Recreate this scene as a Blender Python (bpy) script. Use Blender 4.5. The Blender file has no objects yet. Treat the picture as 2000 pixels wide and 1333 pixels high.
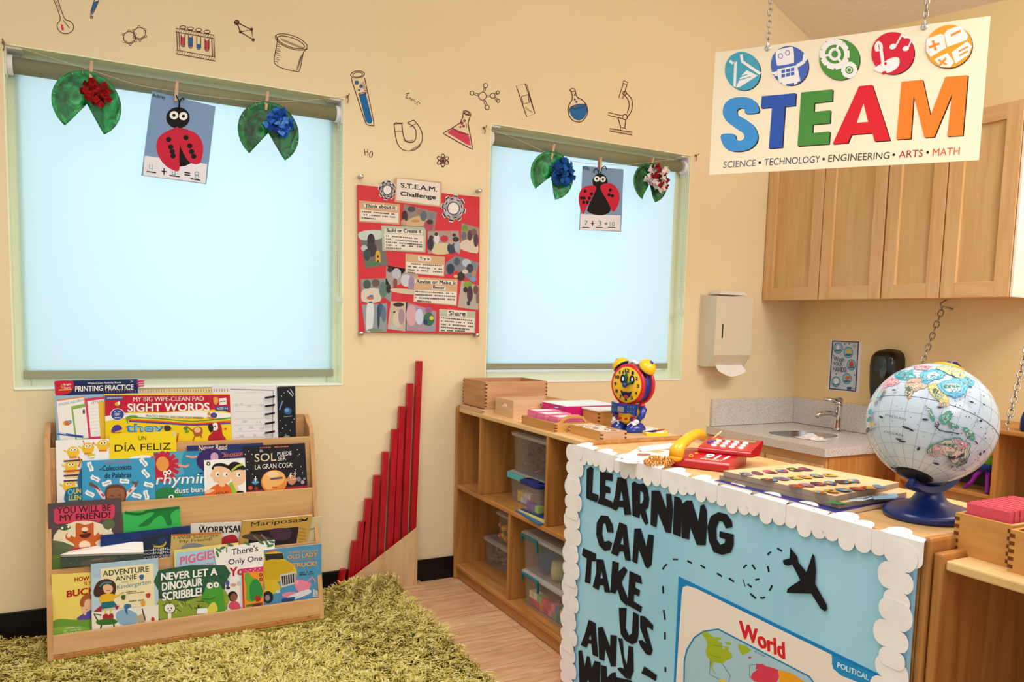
import bpy, bmesh, math, random
import numpy as np
from mathutils import Vector as V, Matrix
from mathutils.geometry import tessellate_polygon
random.seed(7)
SC = bpy.context.scene
COL = SC.collection
PI = math.pi

# ------------------------------------------------------------------ camera
F_PX, PPX, PPY = 1524.286, 1019.616, 772.073
YAW, PITCH, ROLL = math.radians(28.46724), math.radians(-5.35698), math.radians(-1.56526)
def _rows():
    sa, ca, sb, cb, sc, cc = math.sin(YAW), math.cos(YAW), math.sin(PITCH), math.cos(PITCH), math.sin(ROLL), math.cos(ROLL)
    f = V((sa*cb, ca*cb, sb)); r = V((ca, -sa, 0)); d = f.cross(r)
    return cc*r + sc*d, -sc*r + cc*d, f
RIGHT, DOWN, FWD = _rows()
CAM = V((0, -3.473, 1.27))
cd = bpy.data.cameras.new('camera'); cam = bpy.data.objects.new('camera', cd); COL.objects.link(cam)
cd.sensor_width = 36; cd.lens = F_PX/2000*36
cd.shift_x = (1000-PPX)/2000; cd.shift_y = (PPY-666.5)/2000
cd.clip_start = .05
m = Matrix((RIGHT, -DOWN, -FWD)).transposed().to_4x4(); m.translation = CAM
cam.matrix_world = m
SC.camera = cam

# ------------------------------------------------------------------ light
vs = SC.view_settings
vs.view_transform = 'Standard'; vs.look = 'None'; vs.gamma = 1; vs.exposure = 0.0; vs.use_curve_mapping = False
w = bpy.data.worlds.new('world'); SC.world = w; w.use_nodes = True
bg = w.node_tree.nodes['Background']
bg.inputs[0].default_value = (1.0, .985, .965, 1); bg.inputs[1].default_value = 0.74
def area(name, loc, aim, sx, sy, power, col=(1, 1, 1)):
    l = bpy.data.lights.new(name, 'AREA'); l.shape = 'RECTANGLE'; l.size = sx; l.size_y = sy; l.energy = power; l.color = col
    o = bpy.data.objects.new(name, l); COL.objects.link(o); o.location = loc
    o.rotation_euler = (V(aim)-V(loc)).to_track_quat('-Z', 'Y').to_euler()
    return o
def cone_lamp(loc, aim, sx, sy, power, spread, col=(1, .98, .94)):      # unseen ceiling lamp, spread narrowed to favour floor and lower wall over upper wall
    o = area('ceiling_lamp', loc, aim, sx, sy, power, col); o.data.spread = math.radians(spread)
cone_lamp((.5, -1.75, 3.45), (.5, -1.7, 0), 1.5, .8, 27, 114)
cone_lamp((2.3, -3.0, 3.0), (2.35, -2.4, 0), 1.4, .8, 16, 120)
cone_lamp((3.2, -2.75, 2.8), (3.45, -.9, .7), 1.2, .7, 27, 150, (1, .97, .9))  # unseen, aimed as fill to brighten the dim right wall
area('ceiling_lamp', (.9, -5.0, 2.8), (.9, -1.0, .3), 2.4, .8, 26, (1, .98, .94))
area('window_daylight', (.34, 1.0, 1.7), (.34, 0, 1.55), .9, 1.9, 8.6, (.62, .92, 1))
area('window_daylight', (2.29, 1.0, 1.7), (2.29, 0, 1.55), .9, 1.9, 8.6, (.62, .92, 1))

# ------------------------------------------------------------------ materials
def lin(h):
    h = h.lstrip('#'); c = [int(h[i:i+2], 16)/255 for i in (0, 2, 4)]
    return [x/12.92 if x <= .04045 else ((x+.055)/1.055)**2.4 for x in c] + [1]
MATS = {}
def mat(h, rough=.6, metal=0, spec=.22, bump=0, bscale=80, name=None):
    k = (h, rough, metal, spec, bump, bscale)
    if k in MATS: return MATS[k]
    m = bpy.data.materials.new(name or 'paint_'+h.strip('#')); m.use_nodes = True
    nt = m.node_tree; b = nt.nodes['Principled BSDF']
    b.inputs['Base Color'].default_value = lin(h); b.inputs['Roughness'].default_value = rough
    b.inputs['Metallic'].default_value = metal; b.inputs['Specular IOR Level'].default_value = spec
    if bump:
        tc = nt.nodes.new('ShaderNodeTexCoord'); n = nt.nodes.new('ShaderNodeTexNoise'); n.inputs['Scale'].default_value = bscale
        n.inputs['Detail'].default_value = 4
        bp = nt.nodes.new('ShaderNodeBump'); bp.inputs['Strength'].default_value = bump; bp.inputs['Distance'].default_value = .01
        nt.links.new(tc.outputs['Object'], n.inputs['Vector']); nt.links.new(n.outputs['Fac'], bp.inputs['Height'])
        nt.links.new(bp.outputs[0], b.inputs['Normal'])
    MATS[k] = m
    return m
def noise_mat(name, cols, scale, rough=.6, bump=0, detail=5, stretch=(1, 1, 1), spec=.4, pos=None, distort=0):
    """colours mixed by stretched noise: wood grain, paper, stone"""
    if name in MATS: return MATS[name]
    m = bpy.data.materials.new(name); m.use_nodes = True; nt = m.node_tree; b = nt.nodes['Principled BSDF']
    tc = nt.nodes.new('ShaderNodeTexCoord'); mp = nt.nodes.new('ShaderNodeMapping'); mp.inputs['Scale'].default_value = stretch
    n = nt.nodes.new('ShaderNodeTexNoise'); n.inputs['Scale'].default_value = scale; n.inputs['Detail'].default_value = detail
    n.inputs['Distortion'].default_value = distort
    r = nt.nodes.new('ShaderNodeValToRGB'); cr = r.color_ramp
    pos = pos or [.3+.4*i/(len(cols)-1) for i in range(len(cols))]
    while len(cr.elements) < len(cols): cr.elements.new(.5)
    for e, c, p in zip(cr.elements, cols, pos): e.position = p; e.color = lin(c)
    nt.links.new(tc.outputs['Object'], mp.inputs[0]); nt.links.new(mp.outputs[0], n.inputs['Vector'])
    nt.links.new(n.outputs['Fac'], r.inputs[0]); nt.links.new(r.outputs[0], b.inputs['Base Color'])
    b.inputs['Roughness'].default_value = rough; b.inputs['Specular IOR Level'].default_value = spec
    if bump:
        bp = nt.nodes.new('ShaderNodeBump'); bp.inputs['Strength'].default_value = bump; bp.inputs['Distance'].default_value = .01
        nt.links.new(n.outputs['Fac'], bp.inputs['Height']); nt.links.new(bp.outputs[0], b.inputs['Normal'])
    MATS[name] = m
    return m
def wood(name, c1, c2, c3, axis='x', rough=.42, k=1.0):
    st = {'x': (1, 12, 12), 'y': (12, 1, 12), 'z': (12, 12, 1)}[axis]
    return noise_mat(name, [c1, c2, c3], 2.6*k, rough, 0.03, 6, st, .4, [.25, .5, .75], .5)
def clear_mat(name, col, opac=.12, rough=.08, ior=1.45):
    if name in MATS: return MATS[name]
    m = bpy.data.materials.new(name); m.use_nodes = True; nt = m.node_tree; out = nt.nodes['Material Output']; b = nt.nodes['Principled BSDF']
    b.inputs['Base Color'].default_value = lin(col); b.inputs['Roughness'].default_value = rough
    t = nt.nodes.new('ShaderNodeBsdfTransparent'); g = nt.nodes.new('ShaderNodeBsdfGlossy'); g.inputs['Roughness'].default_value = rough
    lw = nt.nodes.new('ShaderNodeLayerWeight'); pw_ = nt.nodes.new('ShaderNodeMath'); pw_.operation = 'POWER'; pw_.inputs[1].default_value = 4
    fr = nt.nodes.new('ShaderNodeMath'); fr.operation = 'MULTIPLY_ADD'; fr.inputs[1].default_value = ior-1; fr.inputs[2].default_value = (ior-1)*.08
    nt.links.new(lw.outputs['Facing'], pw_.inputs[0]); nt.links.new(pw_.outputs[0], fr.inputs[0])
    m1 = nt.nodes.new('ShaderNodeMixShader'); m1.inputs[0].default_value = opac
    m2 = nt.nodes.new('ShaderNodeMixShader')
    nt.links.new(t.outputs[0], m1.inputs[1]); nt.links.new(b.outputs[0], m1.inputs[2])
    nt.links.new(fr.outputs[0], m2.inputs[0]); nt.links.new(m1.outputs[0], m2.inputs[1]); nt.links.new(g.outputs[0], m2.inputs[2])
    nt.links.new(m2.outputs[0], out.inputs[0]); MATS[name] = m
    return m
def translucent(name, col, trans=.6, rough=.9):
    if name in MATS: return MATS[name]
    m = bpy.data.materials.new(name); m.use_nodes = True; nt = m.node_tree; out = nt.nodes['Material Output']; b = nt.nodes['Principled BSDF']
    b.inputs['Base Color'].default_value = lin(col); b.inputs['Roughness'].default_value = rough; b.inputs['Specular IOR Level'].default_value = .1
    t = nt.nodes.new('ShaderNodeBsdfTranslucent'); t.inputs[0].default_value = lin(col)
    mx = nt.nodes.new('ShaderNodeMixShader'); mx.inputs[0].default_value = trans
    nt.links.new(b.outputs[0], mx.inputs[1]); nt.links.new(t.outputs[0], mx.inputs[2]); nt.links.new(mx.outputs[0], out.inputs[0])
    MATS[name] = m
    return m

# ------------------------------------------------------------------ objects
LOC = {}
def thing(name, label, cat, loc=(0, 0, 0), group=None):
    o = bpy.data.objects.new(name, None); COL.objects.link(o); o.location = loc; o.empty_display_size = .05
    LOC[o] = V(loc); return tag(o, label, cat, group)
def tag(o, label, cat, group=None, kind=None):
    if label: o['label'] = label
    if cat: o['category'] = cat
    if group: o['group'] = group
    if kind: o['kind'] = kind
    return o
def structure(o): o['kind'] = 'structure'; return o
def copy_thing(o, label=None, group=None, parent=None):
    c = o.copy(); COL.objects.link(c)
    if parent: c.parent = parent
    if label: c['label'] = label
    if group: c['group'] = group
    for ch in list(o.children): copy_thing(ch, parent=c)
    return c

class MB:
    """collects shapes (world coordinates) and links them as one mesh object"""
    def __init__(s): s.v = []; s.f = []; s.m = []; s.mats = []; s.sm = []
    def slot(s, m):
        if m not in s.mats: s.mats.append(m)
        return s.mats.index(m)
    def add(s, vs, fs, m, smooth=False):
        b = len(s.v); s.v += [V(p) for p in vs]; k = s.slot(m)
        for f in fs: s.f.append([b+i for i in f]); s.m.append(k); s.sm.append(smooth)
    def box(s, lo, hi, m, mx=None):
        x0, y0, z0 = lo; x1, y1, z1 = hi
        vs = [V(p) for p in ((x0, y0, z0), (x1, y0, z0), (x1, y1, z0), (x0, y1, z0), (x0, y0, z1), (x1, y0, z1), (x1, y1, z1), (x0, y1, z1))]
        if mx: vs = [mx @ p for p in vs]
        s.add(vs, [(0, 3, 2, 1), (4, 5, 6, 7), (0, 1, 5, 4), (1, 2, 6, 5), (2, 3, 7, 6), (3, 0, 4, 7)], m)
    def slab(s, quad, n, t, m, mside=None):
        """a quad (4 points, front) given thickness t behind it (opposite n)"""
        q = [V(p) for p in quad]; nn = V(n).normalized()*t
        b = [p-nn for p in q]
        s.add(q, [(0, 1, 2, 3)], m); ms = mside or m
        s.add(b, [(3, 2, 1, 0)], ms)
        s.add(q+b, [(0, 4, 5, 1), (1, 5, 6, 2), (2, 6, 7, 3), (3, 7, 4, 0)], ms)
    def prism(s, pts, ext, m, mcap=None):
        """closed outline of 3D points swept by vector ext"""
        p = [V(a) for a in pts]; e = V(ext); n = len(p); q = [a+e for a in p]
        tri = tessellate_polygon([p]); mc = mcap or m
        s.add(p, [t for t in tri], mc); s.add(q, [(c, b, a) for a, b, c in tri], mc)
        s.add(p+q, [(i, (i+1) % n, n+(i+1) % n, n+i) for i in range(n)], m)
    def tube(s, path, r, m, n=8, closed=False, cap=True):
        P = [V(p) for p in path]; N = len(P); rs = r if isinstance(r, (list, tuple)) else [r]*N
        up = None; vs = []
        for i in range(N):
            a = P[(i-1) % N] if (closed or i > 0) else P[i]; b = P[(i+1) % N] if (closed or i < N-1) else P[i]
            t = (b-a); t = t.normalized() if t.length > 1e-9 else V((0, 0, 1))
            if up is None: up = V((0, 0, 1)) if abs(t.z) < .9 else V((1, 0, 0))
            u = (up-t*up.dot(t)).normalized(); w2 = t.cross(u); up = u
            for k in range(n):
                an = 2*PI*k/n; vs.append(P[i]+(u*math.cos(an)+w2*math.sin(an))*rs[i])
        fs = []
        for i in range(N if closed else N-1):
            j = (i+1) % N
            for k in range(n): fs.append((i*n+k, i*n+(k+1) % n, j*n+(k+1) % n, j*n+k))
        if cap and not closed: fs += [tuple(range(n))[::-1], tuple((N-1)*n+k for k in range(n))]
        s.add(vs, fs, m, True)
    def lathe(s, prof, c, m, n=24, axis=(0, 0, 1), sx=1, sy=1):
        """prof: (radius, height) list along axis from c"""
        a = V(axis).normalized(); u = a.orthogonal().normalized(); w2 = a.cross(u); c = V(c); vs = []
        if abs(a.z) > .99: u, w2 = V((1, 0, 0)), V((0, a.z, 0))
        for r, h in prof:
            for k in range(n):
                t = 2*PI*k/n; vs.append(c+a*h+u*(math.cos(t)*r*sx)+w2*(math.sin(t)*r*sy))
        fs = [(i*n+k, i*n+(k+1) % n, (i+1)*n+(k+1) % n, (i+1)*n+k) for i in range(len(prof)-1) for k in range(n)]
        if prof[0][0] > 1e-6: fs.append(tuple(range(n))[::-1])
        if prof[-1][0] > 1e-6: fs.append(tuple((len(prof)-1)*n+k for k in range(n)))
        s.add(vs, fs, m, True)
    def ball(s, c, r, m, n=16, mx=None, sc=(1, 1, 1)):
        vs = []; c = V(c); R = n//2
        for i in range(R+1):
            ph = PI*i/R
            for k in range(n):
                t = 2*PI*k/n; p = V((math.sin(ph)*math.cos(t)*sc[0], math.sin(ph)*math.sin(t)*sc[1], math.cos(ph)*sc[2]))*r
                vs.append(c+(mx @ p if mx else p))
        fs = [(i*n+k, (i+1)*n+k, (i+1)*n+(k+1) % n, i*n+(k+1) % n) for i in range(R) for k in range(n)]
        s.add(vs, fs, m, True)
    def build(s, name, parent=None, bevel=0, loc=None, seg=2, auto=True):
        me = bpy.data.meshes.new(name)
        if parent is not None: base = LOC[parent]
        elif loc is not None: base = V(loc)
        else:
            lo = [min(p[i] for p in s.v) for i in range(3)]; hi = [max(p[i] for p in s.v) for i in range(3)]
            base = V(((lo[0]+hi[0])/2, (lo[1]+hi[1])/2, lo[2]))
        me.from_pydata([tuple(p-base) for p in s.v], [], s.f)
        for mm in s.mats: me.materials.append(mm)
        me.polygons.foreach_set('material_index', s.m); me.polygons.foreach_set('use_smooth', s.sm)
        me.update()
        o = bpy.data.objects.new(name, me); COL.objects.link(o); LOC[o] = base
        if parent is not None: o.parent = parent
        else: o.location = base
        if bevel:
            bv = o.modifiers.new('bevel', 'BEVEL'); bv.width = bevel; bv.segments = seg; bv.limit_method = 'ANGLE'; bv.angle_limit = math.radians(40)
        return o

# ------------------------------------------------------------------ measuring: where a line of sight of the photo meets a surface
def ray(px, py):
    a, b = (px-PPX)/F_PX, (py-PPY)/F_PX
    return RIGHT*a + DOWN*b + FWD
def at(px, py, axis, val):
    d = ray(px, py); return CAM + d*((val-CAM[axis])/d[axis])
class Plane:
    def __init__(s, p, n): s.p = V(p); s.n = V(n).normalized()
    def hit(s, px, py, off=0):
        d = ray(px, py); return CAM + d*((s.p+s.n*off-CAM).dot(s.n)/d.dot(s.n))

# ------------------------------------------------------------------ flat printed art on a plane
TXT = {}
def glyphs(st, bold=0, res=3):
    res = 8 if len(st) == 1 else 3
    k = (st, bold)
    if k in TXT: return TXT[k]
    c = bpy.data.curves.new('t', 'FONT'); c.body = st; c.resolution_u = res; c.offset = bold; c.fill_mode = 'FRONT'
    o = bpy.data.objects.new('t', c); COL.objects.link(o)
    me = o.to_mesh()
    vs = [(p.co.x, p.co.y) for p in me.vertices]; fs = [tuple(p.vertices) for p in me.polygons]
    o.to_mesh_clear(); bpy.data.objects.remove(o); bpy.data.curves.remove(c)
    x0 = min(a for a, b in vs); x1 = max(a for a, b in vs); y0 = min(b for a, b in vs); y1 = max(b for a, b in vs)
    r = ([((a-x0)/(x1-x0 or 1), (b-y0)/(y1-y0 or 1)) for a, b in vs], fs)
    TXT[k] = r
    return r
def smooth_loop(pts, n=5, closed=True):
    out = []; N = len(pts)
    for i in range(N if closed else N-1):
        p0, p1, p2, p3 = (pts[(i+j) % N] if closed else pts[max(0, min(N-1, i+j))] for j in (-1, 0, 1, 2))
        for k in range(n):
            t = k/n
            out.append(tuple(.5*((2*p1[d])+(-p0[d]+p2[d])*t+(2*p0[d]-5*p1[d]+4*p2[d]-p3[d])*t*t+(-p0[d]+3*p1[d]-3*p2[d]+p3[d])*t**3) for d in (0, 1)))
    if not closed: out.append(tuple(pts[-1]))
    return out
class Art:
    """draws in photo coordinates (zoom offset ox, oy and step s), laid on a real plane in thin printed layers"""
    STEP = .00003
    def __init__(s, mb, plane, ox=0, oy=0, k=1.0, base=.0004): s.mb = mb; s.pl = plane; s.ox, s.oy, s.k = ox, oy, k; s.l = base
    def P(s, x, y): return s.pl.hit(s.ox+x*s.k, s.oy+y*s.k, s.l)
    def _face(s, pts2, tris, m):
        s.l += s.STEP; c = m if not isinstance(m, str) else mat(m)
        vs = [s.P(*p) for p in pts2]; out = []
        for t in tris:
            if len(t) == 3 or len(t) == 4:
                a, b, d = (vs[i] for i in t[:3])
                out.append(t if (b-a).cross(d-a).dot(s.pl.n) > 0 else tuple(reversed(t)))
            else: out.append(t)
        s.mb.add(vs, out, c)
    def poly(s, pts, m):
        tri = tessellate_polygon([[V((x, y, 0)) for x, y in pts]]); s._face(pts, tri, m)
    def blob(s, pts, m, n=4): s.poly(smooth_loop(pts, n), m)
    def rect(s, x0, y0, x1, y1, m): s._face([(x0, y0), (x1, y0), (x1, y1), (x0, y1)], [(0, 1, 2, 3)], m)
    def ell(s, cx, cy, rx, ry, m, rot=0, n=20, a0=0, a1=2*PI):
        c, d = math.cos(rot), math.sin(rot)
        full = a1-a0 > 6.28
        N = n if full else n+1
        pts = [(cx+rx*math.cos(a0+(a1-a0)*i/n)*c-ry*math.sin(a0+(a1-a0)*i/n)*d, cy+rx*math.cos(a0+(a1-a0)*i/n)*d+ry*math.sin(a0+(a1-a0)*i/n)*c) for i in range(N)]
        s._face([(cx, cy)]+pts, [(0, 1+i, 1+(i+1) % N) for i in range(N if full else N-1)], m)
    def line(s, pts, w, m, closed=False, sm=0):
        if sm: pts = smooth_loop(pts, sm, closed)
        N = len(pts); L = []; R = []
        for i in range(N):
            a = pts[(i-1) % N] if closed or i > 0 else pts[i]; b = pts[(i+1) % N] if closed or i < N-1 else pts[i]
            dx, dy = b[0]-a[0], b[1]-a[1]; q = math.hypot(dx, dy) or 1; nx, ny = -dy/q*w/2, dx/q*w/2
            L.append((pts[i][0]+nx, pts[i][1]+ny)); R.append((pts[i][0]-nx, pts[i][1]-ny))
        s._face(L+R, [(i, (i+1) % N, N+(i+1) % N, N+i) for i in range(N if closed else N-1)], m)
    def ring(s, cx, cy, rx, ry, w, m, rot=0, n=20, a0=0, a1=2*PI):
        c, d = math.cos(rot), math.sin(rot); full = a1-a0 > 6.28
        pts = [(cx+rx*math.cos(a0+(a1-a0)*i/n)*c-ry*math.sin(a0+(a1-a0)*i/n)*d, cy+rx*math.cos(a0+(a1-a0)*i/n)*d+ry*math.sin(a0+(a1-a0)*i/n)*c) for i in range(n if full else n+1)]
        s.line(pts, w, m, closed=full)
    def text(s, st, bl, br, tl, m, bold=0):
        vs, fs = glyphs(st)
        pts = [(bl[0]+(br[0]-bl[0])*u+(tl[0]-bl[0])*v, bl[1]+(br[1]-bl[1])*u+(tl[1]-bl[1])*v) for u, v in vs]
        d = bold*.75*math.hypot(tl[0]-bl[0], tl[1]-bl[1])      # heavier lettering: the same word laid down again a hair to each side
        for dx, dy in ((0, 0),) if bold <= 0 else ((-d, 0), (d, 0)) if bold < .03 else ((-d, -d*.6), (d, -d*.6), (d, d*.6), (-d, d*.6)):
            s._face([(x+dx, y+dy) for x, y in pts], fs, m)
    def t(s, st, x0, y0, x1, y1, h, m, bold=0, lean=0):
        """text from (x0,y0) to (x1,y1) baseline, cap height h, upright"""
        s.text(st, (x0, y0), (x1, y1), (x0+lean, y0-h), m, bold)
    def dots(s, pts, r, m, n=8):
        for x, y in pts: s.ell(x, y, r, r, m, n=n)
    def squiggle(s, x0, y0, x1, y1, w, m, step=9):
        """a line of unreadably small print"""
        L = math.hypot(x1-x0, y1-y0); n = max(2, int(L/step)); rnd = random.Random(int(x0*7+y0*13))
        for i in range(n):
            if rnd.random() < .16: continue
            a, b = i/n, (i+.55+.4*rnd.random())/n
            s.line([(x0+(x1-x0)*a, y0+(y1-y0)*a), (x0+(x1-x0)*b, y0+(y1-y0)*b)], w, m)
# ------------------------------------------------------------------ the room
XR = 3.822                         # right wall
def wall_mat(name, c1, c2):
    if name in MATS: return MATS[name]
    m = bpy.data.materials.new(name); m.use_nodes = True; nt = m.node_tree; b = nt.nodes['Principled BSDF']
    tc = nt.nodes.new('ShaderNodeTexCoord'); n = nt.nodes.new('ShaderNodeTexNoise'); n.inputs['Scale'].default_value = 1.3; n.inputs['Detail'].default_value = 3
    r = nt.nodes.new('ShaderNodeValToRGB'); r.color_ramp.elements[0].position = .35; r.color_ramp.elements[1].position = .65
    r.color_ramp.elements[0].color = lin(c1); r.color_ramp.elements[1].color = lin(c2)
    n2 = nt.nodes.new('ShaderNodeTexNoise'); n2.inputs['Scale'].default_value = 55; n2.inputs['Detail'].default_value = 3
    bp = nt.nodes.new('ShaderNodeBump'); bp.inputs['Strength'].default_value = .22; bp.inputs['Distance'].default_value = .004
    for a, c in ((tc.outputs['Object'], n.inputs['Vector']), (tc.outputs['Object'], n2.inputs['Vector']), (n.outputs['Fac'], r.inputs[0]),
                 (r.outputs[0], b.inputs['Base Color']), (n2.outputs['Fac'], bp.inputs['Height']), (bp.outputs[0], b.inputs['Normal'])): nt.links.new(a, c)
    b.inputs['Roughness'].default_value = .55; b.inputs['Specular IOR Level'].default_value = .3
    MATS[name] = m; return m
WALL = wall_mat('wall_paint', '#edd8ad', '#efdbb3')
WALL2 = wall_mat('wall_paint_right', '#f0d59b', '#f2d9a2')
def ceil_z(x, y): return 3.0-.45*(x-3.78)+.11*y

def floor_mat():
    m = bpy.data.materials.new('floor_planks'); m.use_nodes = True; nt = m.node_tree; b = nt.nodes['Principled BSDF']
    tc = nt.nodes.new('ShaderNodeTexCoord')
    br = nt.nodes.new('ShaderNodeTexBrick'); br.offset = .37; br.inputs['Scale'].default_value = 1; br.inputs['Brick Width'].default_value = .92
    br.inputs['Row Height'].default_value = .125; br.inputs['Mortar Size'].default_value = .0012; br.inputs['Bias'].default_value = 0
    br.inputs['Color1'].default_value = lin('#eac29a'); br.inputs['Color2'].default_value = lin('#dcac84'); br.inputs['Mortar'].default_value = lin('#a87a55')
    mp = nt.nodes.new('ShaderNodeMapping'); mp.inputs['Scale'].default_value = (1.4, 12, 1)
    n = nt.nodes.new('ShaderNodeTexNoise'); n.inputs['Scale'].default_value = 4; n.inputs['Detail'].default_value = 6; n.inputs['Distortion'].default_value = 1
    r = nt.nodes.new('ShaderNodeValToRGB'); r.color_ramp.elements[0].position = .36; r.color_ramp.elements[1].position = .62
    r.color_ramp.elements[0].color = lin('#d8b393'); r.color_ramp.elements[1].color = (1, 1, 1, 1)
    mx = nt.nodes.new('ShaderNodeMix'); mx.data_type = 'RGBA'; mx.blend_type = 'MULTIPLY'; mx.inputs[0].default_value = .6
    L = nt.links.new
    L(tc.outputs['Object'], br.inputs['Vector']); L(tc.outputs['Object'], mp.inputs[0]); L(mp.outputs[0], n.inputs['Vector']); L(n.outputs['Fac'], r.inputs[0])
    L(br.outputs['Color'], mx.inputs[6]); L(r.outputs[0], mx.inputs[7]); L(mx.outputs[2], b.inputs['Base Color'])
    b.inputs['Roughness'].default_value = .38
    return m
mb = MB(); mb.box((-2.6, -4.6, -.08), (XR+.12, .14, 0), floor_mat()); structure(mb.build('floor', loc=(0, 0, 0)))

W1 = (-.288, .96, .962, 2.222); W2 = (1.672, 2.91, .962, 2.216)
mb = MB(); H = 5.9; T = .14
for x0, x1 in ((-2.6, W1[0]), (W1[1], W2[0]), (W2[1], XR+.12)): mb.box((x0, 0, 0), (x1, T, H if x1 < 3 else 4.6), WALL)
for a in (W1, W2): mb.box((a[0], 0, 0), (a[1], T, a[2]), WALL); mb.box((a[0], 0, a[3]), (a[1], T, H if a is W1 else 4.6), WALL)
structure(mb.build('wall_back', loc=(0, 0, 0)))
mb = MB(); mb.box((XR, -4.6, 0), (XR+.12, 0, 3.4), WALL2); structure(mb.build('wall_right', loc=(0, 0, 0)))
mb = MB(); cm = mat('#efe4d3', .8, bump=.15, bscale=60)
q = [V((x, y, ceil_z(x, y))) for x, y in ((-2.6, -4.6), (XR+.12, -4.6), (XR+.12, .14), (-2.6, .14))]
mb.slab(q, (0, 0, -1), .08, cm); structure(mb.build('ceiling', loc=(0, 0, 0)))
mb = MB(); bk = mat('#14110f', .35)
mb.box((-2.6, -.012, 0), (XR, 0, .108), bk); structure(mb.build('baseboard_back', loc=(0, 0, 0), bevel=.003))
mb = MB(); mb.box((XR-.012, -4.6, 0), (XR, -.013, .108), bk); structure(mb.build('baseboard_right', loc=(0, 0, 0), bevel=.003))

# windows: vinyl frame at the back of the opening, pane, sloping painted sill
VIN = mat('#dfe6cf', .45); REV = mat('#f4f6cf', .6); PANE = clear_mat('window_glass', '#e8f6ff', .03, .02)
SHADE = None
def window(n, a):
    x0, x1, z0, z1 = a
    e = bpy.data.objects.new('window_%d' % n, None); COL.objects.link(e); e.location = ((x0+x1)/2, .07, z0); LOC[e] = V(e.location); structure(e)
    mb = MB(); fw = .05
    for lo, hi in (((x0, .085, z0), (x0+fw, .135, z1)), ((x1-fw, .085, z0), (x1, .135, z1)), ((x0+fw, .085, z0), (x1-fw, .135, z0+fw)), ((x0+fw, .085, z1-fw), (x1-fw, .135, z1))): mb.box(lo, hi, VIN)
    mb.build('frame', e, .004)
    mb = MB(); mb.box((x0+fw, .108, z0+fw), (x1-fw, .112, z1-fw), PANE); mb.build('pane', e)
    mb = MB(); t = .004       # painted plaster returns
    mb.box((x0, .0, z1-t), (x1, .085, z1), REV); mb.box((x0, .0, z0+t), (x0+t, .085, z1-t), REV); mb.box((x1-t, .0, z0+t), (x1, .085, z1-t), REV)
    mb.build('reveal', e)
    mb = MB(); mb.box((x0+.001, -.004, z0), (x1-.001, .085, z0+t*2), mat('#f3f5ea', .4)); mb.build('sill', e, .002)
window(1, W1); window(2, W2)

# roller shades
FAB = translucent('shade_fabric', '#e2f5ff', .84); TUBE = mat('#8c8b6d', .6); HEM = mat('#9a9a80', .55); WHT = mat('#e9e6e4', .35); BRK = mat('#ece9ea', .3)
def shade(a, label, xl, xr, zh, bulge, mirror=1):
    x0, x1, z0, z1 = a
    e = thing('roller_shade', label, 'window shade', ((x0+x1)/2, .04, z1-.05), 'roller shades')
    mb = MB(); zc = z1-.062; yc = .045
    mb.tube([(xl-.004, yc, zc), (xr+.006, yc, zc)], .03, TUBE, 20); mb.build('roller_tube', e)
    mb = MB(); N = 14; M_ = 10; yf = yc+.026; vs = []
    for j in range(M_+1):
        z = zc+(zh+.03-zc)*j/M_; bl = bulge*math.exp(-((z-1.42)/.22)**2)
        for i in range(N+1):
            u = i/N; xx = xl+bl*max(0, 1-u*6)**2+(xr-xl)*u; vs.append((xx, yf-.6*bl*max(0, 1-u*8), z))
    mb.add(vs, [(j*(N+1)+i, j*(N+1)+i+1, (j+1)*(N+1)+i+1, (j+1)*(N+1)+i) for j in range(M_) for i in range(N)], FAB, True)
    mb.build('fabric', e)
    mb = MB(); mb.box((xl-.003, yf-.008, zh), (xr+.003, yf+.006, zh+.032), HEM); mb.build('hem_bar', e, .003)
    for s_, x in ((-1, x0+.004), (1, x1-.004)):
        mb = MB(); xa, xb = sorted((x, x-s_*.006))
        mb.box((xa, .008, zc-.045), (xb, .08, z1-.004), BRK); xc, xd = sorted((x, x-s_*.055)); mb.box((xc, .012, z1-.012), (xd, .07, z1-.004), BRK)
        mb.tube([(x-s_*.006, yc, zc), (x-s_*.024, yc, zc)], .036, BRK, 20)
        mb.build('bracket', e, .002)
    mb = MB(); xcn = x1-.018; BD = mat('#cfcfc4', .4)
    for dx in (-.004, .006):
        mb.tube([(xcn+dx, yc-.03, zc-.03), (xcn+dx, yc-.03, 1.43 if dx < 0 else 1.36)], .0012, BD, 5)
        for k in range(42):
            z = zc-.04-k*.0165
            mb.ball((xcn+dx, yc-.03, z), .003, BD, 6)
    mb.build('bead_chain', e)
    mb = MB(); mb.box((xcn-.012, -.004, 1.335), (xcn+.016, yc-.02, 1.365), clear_mat('clear_clip', '#e8e8e8', .4)); mb.build('chain_clip', e, .003)
shade(W1, 'wide white roller shade filling the left window above the book display', W1[0]+.03, W1[1]-.028, 1.0, 0)
shade(W2, 'white roller shade bowed at its left edge in the right window', W2[0]+.012, W2[1]-.05, 1.025, .018)
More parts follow.
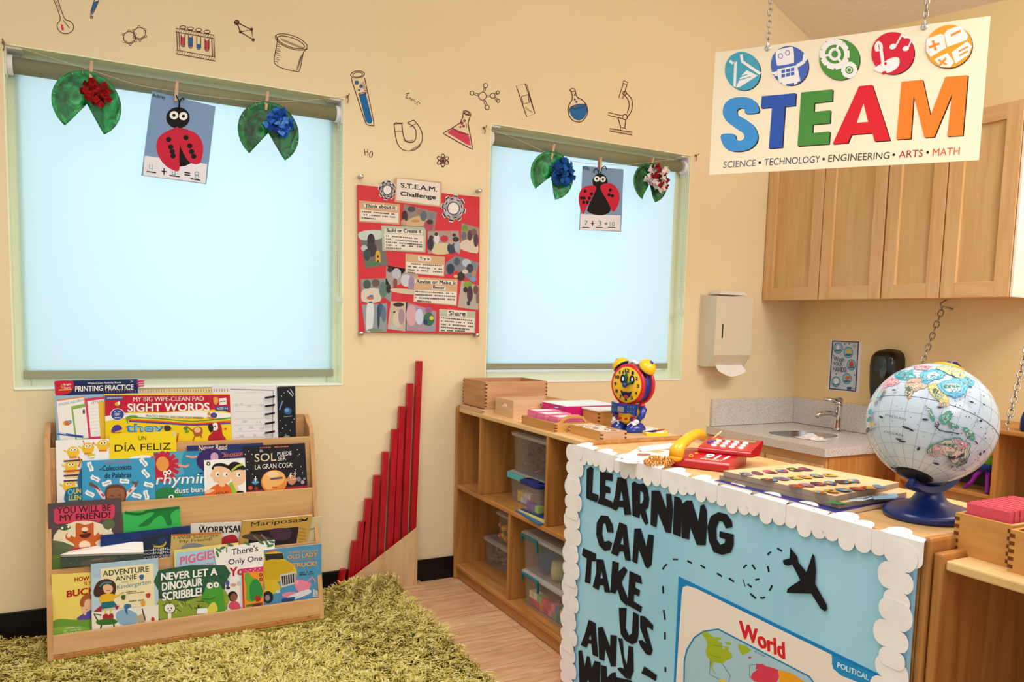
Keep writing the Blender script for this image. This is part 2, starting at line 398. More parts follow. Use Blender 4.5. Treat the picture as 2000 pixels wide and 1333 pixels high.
# ------------------------------------------------------------------ furniture
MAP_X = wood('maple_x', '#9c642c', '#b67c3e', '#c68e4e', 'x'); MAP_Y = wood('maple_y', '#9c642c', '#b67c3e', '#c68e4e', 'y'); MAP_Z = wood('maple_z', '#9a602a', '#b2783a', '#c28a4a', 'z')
TOPW = wood('table_top_wood', '#d3a468', '#e0b67c', '#e8c28c', 'y', .33)
PLY = wood('ply_edge', '#a9672c', '#c98a48', '#8f5522', 'y', .5, 2.5); PLYZ = wood('ply_edge_z', '#a9672c', '#c98a48', '#8f5522', 'z', .5, 2.5)
BIR = wood('birch_x', '#c08f58', '#cf9f69', '#d8ac78', 'x'); BIRZ = wood('birch_z', '#b9864e', '#ca9860', '#d4a772', 'z')
CAB = wood('cabinet_maple', '#d0a067', '#dcb07a', '#e4bd8b', 'z', .38); CABX = wood('cabinet_maple_y', '#cfa069', '#dcb07a', '#e2bb88', 'y', .38)

BACK_SHADE = wood('back_panel_shade_wood', '#855022', '#9a6430', '#aa7440', 'y')  # maple darkened to put the shelf interior's shade into the colour
def shelf_unit(label, x0, x1, y0, y1, h, rail, mids, ups, downs, group='low classroom shelf units'):
    """open front at x0; y0 far end, y1 near end"""
    t = .02; e = thing('shelf_unit', label, 'shelf unit', ((x0+x1)/2, (y0+y1)/2, 0), group)
    for y in (y0, y1+t):
        mb = MB(); mb.box((x0, y-t, 0), (x1, y, h+rail), MAP_Z); mb.build('side_panel', e, .005)
    mb = MB(); mb.box((x0+.008, y1+t, h-t), (x1-.002, y0-t, h), TOPW); mb.build('top', e, .004)
    mb = MB(); mb.box((x1-.012, y1+t, .02), (x1-.002, y0-t, h-t), BACK_SHADE); mb.build('back_panel', e)
    for z in mids:
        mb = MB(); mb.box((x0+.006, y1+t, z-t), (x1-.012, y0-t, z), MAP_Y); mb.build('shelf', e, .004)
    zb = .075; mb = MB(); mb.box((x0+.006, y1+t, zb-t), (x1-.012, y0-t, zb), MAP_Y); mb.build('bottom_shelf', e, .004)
    mb = MB(); mb.box((x0+.02, y1+t, .004), (x0+.038, y0-t, zb-t), MAP_Y); mb.build('kick_board', e)
    for y in ups:
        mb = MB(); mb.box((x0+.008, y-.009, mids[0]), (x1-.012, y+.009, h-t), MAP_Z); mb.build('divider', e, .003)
    for y in downs:
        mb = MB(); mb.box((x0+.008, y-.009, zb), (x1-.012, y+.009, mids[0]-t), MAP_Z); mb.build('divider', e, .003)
    return e
UA = shelf_unit('wooden cubby shelf holding bins, against the wall below the right window', 1.512, 1.975, -.014, -1.19, .848, .008, [.472], [-.275, -.885], [-.582])

# the unit behind the bulletin board
UB = thing('shelf_unit', 'wooden unit carrying the globe, its front covered by the blue bulletin board', 'shelf unit', (1.65, -1.9, 0), 'low classroom shelf units')
mb = MB(); mb.box((1.43, -2.520, .835), (1.88, -1.262, .855), TOPW); mb.build('top', UB, .004)
for y in (-1.245, -2.520):
    mb = MB(); mb.box((1.43, y-.02, 0), (1.87, y, .868), MAP_Z); mb.build('side_panel', UB, .007)
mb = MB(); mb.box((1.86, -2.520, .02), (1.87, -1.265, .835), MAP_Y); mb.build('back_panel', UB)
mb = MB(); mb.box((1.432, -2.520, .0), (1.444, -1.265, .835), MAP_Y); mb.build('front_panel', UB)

UC = shelf_unit('empty-fronted wooden shelf at the right edge with card boxes on top', 1.432, 1.86, -2.545, -3.15, .83, .012, [], [], [])

# ------------------------------------------------------------------ sink corner and right wall
STONE = noise_mat('speckled_counter', ['#8f857c', '#cfc7c0', '#dcd6d0', '#efece9'], 230, .3, 0, 2, (1, 1, 1), .5, [.3, .42, .55, .7])
STEEL = mat('#b9b9b8', .22, 1); CHROME = mat('#d8d8da', .1, 1); CREAM = mat('#ddd3bb', .4)
e = thing('countertop', 'speckled stone counter with backsplash around the small sink', 'countertop', (3.47, -.42, .65))
def ellpts(cx, cy, rx, ry, z, n=28, p=2.6):
    return [V((cx+rx*math.copysign(abs(math.cos(2*PI*i/n))**(2/p), math.cos(2*PI*i/n)), cy+ry*math.copysign(abs(math.sin(2*PI*i/n))**(2/p), math.sin(2*PI*i/n)), z)) for i in range(n)]
SX, SY, SRX, SRY = 3.435, -.43, .185, .155
mb = MB(); x0, x1, y0, y1, z0, z1 = 3.118, XR-.001, -.856, -.001, .648, .69
outer = [V((x0, y0, z1)), V((x1, y0, z1)), V((x1, y1, z1)), V((x0, y1, z1))]; hole = ellpts(SX, SY, SRX, SRY, z1)
allp = outer+hole; tri = tessellate_polygon([outer, hole])
mb.add(allp, [t if (allp[t[1]]-allp[t[0]]).cross(allp[t[2]]-allp[t[0]]).z > 0 else t[::-1] for t in tri], STONE)
lo = [V((p.x, p.y, z0)) for p in allp]
mb.add(lo, [t if (lo[t[1]]-lo[t[0]]).cross(lo[t[2]]-lo[t[0]]).z < 0 else t[::-1] for t in tri], STONE)
mb.add(outer+lo[:4], [(0, 4, 5, 1), (1, 5, 6, 2), (2, 6, 7, 3), (3, 7, 4, 0)], STONE)
n = len(hole); mb.add(hole+lo[4:], [(i, (i+1) % n, n+(i+1) % n, n+i) for i in range(n)], STONE)
mb.build('worktop', e)
mb = MB(); mb.box((3.14, -.021, .692), (XR-.002, -.002, .85), STONE); mb.build('backsplash', e, .002)
mb = MB(); mb.box((XR-.021, -.856, .692), (XR-.002, -.0215, .85), STONE); mb.build('backsplash', e, .002)
e = thing('sink', 'small oval stainless steel sink set into the speckled counter', 'sink', (SX, SY, .55))
mb = MB(); rings = []
for k, z in ((1.0, .686), (.97, .65), (.9, .6), (.75, .57), (.3, .562), (.1, .556)): rings += ellpts(SX, SY, (SRX-.003)*k, (SRY-.003)*k, z)
mb.add(rings, [(j*28+i, (j+1)*28+i, (j+1)*28+(i+1) % 28, j*28+(i+1) % 28) for j in range(5) for i in range(28)]+[tuple(140+i for i in range(28))], STEEL, True); mb.build('basin', e)
mb = MB(); mb.lathe([(.022, .559), (.018, .564), (.005, .562)], (SX, SY, 0), CHROME, 16); mb.build('drain', e)
e = thing('faucet', 'chrome single-lever faucet at the back of the sink', 'faucet', (3.705, -.435, .69))
fx, fy = 3.705, -.435
mb = MB(); mb.prism(ellpts(fx, fy, .028, .085, .6905, 28, 3), (0, 0, .008), CHROME); mb.build('base_plate', e, .002)
mb = MB(); mb.lathe([(.024, .698), (.024, .72), (.021, .74), (.021, .835), (.024, .84), (.024, .846)], (fx, fy, 0), CHROME, 20); mb.build('body', e)
mb = MB(); mb.tube([(fx-.015, fy, .79), (fx-.05, fy+.01, .803), (fx-.1, fy+.02, .80), (fx-.135, fy+.028, .79), (fx-.143, fy+.03, .775)], [.014, .015, .014, .014, .012], CHROME, 12); mb.build('spout', e)
mb = MB(); mb.tube([(fx, fy, .846), (fx, fy, .868)], .022, CHROME, 16); mb.tube([(fx+.015, fy, .87), (fx-.03, fy+.006, .872), (fx-.095, fy+.02, .88)], [.019, .014, .009], CHROME, 10); mb.build('lever', e)
# crumpled paper by the sink
mb = MB(); rnd = random.Random(5); vs = []; Nn = 9
for j in range(Nn):
    for i in range(Nn):
        u, v_ = i/(Nn-1)-.5, j/(Nn-1)-.5
        vs.append((SX-.10+u*.11+rnd.uniform(-.01, .01), SY-.155+v_*.16+rnd.uniform(-.01, .01), .6925+max(0, .5-math.hypot(u, v_))*.07*rnd.uniform(.3, 1.1)))
mb.add(vs, [(j*Nn+i, j*Nn+i+1, (j+1)*Nn+i+1, (j+1)*Nn+i) for j in range(Nn-1) for i in range(Nn-1)], mat('#efe6e0', .9))
tag(mb.build('paper_towel'), 'crumpled white paper towel at the front edge of the sink', 'paper towel')

e = thing('base_cabinet', 'maple cabinet under the speckled counter', 'cabinet', (3.47, -.42, 0))
mb = MB(); mb.box((3.16, -.83, .09), (3.8, -.016, .11), CAB); mb.build('floor_panel', e)
mb = MB(); mb.box((3.16, -.83, .111), (3.178, -.016, .648), CABX); mb.build('face_frame', e)
mb = MB(); mb.box((3.22, -.82, 0), (3.79, -.016, .09), mat('#4a3423', .6)); mb.build('toe_kick', e)
for ya, yb in ((-.435, -.02), (-.82, -.445)):
    mb = MB(); mb.box((3.142, ya+.003, .10), (3.16, yb-.003, .60), CAB); d = mb.build('door', e, .003)
    mb = MB(); mb.box((3.139, ya+.06, .16), (3.1425, yb-.06, .54), CAB); mb.build('door_panel', d, .002)
mb = MB(); mb.box((3.17, -.84, .06), (3.8, -.83, .648), wood('end_panel', '#b9783c', '#c98a4b', '#d79b5b', 'z')); mb.build('end_panel', e)

# upper cabinets
def upper(label, ya, yb, doors, endp):
    e = thing('wall_cabinet', label, 'cabinet', (3.66, (ya+yb)/2, 1.44), 'maple wall cabinets')
    mb = MB(); mb.box((3.522, yb+.001, 1.442), (XR-.002, ya-.001, 2.276), CAB); mb.build('body', e, .001)
    for a, b in doors:
        a -= .0035; b += .0035; z0, z1, s = 1.437, 2.28, .07
        mb = MB()
        for lo, hi, m_ in (((3.5, a-s, z0), (3.52, a, z1), CAB), ((3.5, b, z0), (3.52, b+s, z1), CAB), ((3.5, b+s, z0), (3.52, a-s, z0+s), CABX), ((3.5, b+s, z1-s), (3.52, a-s, z1), CABX)): mb.box(lo, hi, m_)
        d = mb.build('door', e, .0015)
        mb = MB(); mb.box((3.514, b+s, z0+s), (3.519, a-s, z1-s), wood('cabinet_panel', '#cda163', '#d6ae74', '#dfb985', 'z', .4)); mb.build('door_panel', d)
    if endp:
        mb = MB(); mb.box((3.503, yb-.012, 1.437), (XR-.002, yb-.0005, 2.28), mat('#f4ecdd', .35)); mb.build('end_panel', e, .001)
upper('pair of maple cabinet doors partly behind the hanging sign, beside the window wall', -.003, -.81, [(-.003, -.418), (-.418, -.81)], False)
upper('maple wall cabinet ending in a cream side panel at the right edge', -.814, -1.456, [(-.814, -1.13), (-1.13, -1.456)], True)

# towel dispenser
e = thing('towel_dispenser', 'beige metal paper towel dispenser on the wall beside the right window', 'towel dispenser', (3.17, 0, 1.04))
zl, zh, xl = 1.045, 1.452, 3.03; dt = -at(1400, 583, 0, xl).y; xr = at(1472, 584, 1, -dt).x; xr = min(xr, xl+.3)
mb = MB(); pr = [(-.002, zl+.0), (-.002, zh), (-dt, zh-.008), (-dt, zl+.065), (-dt*.62, zl)]
mb.prism([V((xl, y, z)) for y, z in pr], (xr-xl, 0, 0), CREAM); mb.build('body', e, .004)
mb = MB(); mb.box((xl-.006, -.0025, zl-.004), (xr+.006, -.0005, zh+.006), CREAM); mb.build('back_plate', e)
mb = MB(); mb.box((xl+.012, -dt-.003, zl+.068), (xr-.001, -dt+.002, zl+.11), CREAM); mb.build('lower_lip', e, .001)
mb = MB(); mb.box((xl+.05, -dt-.0015, zl+.165), (xl+.058, -dt+.001, zl+.245), mat('#2b2620', .4)); mb.build('level_slot', e)
TOW = mat('#efe8e2', .9)
mb = MB(); N = 10; vs = []
for j in range(4):
    for i in range(N+1):
        u = i/N; vs.append((xl+.045+(xr-xl-.075)*u, -dt*.72-.012*j+.004*math.sin(u*9+j), zl+.012-.022*j*(.55+.45*math.sin(PI*u))))
mb.add(vs, [(j*(N+1)+i, j*(N+1)+i+1, (j+1)*(N+1)+i+1, (j+1)*(N+1)+i) for j in range(3) for i in range(N)], TOW, True); mb.build('paper_towel', e)
mb = MB()
for k in range(4): mb.box((xl+.045+.004*k, -.10, zh+.004+k*.0045), (xr-.02-.006*k, -.018, zh+.008+k*.0045), TOW, Matrix.Translation((0, 0, 0)))
tag(mb.build('paper_towel_stack'), 'small folded stack of paper towels lying on the towel dispenser', 'paper towels')

# soap dispenser
e = thing('soap_dispenser', 'glossy black soap dispenser on the right wall above the sink', 'soap dispenser', (XR-.05, -.66, .93))
BLK = mat('#0d0d0e', .16, 0, .6); yc = -.668
mb = MB(); N = 22
prof = [(.87, .07, .05), (.885, .08, .075), (.97, .086, .09), (1.08, .086, .1), (1.13, .082, .095), (1.155, .07, .08), (1.17, .05, .06), (1.176, .02, .03)]
vs = []
for z, w_, d in prof:
    for k in range(N):
        a = PI*k/(N-1); c_, s_ = math.cos(a), math.sin(a)
        vs.append((XR-.002-d*abs(s_)**.55, yc+w_*math.copysign(abs(c_)**.5, c_), z))
mb.add(vs, [(j*N+i, (j+1)*N+i, (j+1)*N+i+1, j*N+i+1) for j in range(len(prof)-1) for i in range(N-1)]+[tuple(range(N))[::-1], tuple(range((len(prof)-1)*N, len(prof)*N))], BLK, True); mb.build('cover', e)
pl = Plane((XR-.104, 0, 0), (-1, 0, 0)); mb = MB()
sw = [pl.hit(x, y) for x, y in smooth_loop([(1721, 717), (1728, 702), (1732, 712), (1730, 727), (1726, 737), (1720, 738), (1718, 728)], 4)]
mb.prism(sw, (.012, 0, 0), clear_mat('smoke_window', '#39444c', .75, .05)); mb.build('window', e, .001)

# wash-hands poster
pl = Plane((XR-.0015, 0, 0), (-1, 0, 0)); mb = MB()
q = [pl.hit(x, y) for x, y in ((1622, 664), (1684, 668), (1678.5, 768), (1616, 761.5))]
mb.slab(q, (-1, 0, 0), .001, mat('#ece6e2', .35)); A = Art(mb, pl, 1340, 540, .33)
A.poly([(865, 380), (1024, 387), (1006, 684), (845, 668)], '#3b3a68'); A.poly([(871, 386), (1017, 393), (1000, 677), (851, 662)], '#c5d3dd')
for x, y, r in ((900, 425, 28), (960, 451, 28), (978, 525, 27), (952, 607, 27), (887, 625, 27)):
    A.ell(x, y, r, r*1.2, '#2f6d92'); A.ell(x, y, r-3, r*1.2-4, '#8fbfd8'); A.ell(x, y+14, r*.7, 7, '#3c7da3')
A.blob([(893, 410), (905, 408), (908, 430), (890, 432)], '#e8e8e8'); A.blob([(948, 445), (965, 430), (978, 448), (960, 458)], '#e3c63f'); A.blob([(966, 510), (985, 505), (990, 530), (968, 535)], '#d0523f')
A.blob([(940, 600), (962, 590), (972, 604), (948, 612)], '#d9713c'); A.blob([(875, 612), (895, 605), (902, 630), (880, 640)], '#eeeeee')
A.t('Wash', 873, 503, 936, 508, 28, '#2a2a5e', .02); A.t('YOUR', 871, 530, 926, 534, 24, '#2a2a5e', .02); A.t('HANDS!', 869, 563, 950, 570, 30, '#2a2a5e', .02)
A.rect(953, 656, 978, 672, '#25447c'); A.line([(984, 666), (998, 667)], 6, '#8a93a5'); A.line([(935, 430), (930, 432)], 3, '#2a2a5e')
A.dots([(966, 400), (940, 400), (1000, 410), (888, 578), (998, 585), (872, 468)], 5, '#5f87a8'); A.ell(996, 413, 11, 13, '#b9b6b2')
tag(mb.build('hand_washing_poster'), 'small wash your hands poster on the wall beside the soap dispenser', 'poster')

# wall shelf hung on chains
UD = thing('wall_shelf', 'wooden cubby shelf hung on chains from the right wall, behind the globe', 'shelf', (3.6, -1.6, .45))
sx = 3.43
mb = MB(); mb.box((sx-.01, -2.15, .842), (XR-.003, -1.02, .862), MAP_Y); mb.build('top', UD, .004)
for y in (-1.02, -1.484, -2.13):
    mb = MB(); mb.box((sx, y-.02, .40), (XR-.014, y, .842), MAP_Z); mb.build('side_panel' if y != -1.484 else 'divider', UD, .003)
mb = MB(); mb.box((sx+.01, -1.484, .545), (XR-.014, -1.04, .563), MAP_Y); mb.build('shelf', UD, .003)
mb = MB(); mb.box((sx+.01, -2.13, .415), (XR-.014, -1.504, .433), MAP_Y); mb.build('shelf', UD, .003)
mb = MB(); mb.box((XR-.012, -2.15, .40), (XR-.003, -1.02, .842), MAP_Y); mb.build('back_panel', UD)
mb = MB(); mb.box((sx+.05, -1.484, .30), (sx+.06, -1.04, .545), wood('hanging_back', '#b48a55', '#c09763', '#c9a26e', 'y')); mb.build('apron', UD)
GALV = mat('#a9aaa6', .3, .9)
def chain(mb, a, b, L, wd, r, m_):
    a, b = V(a), V(b); d = b-a; n = max(1, int(round(d.length/(L-2*r*1.3)))); t = d.normalized(); st = d.length/n
    u = t.orthogonal().normalized(); w2 = t.cross(u)
    for k in range(n):
        c = a+t*(k+.5)*st; s_ = u if k % 2 else w2; hl = st/2+r*1.2-wd/2; pts = []
        for i in range(5): an = PI*i/4; pts.append(c+t*(hl+math.sin(an)*wd/2)+s_*(math.cos(an)*wd/2))
        for i in range(5): an = PI*i/4; pts.append(c-t*(hl+math.sin(an)*wd/2)-s_*(math.cos(an)*wd/2))
        mb.tube(pts, r, m_, 6, True)
def wall_chain(label, top, bot):
    e = thing('hanging_chain', label, 'chain', top, 'shelf chains'); top, bot = V(top), V(bot); d = (bot-top).normalized()
    mb = MB(); chain(mb, top+d*.03, bot-d*.03, .042, .022, .0032, GALV); mb.build('links', e)
    mb = MB(); mb.tube([(XR-.001, top.y-.03, top.z-.015), top+V((-.02, -.01, -.005)), top+d*.03, top+d*.04+V((.01, 0, .012))], .004, GALV, 8)
    mb.tube([(XR-.001, top.y+.01, top.z+.03), top+V((-.025, 0, .012)), top+d*.03], .0035, GALV, 8); mb.build('wall_hook', e)
    mb = MB(); p = bot; mb.tube([p-d*.035, p-d*.02+V((0, .012, 0)), p-d*.005+V((0, -.004, 0)), p+d*.012+V((0, -.012, 0)), p+V((0, 0, -.004))], .003, GALV, 8); mb.build('shelf_hook', e)
wall_chain('grey steel chain running up from behind the globe to the right wall', (3.79, -.965, 1.41), (sx+.012, -1.03, .868))
wall_chain('grey steel chain crossing in front of the black planets book', (3.79, -1.42, 1.41), (sx+.012, -1.528, .868))
# ------------------------------------------------------------------ wall stickers
WP = Plane((0, -.0006, 0), (0, -1, 0)); INK = mat('#54261c', .5); DRED = mat('#cf3f58', .5); DBLU = mat('#1a68a6', .5); FILM = mat('#efd6ae', .5)
R1 = (0, 0, .35035); R2 = (600, 0, .4)
def decal(label, reg, fn, name='wall_sticker'):
    mb = MB(); fn(Art(mb, WP, *reg, base=.0002)); return tag(mb.build(name), label, 'wall sticker', 'science wall stickers')
def d_flask(A):
    A.line([(296, -10), (336, 98), (320, 132), (322, 160), (345, 184), (378, 187), (406, 168), (409, 140), (390, 118), (358, 100), (320, -10)], 4, INK, sm=3)
    A.blob([(340, 140), (348, 138), (356, 165), (345, 168)], DRED); A.line([(352, 112), (388, 158)], 3, INK); A.line([(310, 0), (335, 60)], 2, INK)
decal('round flask sticker with a red drop, cut by the top edge of the photo', R1, d_flask)
def d_drop(A):
    A.poly([(522, 12), (548, 4), (528, 50), (512, 76), (506, 66)], DBLU); A.line([(530, -12), (508, 60), (506, 88)], 4, INK); A.line([(556, -10), (530, 52), (514, 82)], 4, INK)
    A.ell(511, 96, 8, 9, INK); A.ell(511, 97, 3, 4, FILM)
decal('small dropper sticker with blue liquid at the top of the wall', R1, d_drop)
def d_hex(A):
    for cx, cy in ((722, 210), (778, 186)):
        P = [(cx+42*math.cos(PI/3*i+.45)*.9, cy+38*math.sin(PI/3*i+.45)) for i in range(6)]
        A.line(P, 5, INK, True); A.line([(cx+(x-cx)*.8, cy+(y-cy)*.8) for x, y in P[:3]], 3, INK)
        for p in P: A.ell(p[0], p[1], 7, 7, INK); A.ell(p[0], p[1], 4, 4, FILM)
decal('two joined hexagon rings molecule sticker above the left window', R1, d_hex)
def d_rack(A):
    def bar(q):
        A.poly(q, FILM); A.line(q, 4, INK, True)
        for i in range(16):
            u = i/16; x0 = q[3][0]+(q[2][0]-q[3][0])*u; y0 = q[3][1]+(q[2][1]-q[3][1])*u; x1 = q[0][0]+(q[1][0]-q[0][0])*(u+.05); y1 = q[0][1]+(q[1][1]-q[0][1])*(u+.05)
            A.line([(x0, y0), (x1, y1)], 2, INK)
    for x, y, c, top in ((1020, 150, DRED, 205), (1062, 157, DBLU, 207), (1108, 165, DBLU, 245), (1154, 175, DRED, 225)):
        A.poly([(x-9, top), (x+9, top+2), (x+8, y+100), (x, y+108), (x-8, y+100)], c)
        A.line([(x-11, y+40), (x-11, y+98), (x-6, y+110), (x+6, y+111), (x+11, y+99), (x+11, y+42)], 4, INK); A.ell(x, y+2, 17, 8, FILM); A.ring(x, y+2, 17, 8, 4, INK); A.rect(x-12, y+8, x+12, y+16, INK)
    bar([(980, 158), (1195, 197), (1195, 215), (980, 178)]); bar([(982, 280), (1200, 318), (1201, 340), (984, 300)])
    for q in ([(985, 180), (990, 280)], [(998, 182), (1003, 283)], [(1180, 212), (1186, 314)], [(1192, 214), (1197, 316)]): A.line(q, 4, INK)
decal('test tube rack sticker with four red and blue tubes', R1, d_rack)
def d_tri(A):
    A.line([(1320, 125), (1402, 165), (1340, 178)], 6, INK); A.line([(1320, 125), (1340, 178), (1412, 222), (1402, 165)], 6, INK)
    for x, y, r in ((1320, 125, 15), (1402, 164, 9), (1341, 178, 9), (1412, 222, 9)): A.ell(x, y, r, r, INK)
    A.ell(1318, 120, 8, 5, '#8a6a58')
decal('dark four-ball molecule sticker above the left window', R1, d_tri)
def d_beaker(A):
    A.line([(1535, 195), (1546, 230), (1528, 330), (1540, 362), (1580, 382), (1650, 398), (1672, 388), (1690, 300), (1696, 286), (1714, 272)], 4, INK, sm=3)
    A.ring(1624, 234, 94, 36, 4, INK, .34); A.ring(1622, 236, 80, 26, 4, INK, .34)
    for i in range(12): A.line([(1565+i*11, 212+i*4.5), (1580+i*11, 230+i*4.8)], 2.5, INK)
    for i in range(9): A.line([(1542-i*1.2, 245+i*12), (1560-i*1.2+(i % 2)*8, 250+i*12)], 2.5, INK)
    for i in range(12): A.line([(1690-i*2.2, 300+i*7.5), (1672-i*2, 322+i*6.5)], 2, INK)
decal('large empty beaker sticker at the right end of the left window', R1, d_beaker)
def d_tube(A):
    A.poly([(252, 462), (286, 455), (318, 590), (312, 604), (300, 604), (286, 592)], DBLU)
    A.line([(214, 380), (280, 585), (296, 610), (315, 612), (325, 596), (280, 380)], 4, INK, sm=3); A.ring(246, 364, 34, 17, 4, INK, -.1); A.ring(247, 365, 24, 11, 3, INK, -.1)
    A.ring(269, 458, 18, 5, 4, INK, -.15)
    for x, y, r in ((242, 404, 9), (263, 422, 7), (253, 440, 4)): A.ell(x, y, r, r, DBLU); A.ring(x, y, r, r, 2.5, INK)
    for i in range(9): A.line([(277+i*2.2, 398+i*7), (262+i*2.6, 412+i*5)], 2, INK)
    for i in range(12): A.line([(290+i*2.4, 470+i*9.5), (298+i*2.2, 467+i*9.5)], 2.5, FILM)
decal('tall test tube sticker half full of blue, right of the left window', R2, d_tube)
def d_emc(A):
    A.line([(500, 455), (484, 458), (488, 466), (480, 476), (494, 482)], 4, INK); A.line([(498, 476), (508, 480)], 3, INK); A.line([(497, 482), (507, 486)], 3, INK)
    A.line([(508, 494), (514, 482), (518, 492), (525, 484), (527, 498)], 3.5, INK); A.line([(545, 497), (536, 499), (535, 508), (541, 511)], 3.5, INK); A.line([(546, 500), (551, 503), (546, 509)], 2.5, INK); A.dots([(528, 507)], 2, INK)
decal('small E=mc2 formula sticker', R2, d_emc)
def d_mag(A):
    A.line([(424, 606), (440, 700), (478, 736), (530, 730), (560, 690), (558, 640), (524, 590), (508, 592), (489, 600)], 4, INK, sm=3)
    A.line([(462, 604), (470, 665), (486, 692), (512, 696), (528, 682), (532, 650), (522, 622), (489, 600)], 4, INK, sm=3); A.line([(424, 606), (430, 600), (468, 602), (462, 604), (424, 606)], 3.5, INK)
    A.line([(428, 640), (468, 640)], 3.5, INK); A.line([(502, 620), (530, 606)], 3.5, INK)
    for i in range(8): A.line([(470+i*6, 680+6*math.sin(i*.4)), (476+i*6, 692+6*math.sin(i*.4))], 2, INK); A.line([(505+i*6, 735-i*2), (512+i*6, 728-i*4)], 1.8, INK)
decal('horseshoe magnet sticker above the red poster', R2, d_mag)
def d_erl(A):
    A.poly([(684, 648), (712, 626), (788, 656), (800, 712), (780, 706)], DRED)
    A.line([(762, 552), (748, 600), (674, 645), (678, 660), (795, 724), (806, 718), (790, 628), (786, 600), (798, 562)], 4.5, INK, sm=2); A.ring(780, 552, 19, 9, 4, INK, .4); A.ring(780, 553, 12, 5, 3, INK, .4)
    for x, y, r in ((768, 590, 5), (756, 602, 6), (764, 616, 5), (748, 620, 4)): A.ell(x, y, r, r, DRED); A.ring(x, y, r, r, 2.5, INK)
    A.line([(712, 626), (740, 648), (788, 656)], 3, INK); A.line([(775, 600), (780, 625)], 2, INK)
decal('conical flask sticker with red liquid left of the right window', R2, d_erl)
def d_mol(A):
    for q in (((856, 470), (871, 420)), ((856, 470), (808, 455)), ((856, 470), (879, 524)), ((856, 470), (906, 468)), ((906, 468), (930, 453)), ((906, 468), (932, 492))):
        (a, b), (c, d) = q; n = math.hypot(c-a, d-b); nx, ny = -(d-b)/n*4, (c-a)/n*4
        A.line([(a+nx, b+ny), (c+nx, d+ny)], 3, INK); A.line([(a-nx, b-ny), (c-nx, d-ny)], 3, INK)
    for x, y, r in ((856, 470, 18), (871, 418, 10), (805, 455, 9), (879, 525, 10), (906, 468, 11), (931, 452, 7), (933, 493, 7)): A.ell(x, y, r+2, r*1.05+2, INK); A.ell(x, y, r-1.5, r*1.05-1.5, FILM)
decal('ball-and-stick molecule sticker above the right window', R2, d_mol)
def d_slide(A):
    q = [(1021, 420), (1064, 408), (1112, 555), (1072, 570)]; A.line(q, 4, INK, True); A.line([(1064, 408), (1074, 418), (1112, 555)], 3, INK)
    s_ = [(1046, 472), (1078, 462), (1085, 500), (1055, 510)]; A.line(s_, 4, INK, True)
    for i in range(8): A.line([(1062+i*5, 530+i*3), (1068+i*4, 522+i*3)], 1.8, INK)
decal('glass slide sticker left of the blue round flask', R2, d_slide)
def d_round(A):
    A.blob([(1280, 530), (1330, 512), (1362, 512), (1366, 545), (1350, 578), (1322, 588), (1295, 572)], DBLU)
    A.line([(1285, 440), (1296, 478), (1276, 520), (1278, 560), (1300, 590), (1340, 594), (1366, 560), (1366, 520), (1345, 490), (1318, 474), (1308, 440)], 4.5, INK, sm=3); A.ring(1296, 440, 13, 7, 4, INK)
    A.ring(1322, 520, 38, 9, 4, INK, -.2)
    for x, y, r in ((1306, 464, 3), (1307, 486, 4), (1315, 498, 4)): A.ell(x, y, r, r, DBLU); A.ring(x, y, r, r, 2, INK)
decal('round flask sticker half full of blue liquid above the right window', R2, d_round)
def d_micro(A):
    def bar(q): A.poly(q, FILM); A.line(q, 4, INK, True)
    bar([(1545, 404), (1562, 412), (1540, 484), (1522, 476)]); bar([(1545, 394), (1566, 404), (1562, 414), (1542, 406)])
    A.line([(1556, 452), (1582, 480), (1588, 510), (1582, 545), (1560, 576)], 4, INK, sm=3); A.line([(1548, 462), (1568, 490), (1572, 520), (1562, 552)], 4, INK, sm=3)
    A.ring(1550, 455, 9, 9, 4, INK); A.ring(1552, 572, 12, 13, 4, INK); bar([(1470, 550), (1540, 566), (1542, 580), (1470, 563)])
    A.line([(1518, 576), (1532, 625)], 4, INK); A.line([(1556, 586), (1550, 630)], 4, INK); bar([(1532, 622), (1556, 628), (1558, 642), (1530, 636)])
    q = [(1478, 628), (1588, 646), (1587, 660), (1477, 640)]; bar(q)
    for i in range(14): A.line([(1480+i*7.6, 638+i*1.3), (1486+i*7.6, 630+i*1.3)], 2, INK)
decal('microscope sticker above the right end of the right window', R2, d_micro)
def d_h2o(A):
    A.line([(279, 728), (283, 760)], 3.5, INK); A.line([(296, 727), (297, 757)], 3.5, INK); A.line([(281, 745), (297, 741)], 3.5, INK); A.ring(312, 754, 7, 14, 3.5, INK, .15)
    A.line([(292, 757), (298, 758), (294, 766), (300, 767)], 2, INK)
decal('small H2O formula sticker above the red poster', R2, d_h2o)
def d_atom(A):
    for r in (0, PI/3, -PI/3): A.ring(663, 784, 32, 11, 4, INK, r+PI/2)
    A.ell(663, 785, 8, 8, INK); A.dots([(640, 766), (688, 790), (660, 814), (650, 800), (675, 768)], 4, INK)
decal('small atom sticker right of the horseshoe magnet', R2, d_atom)

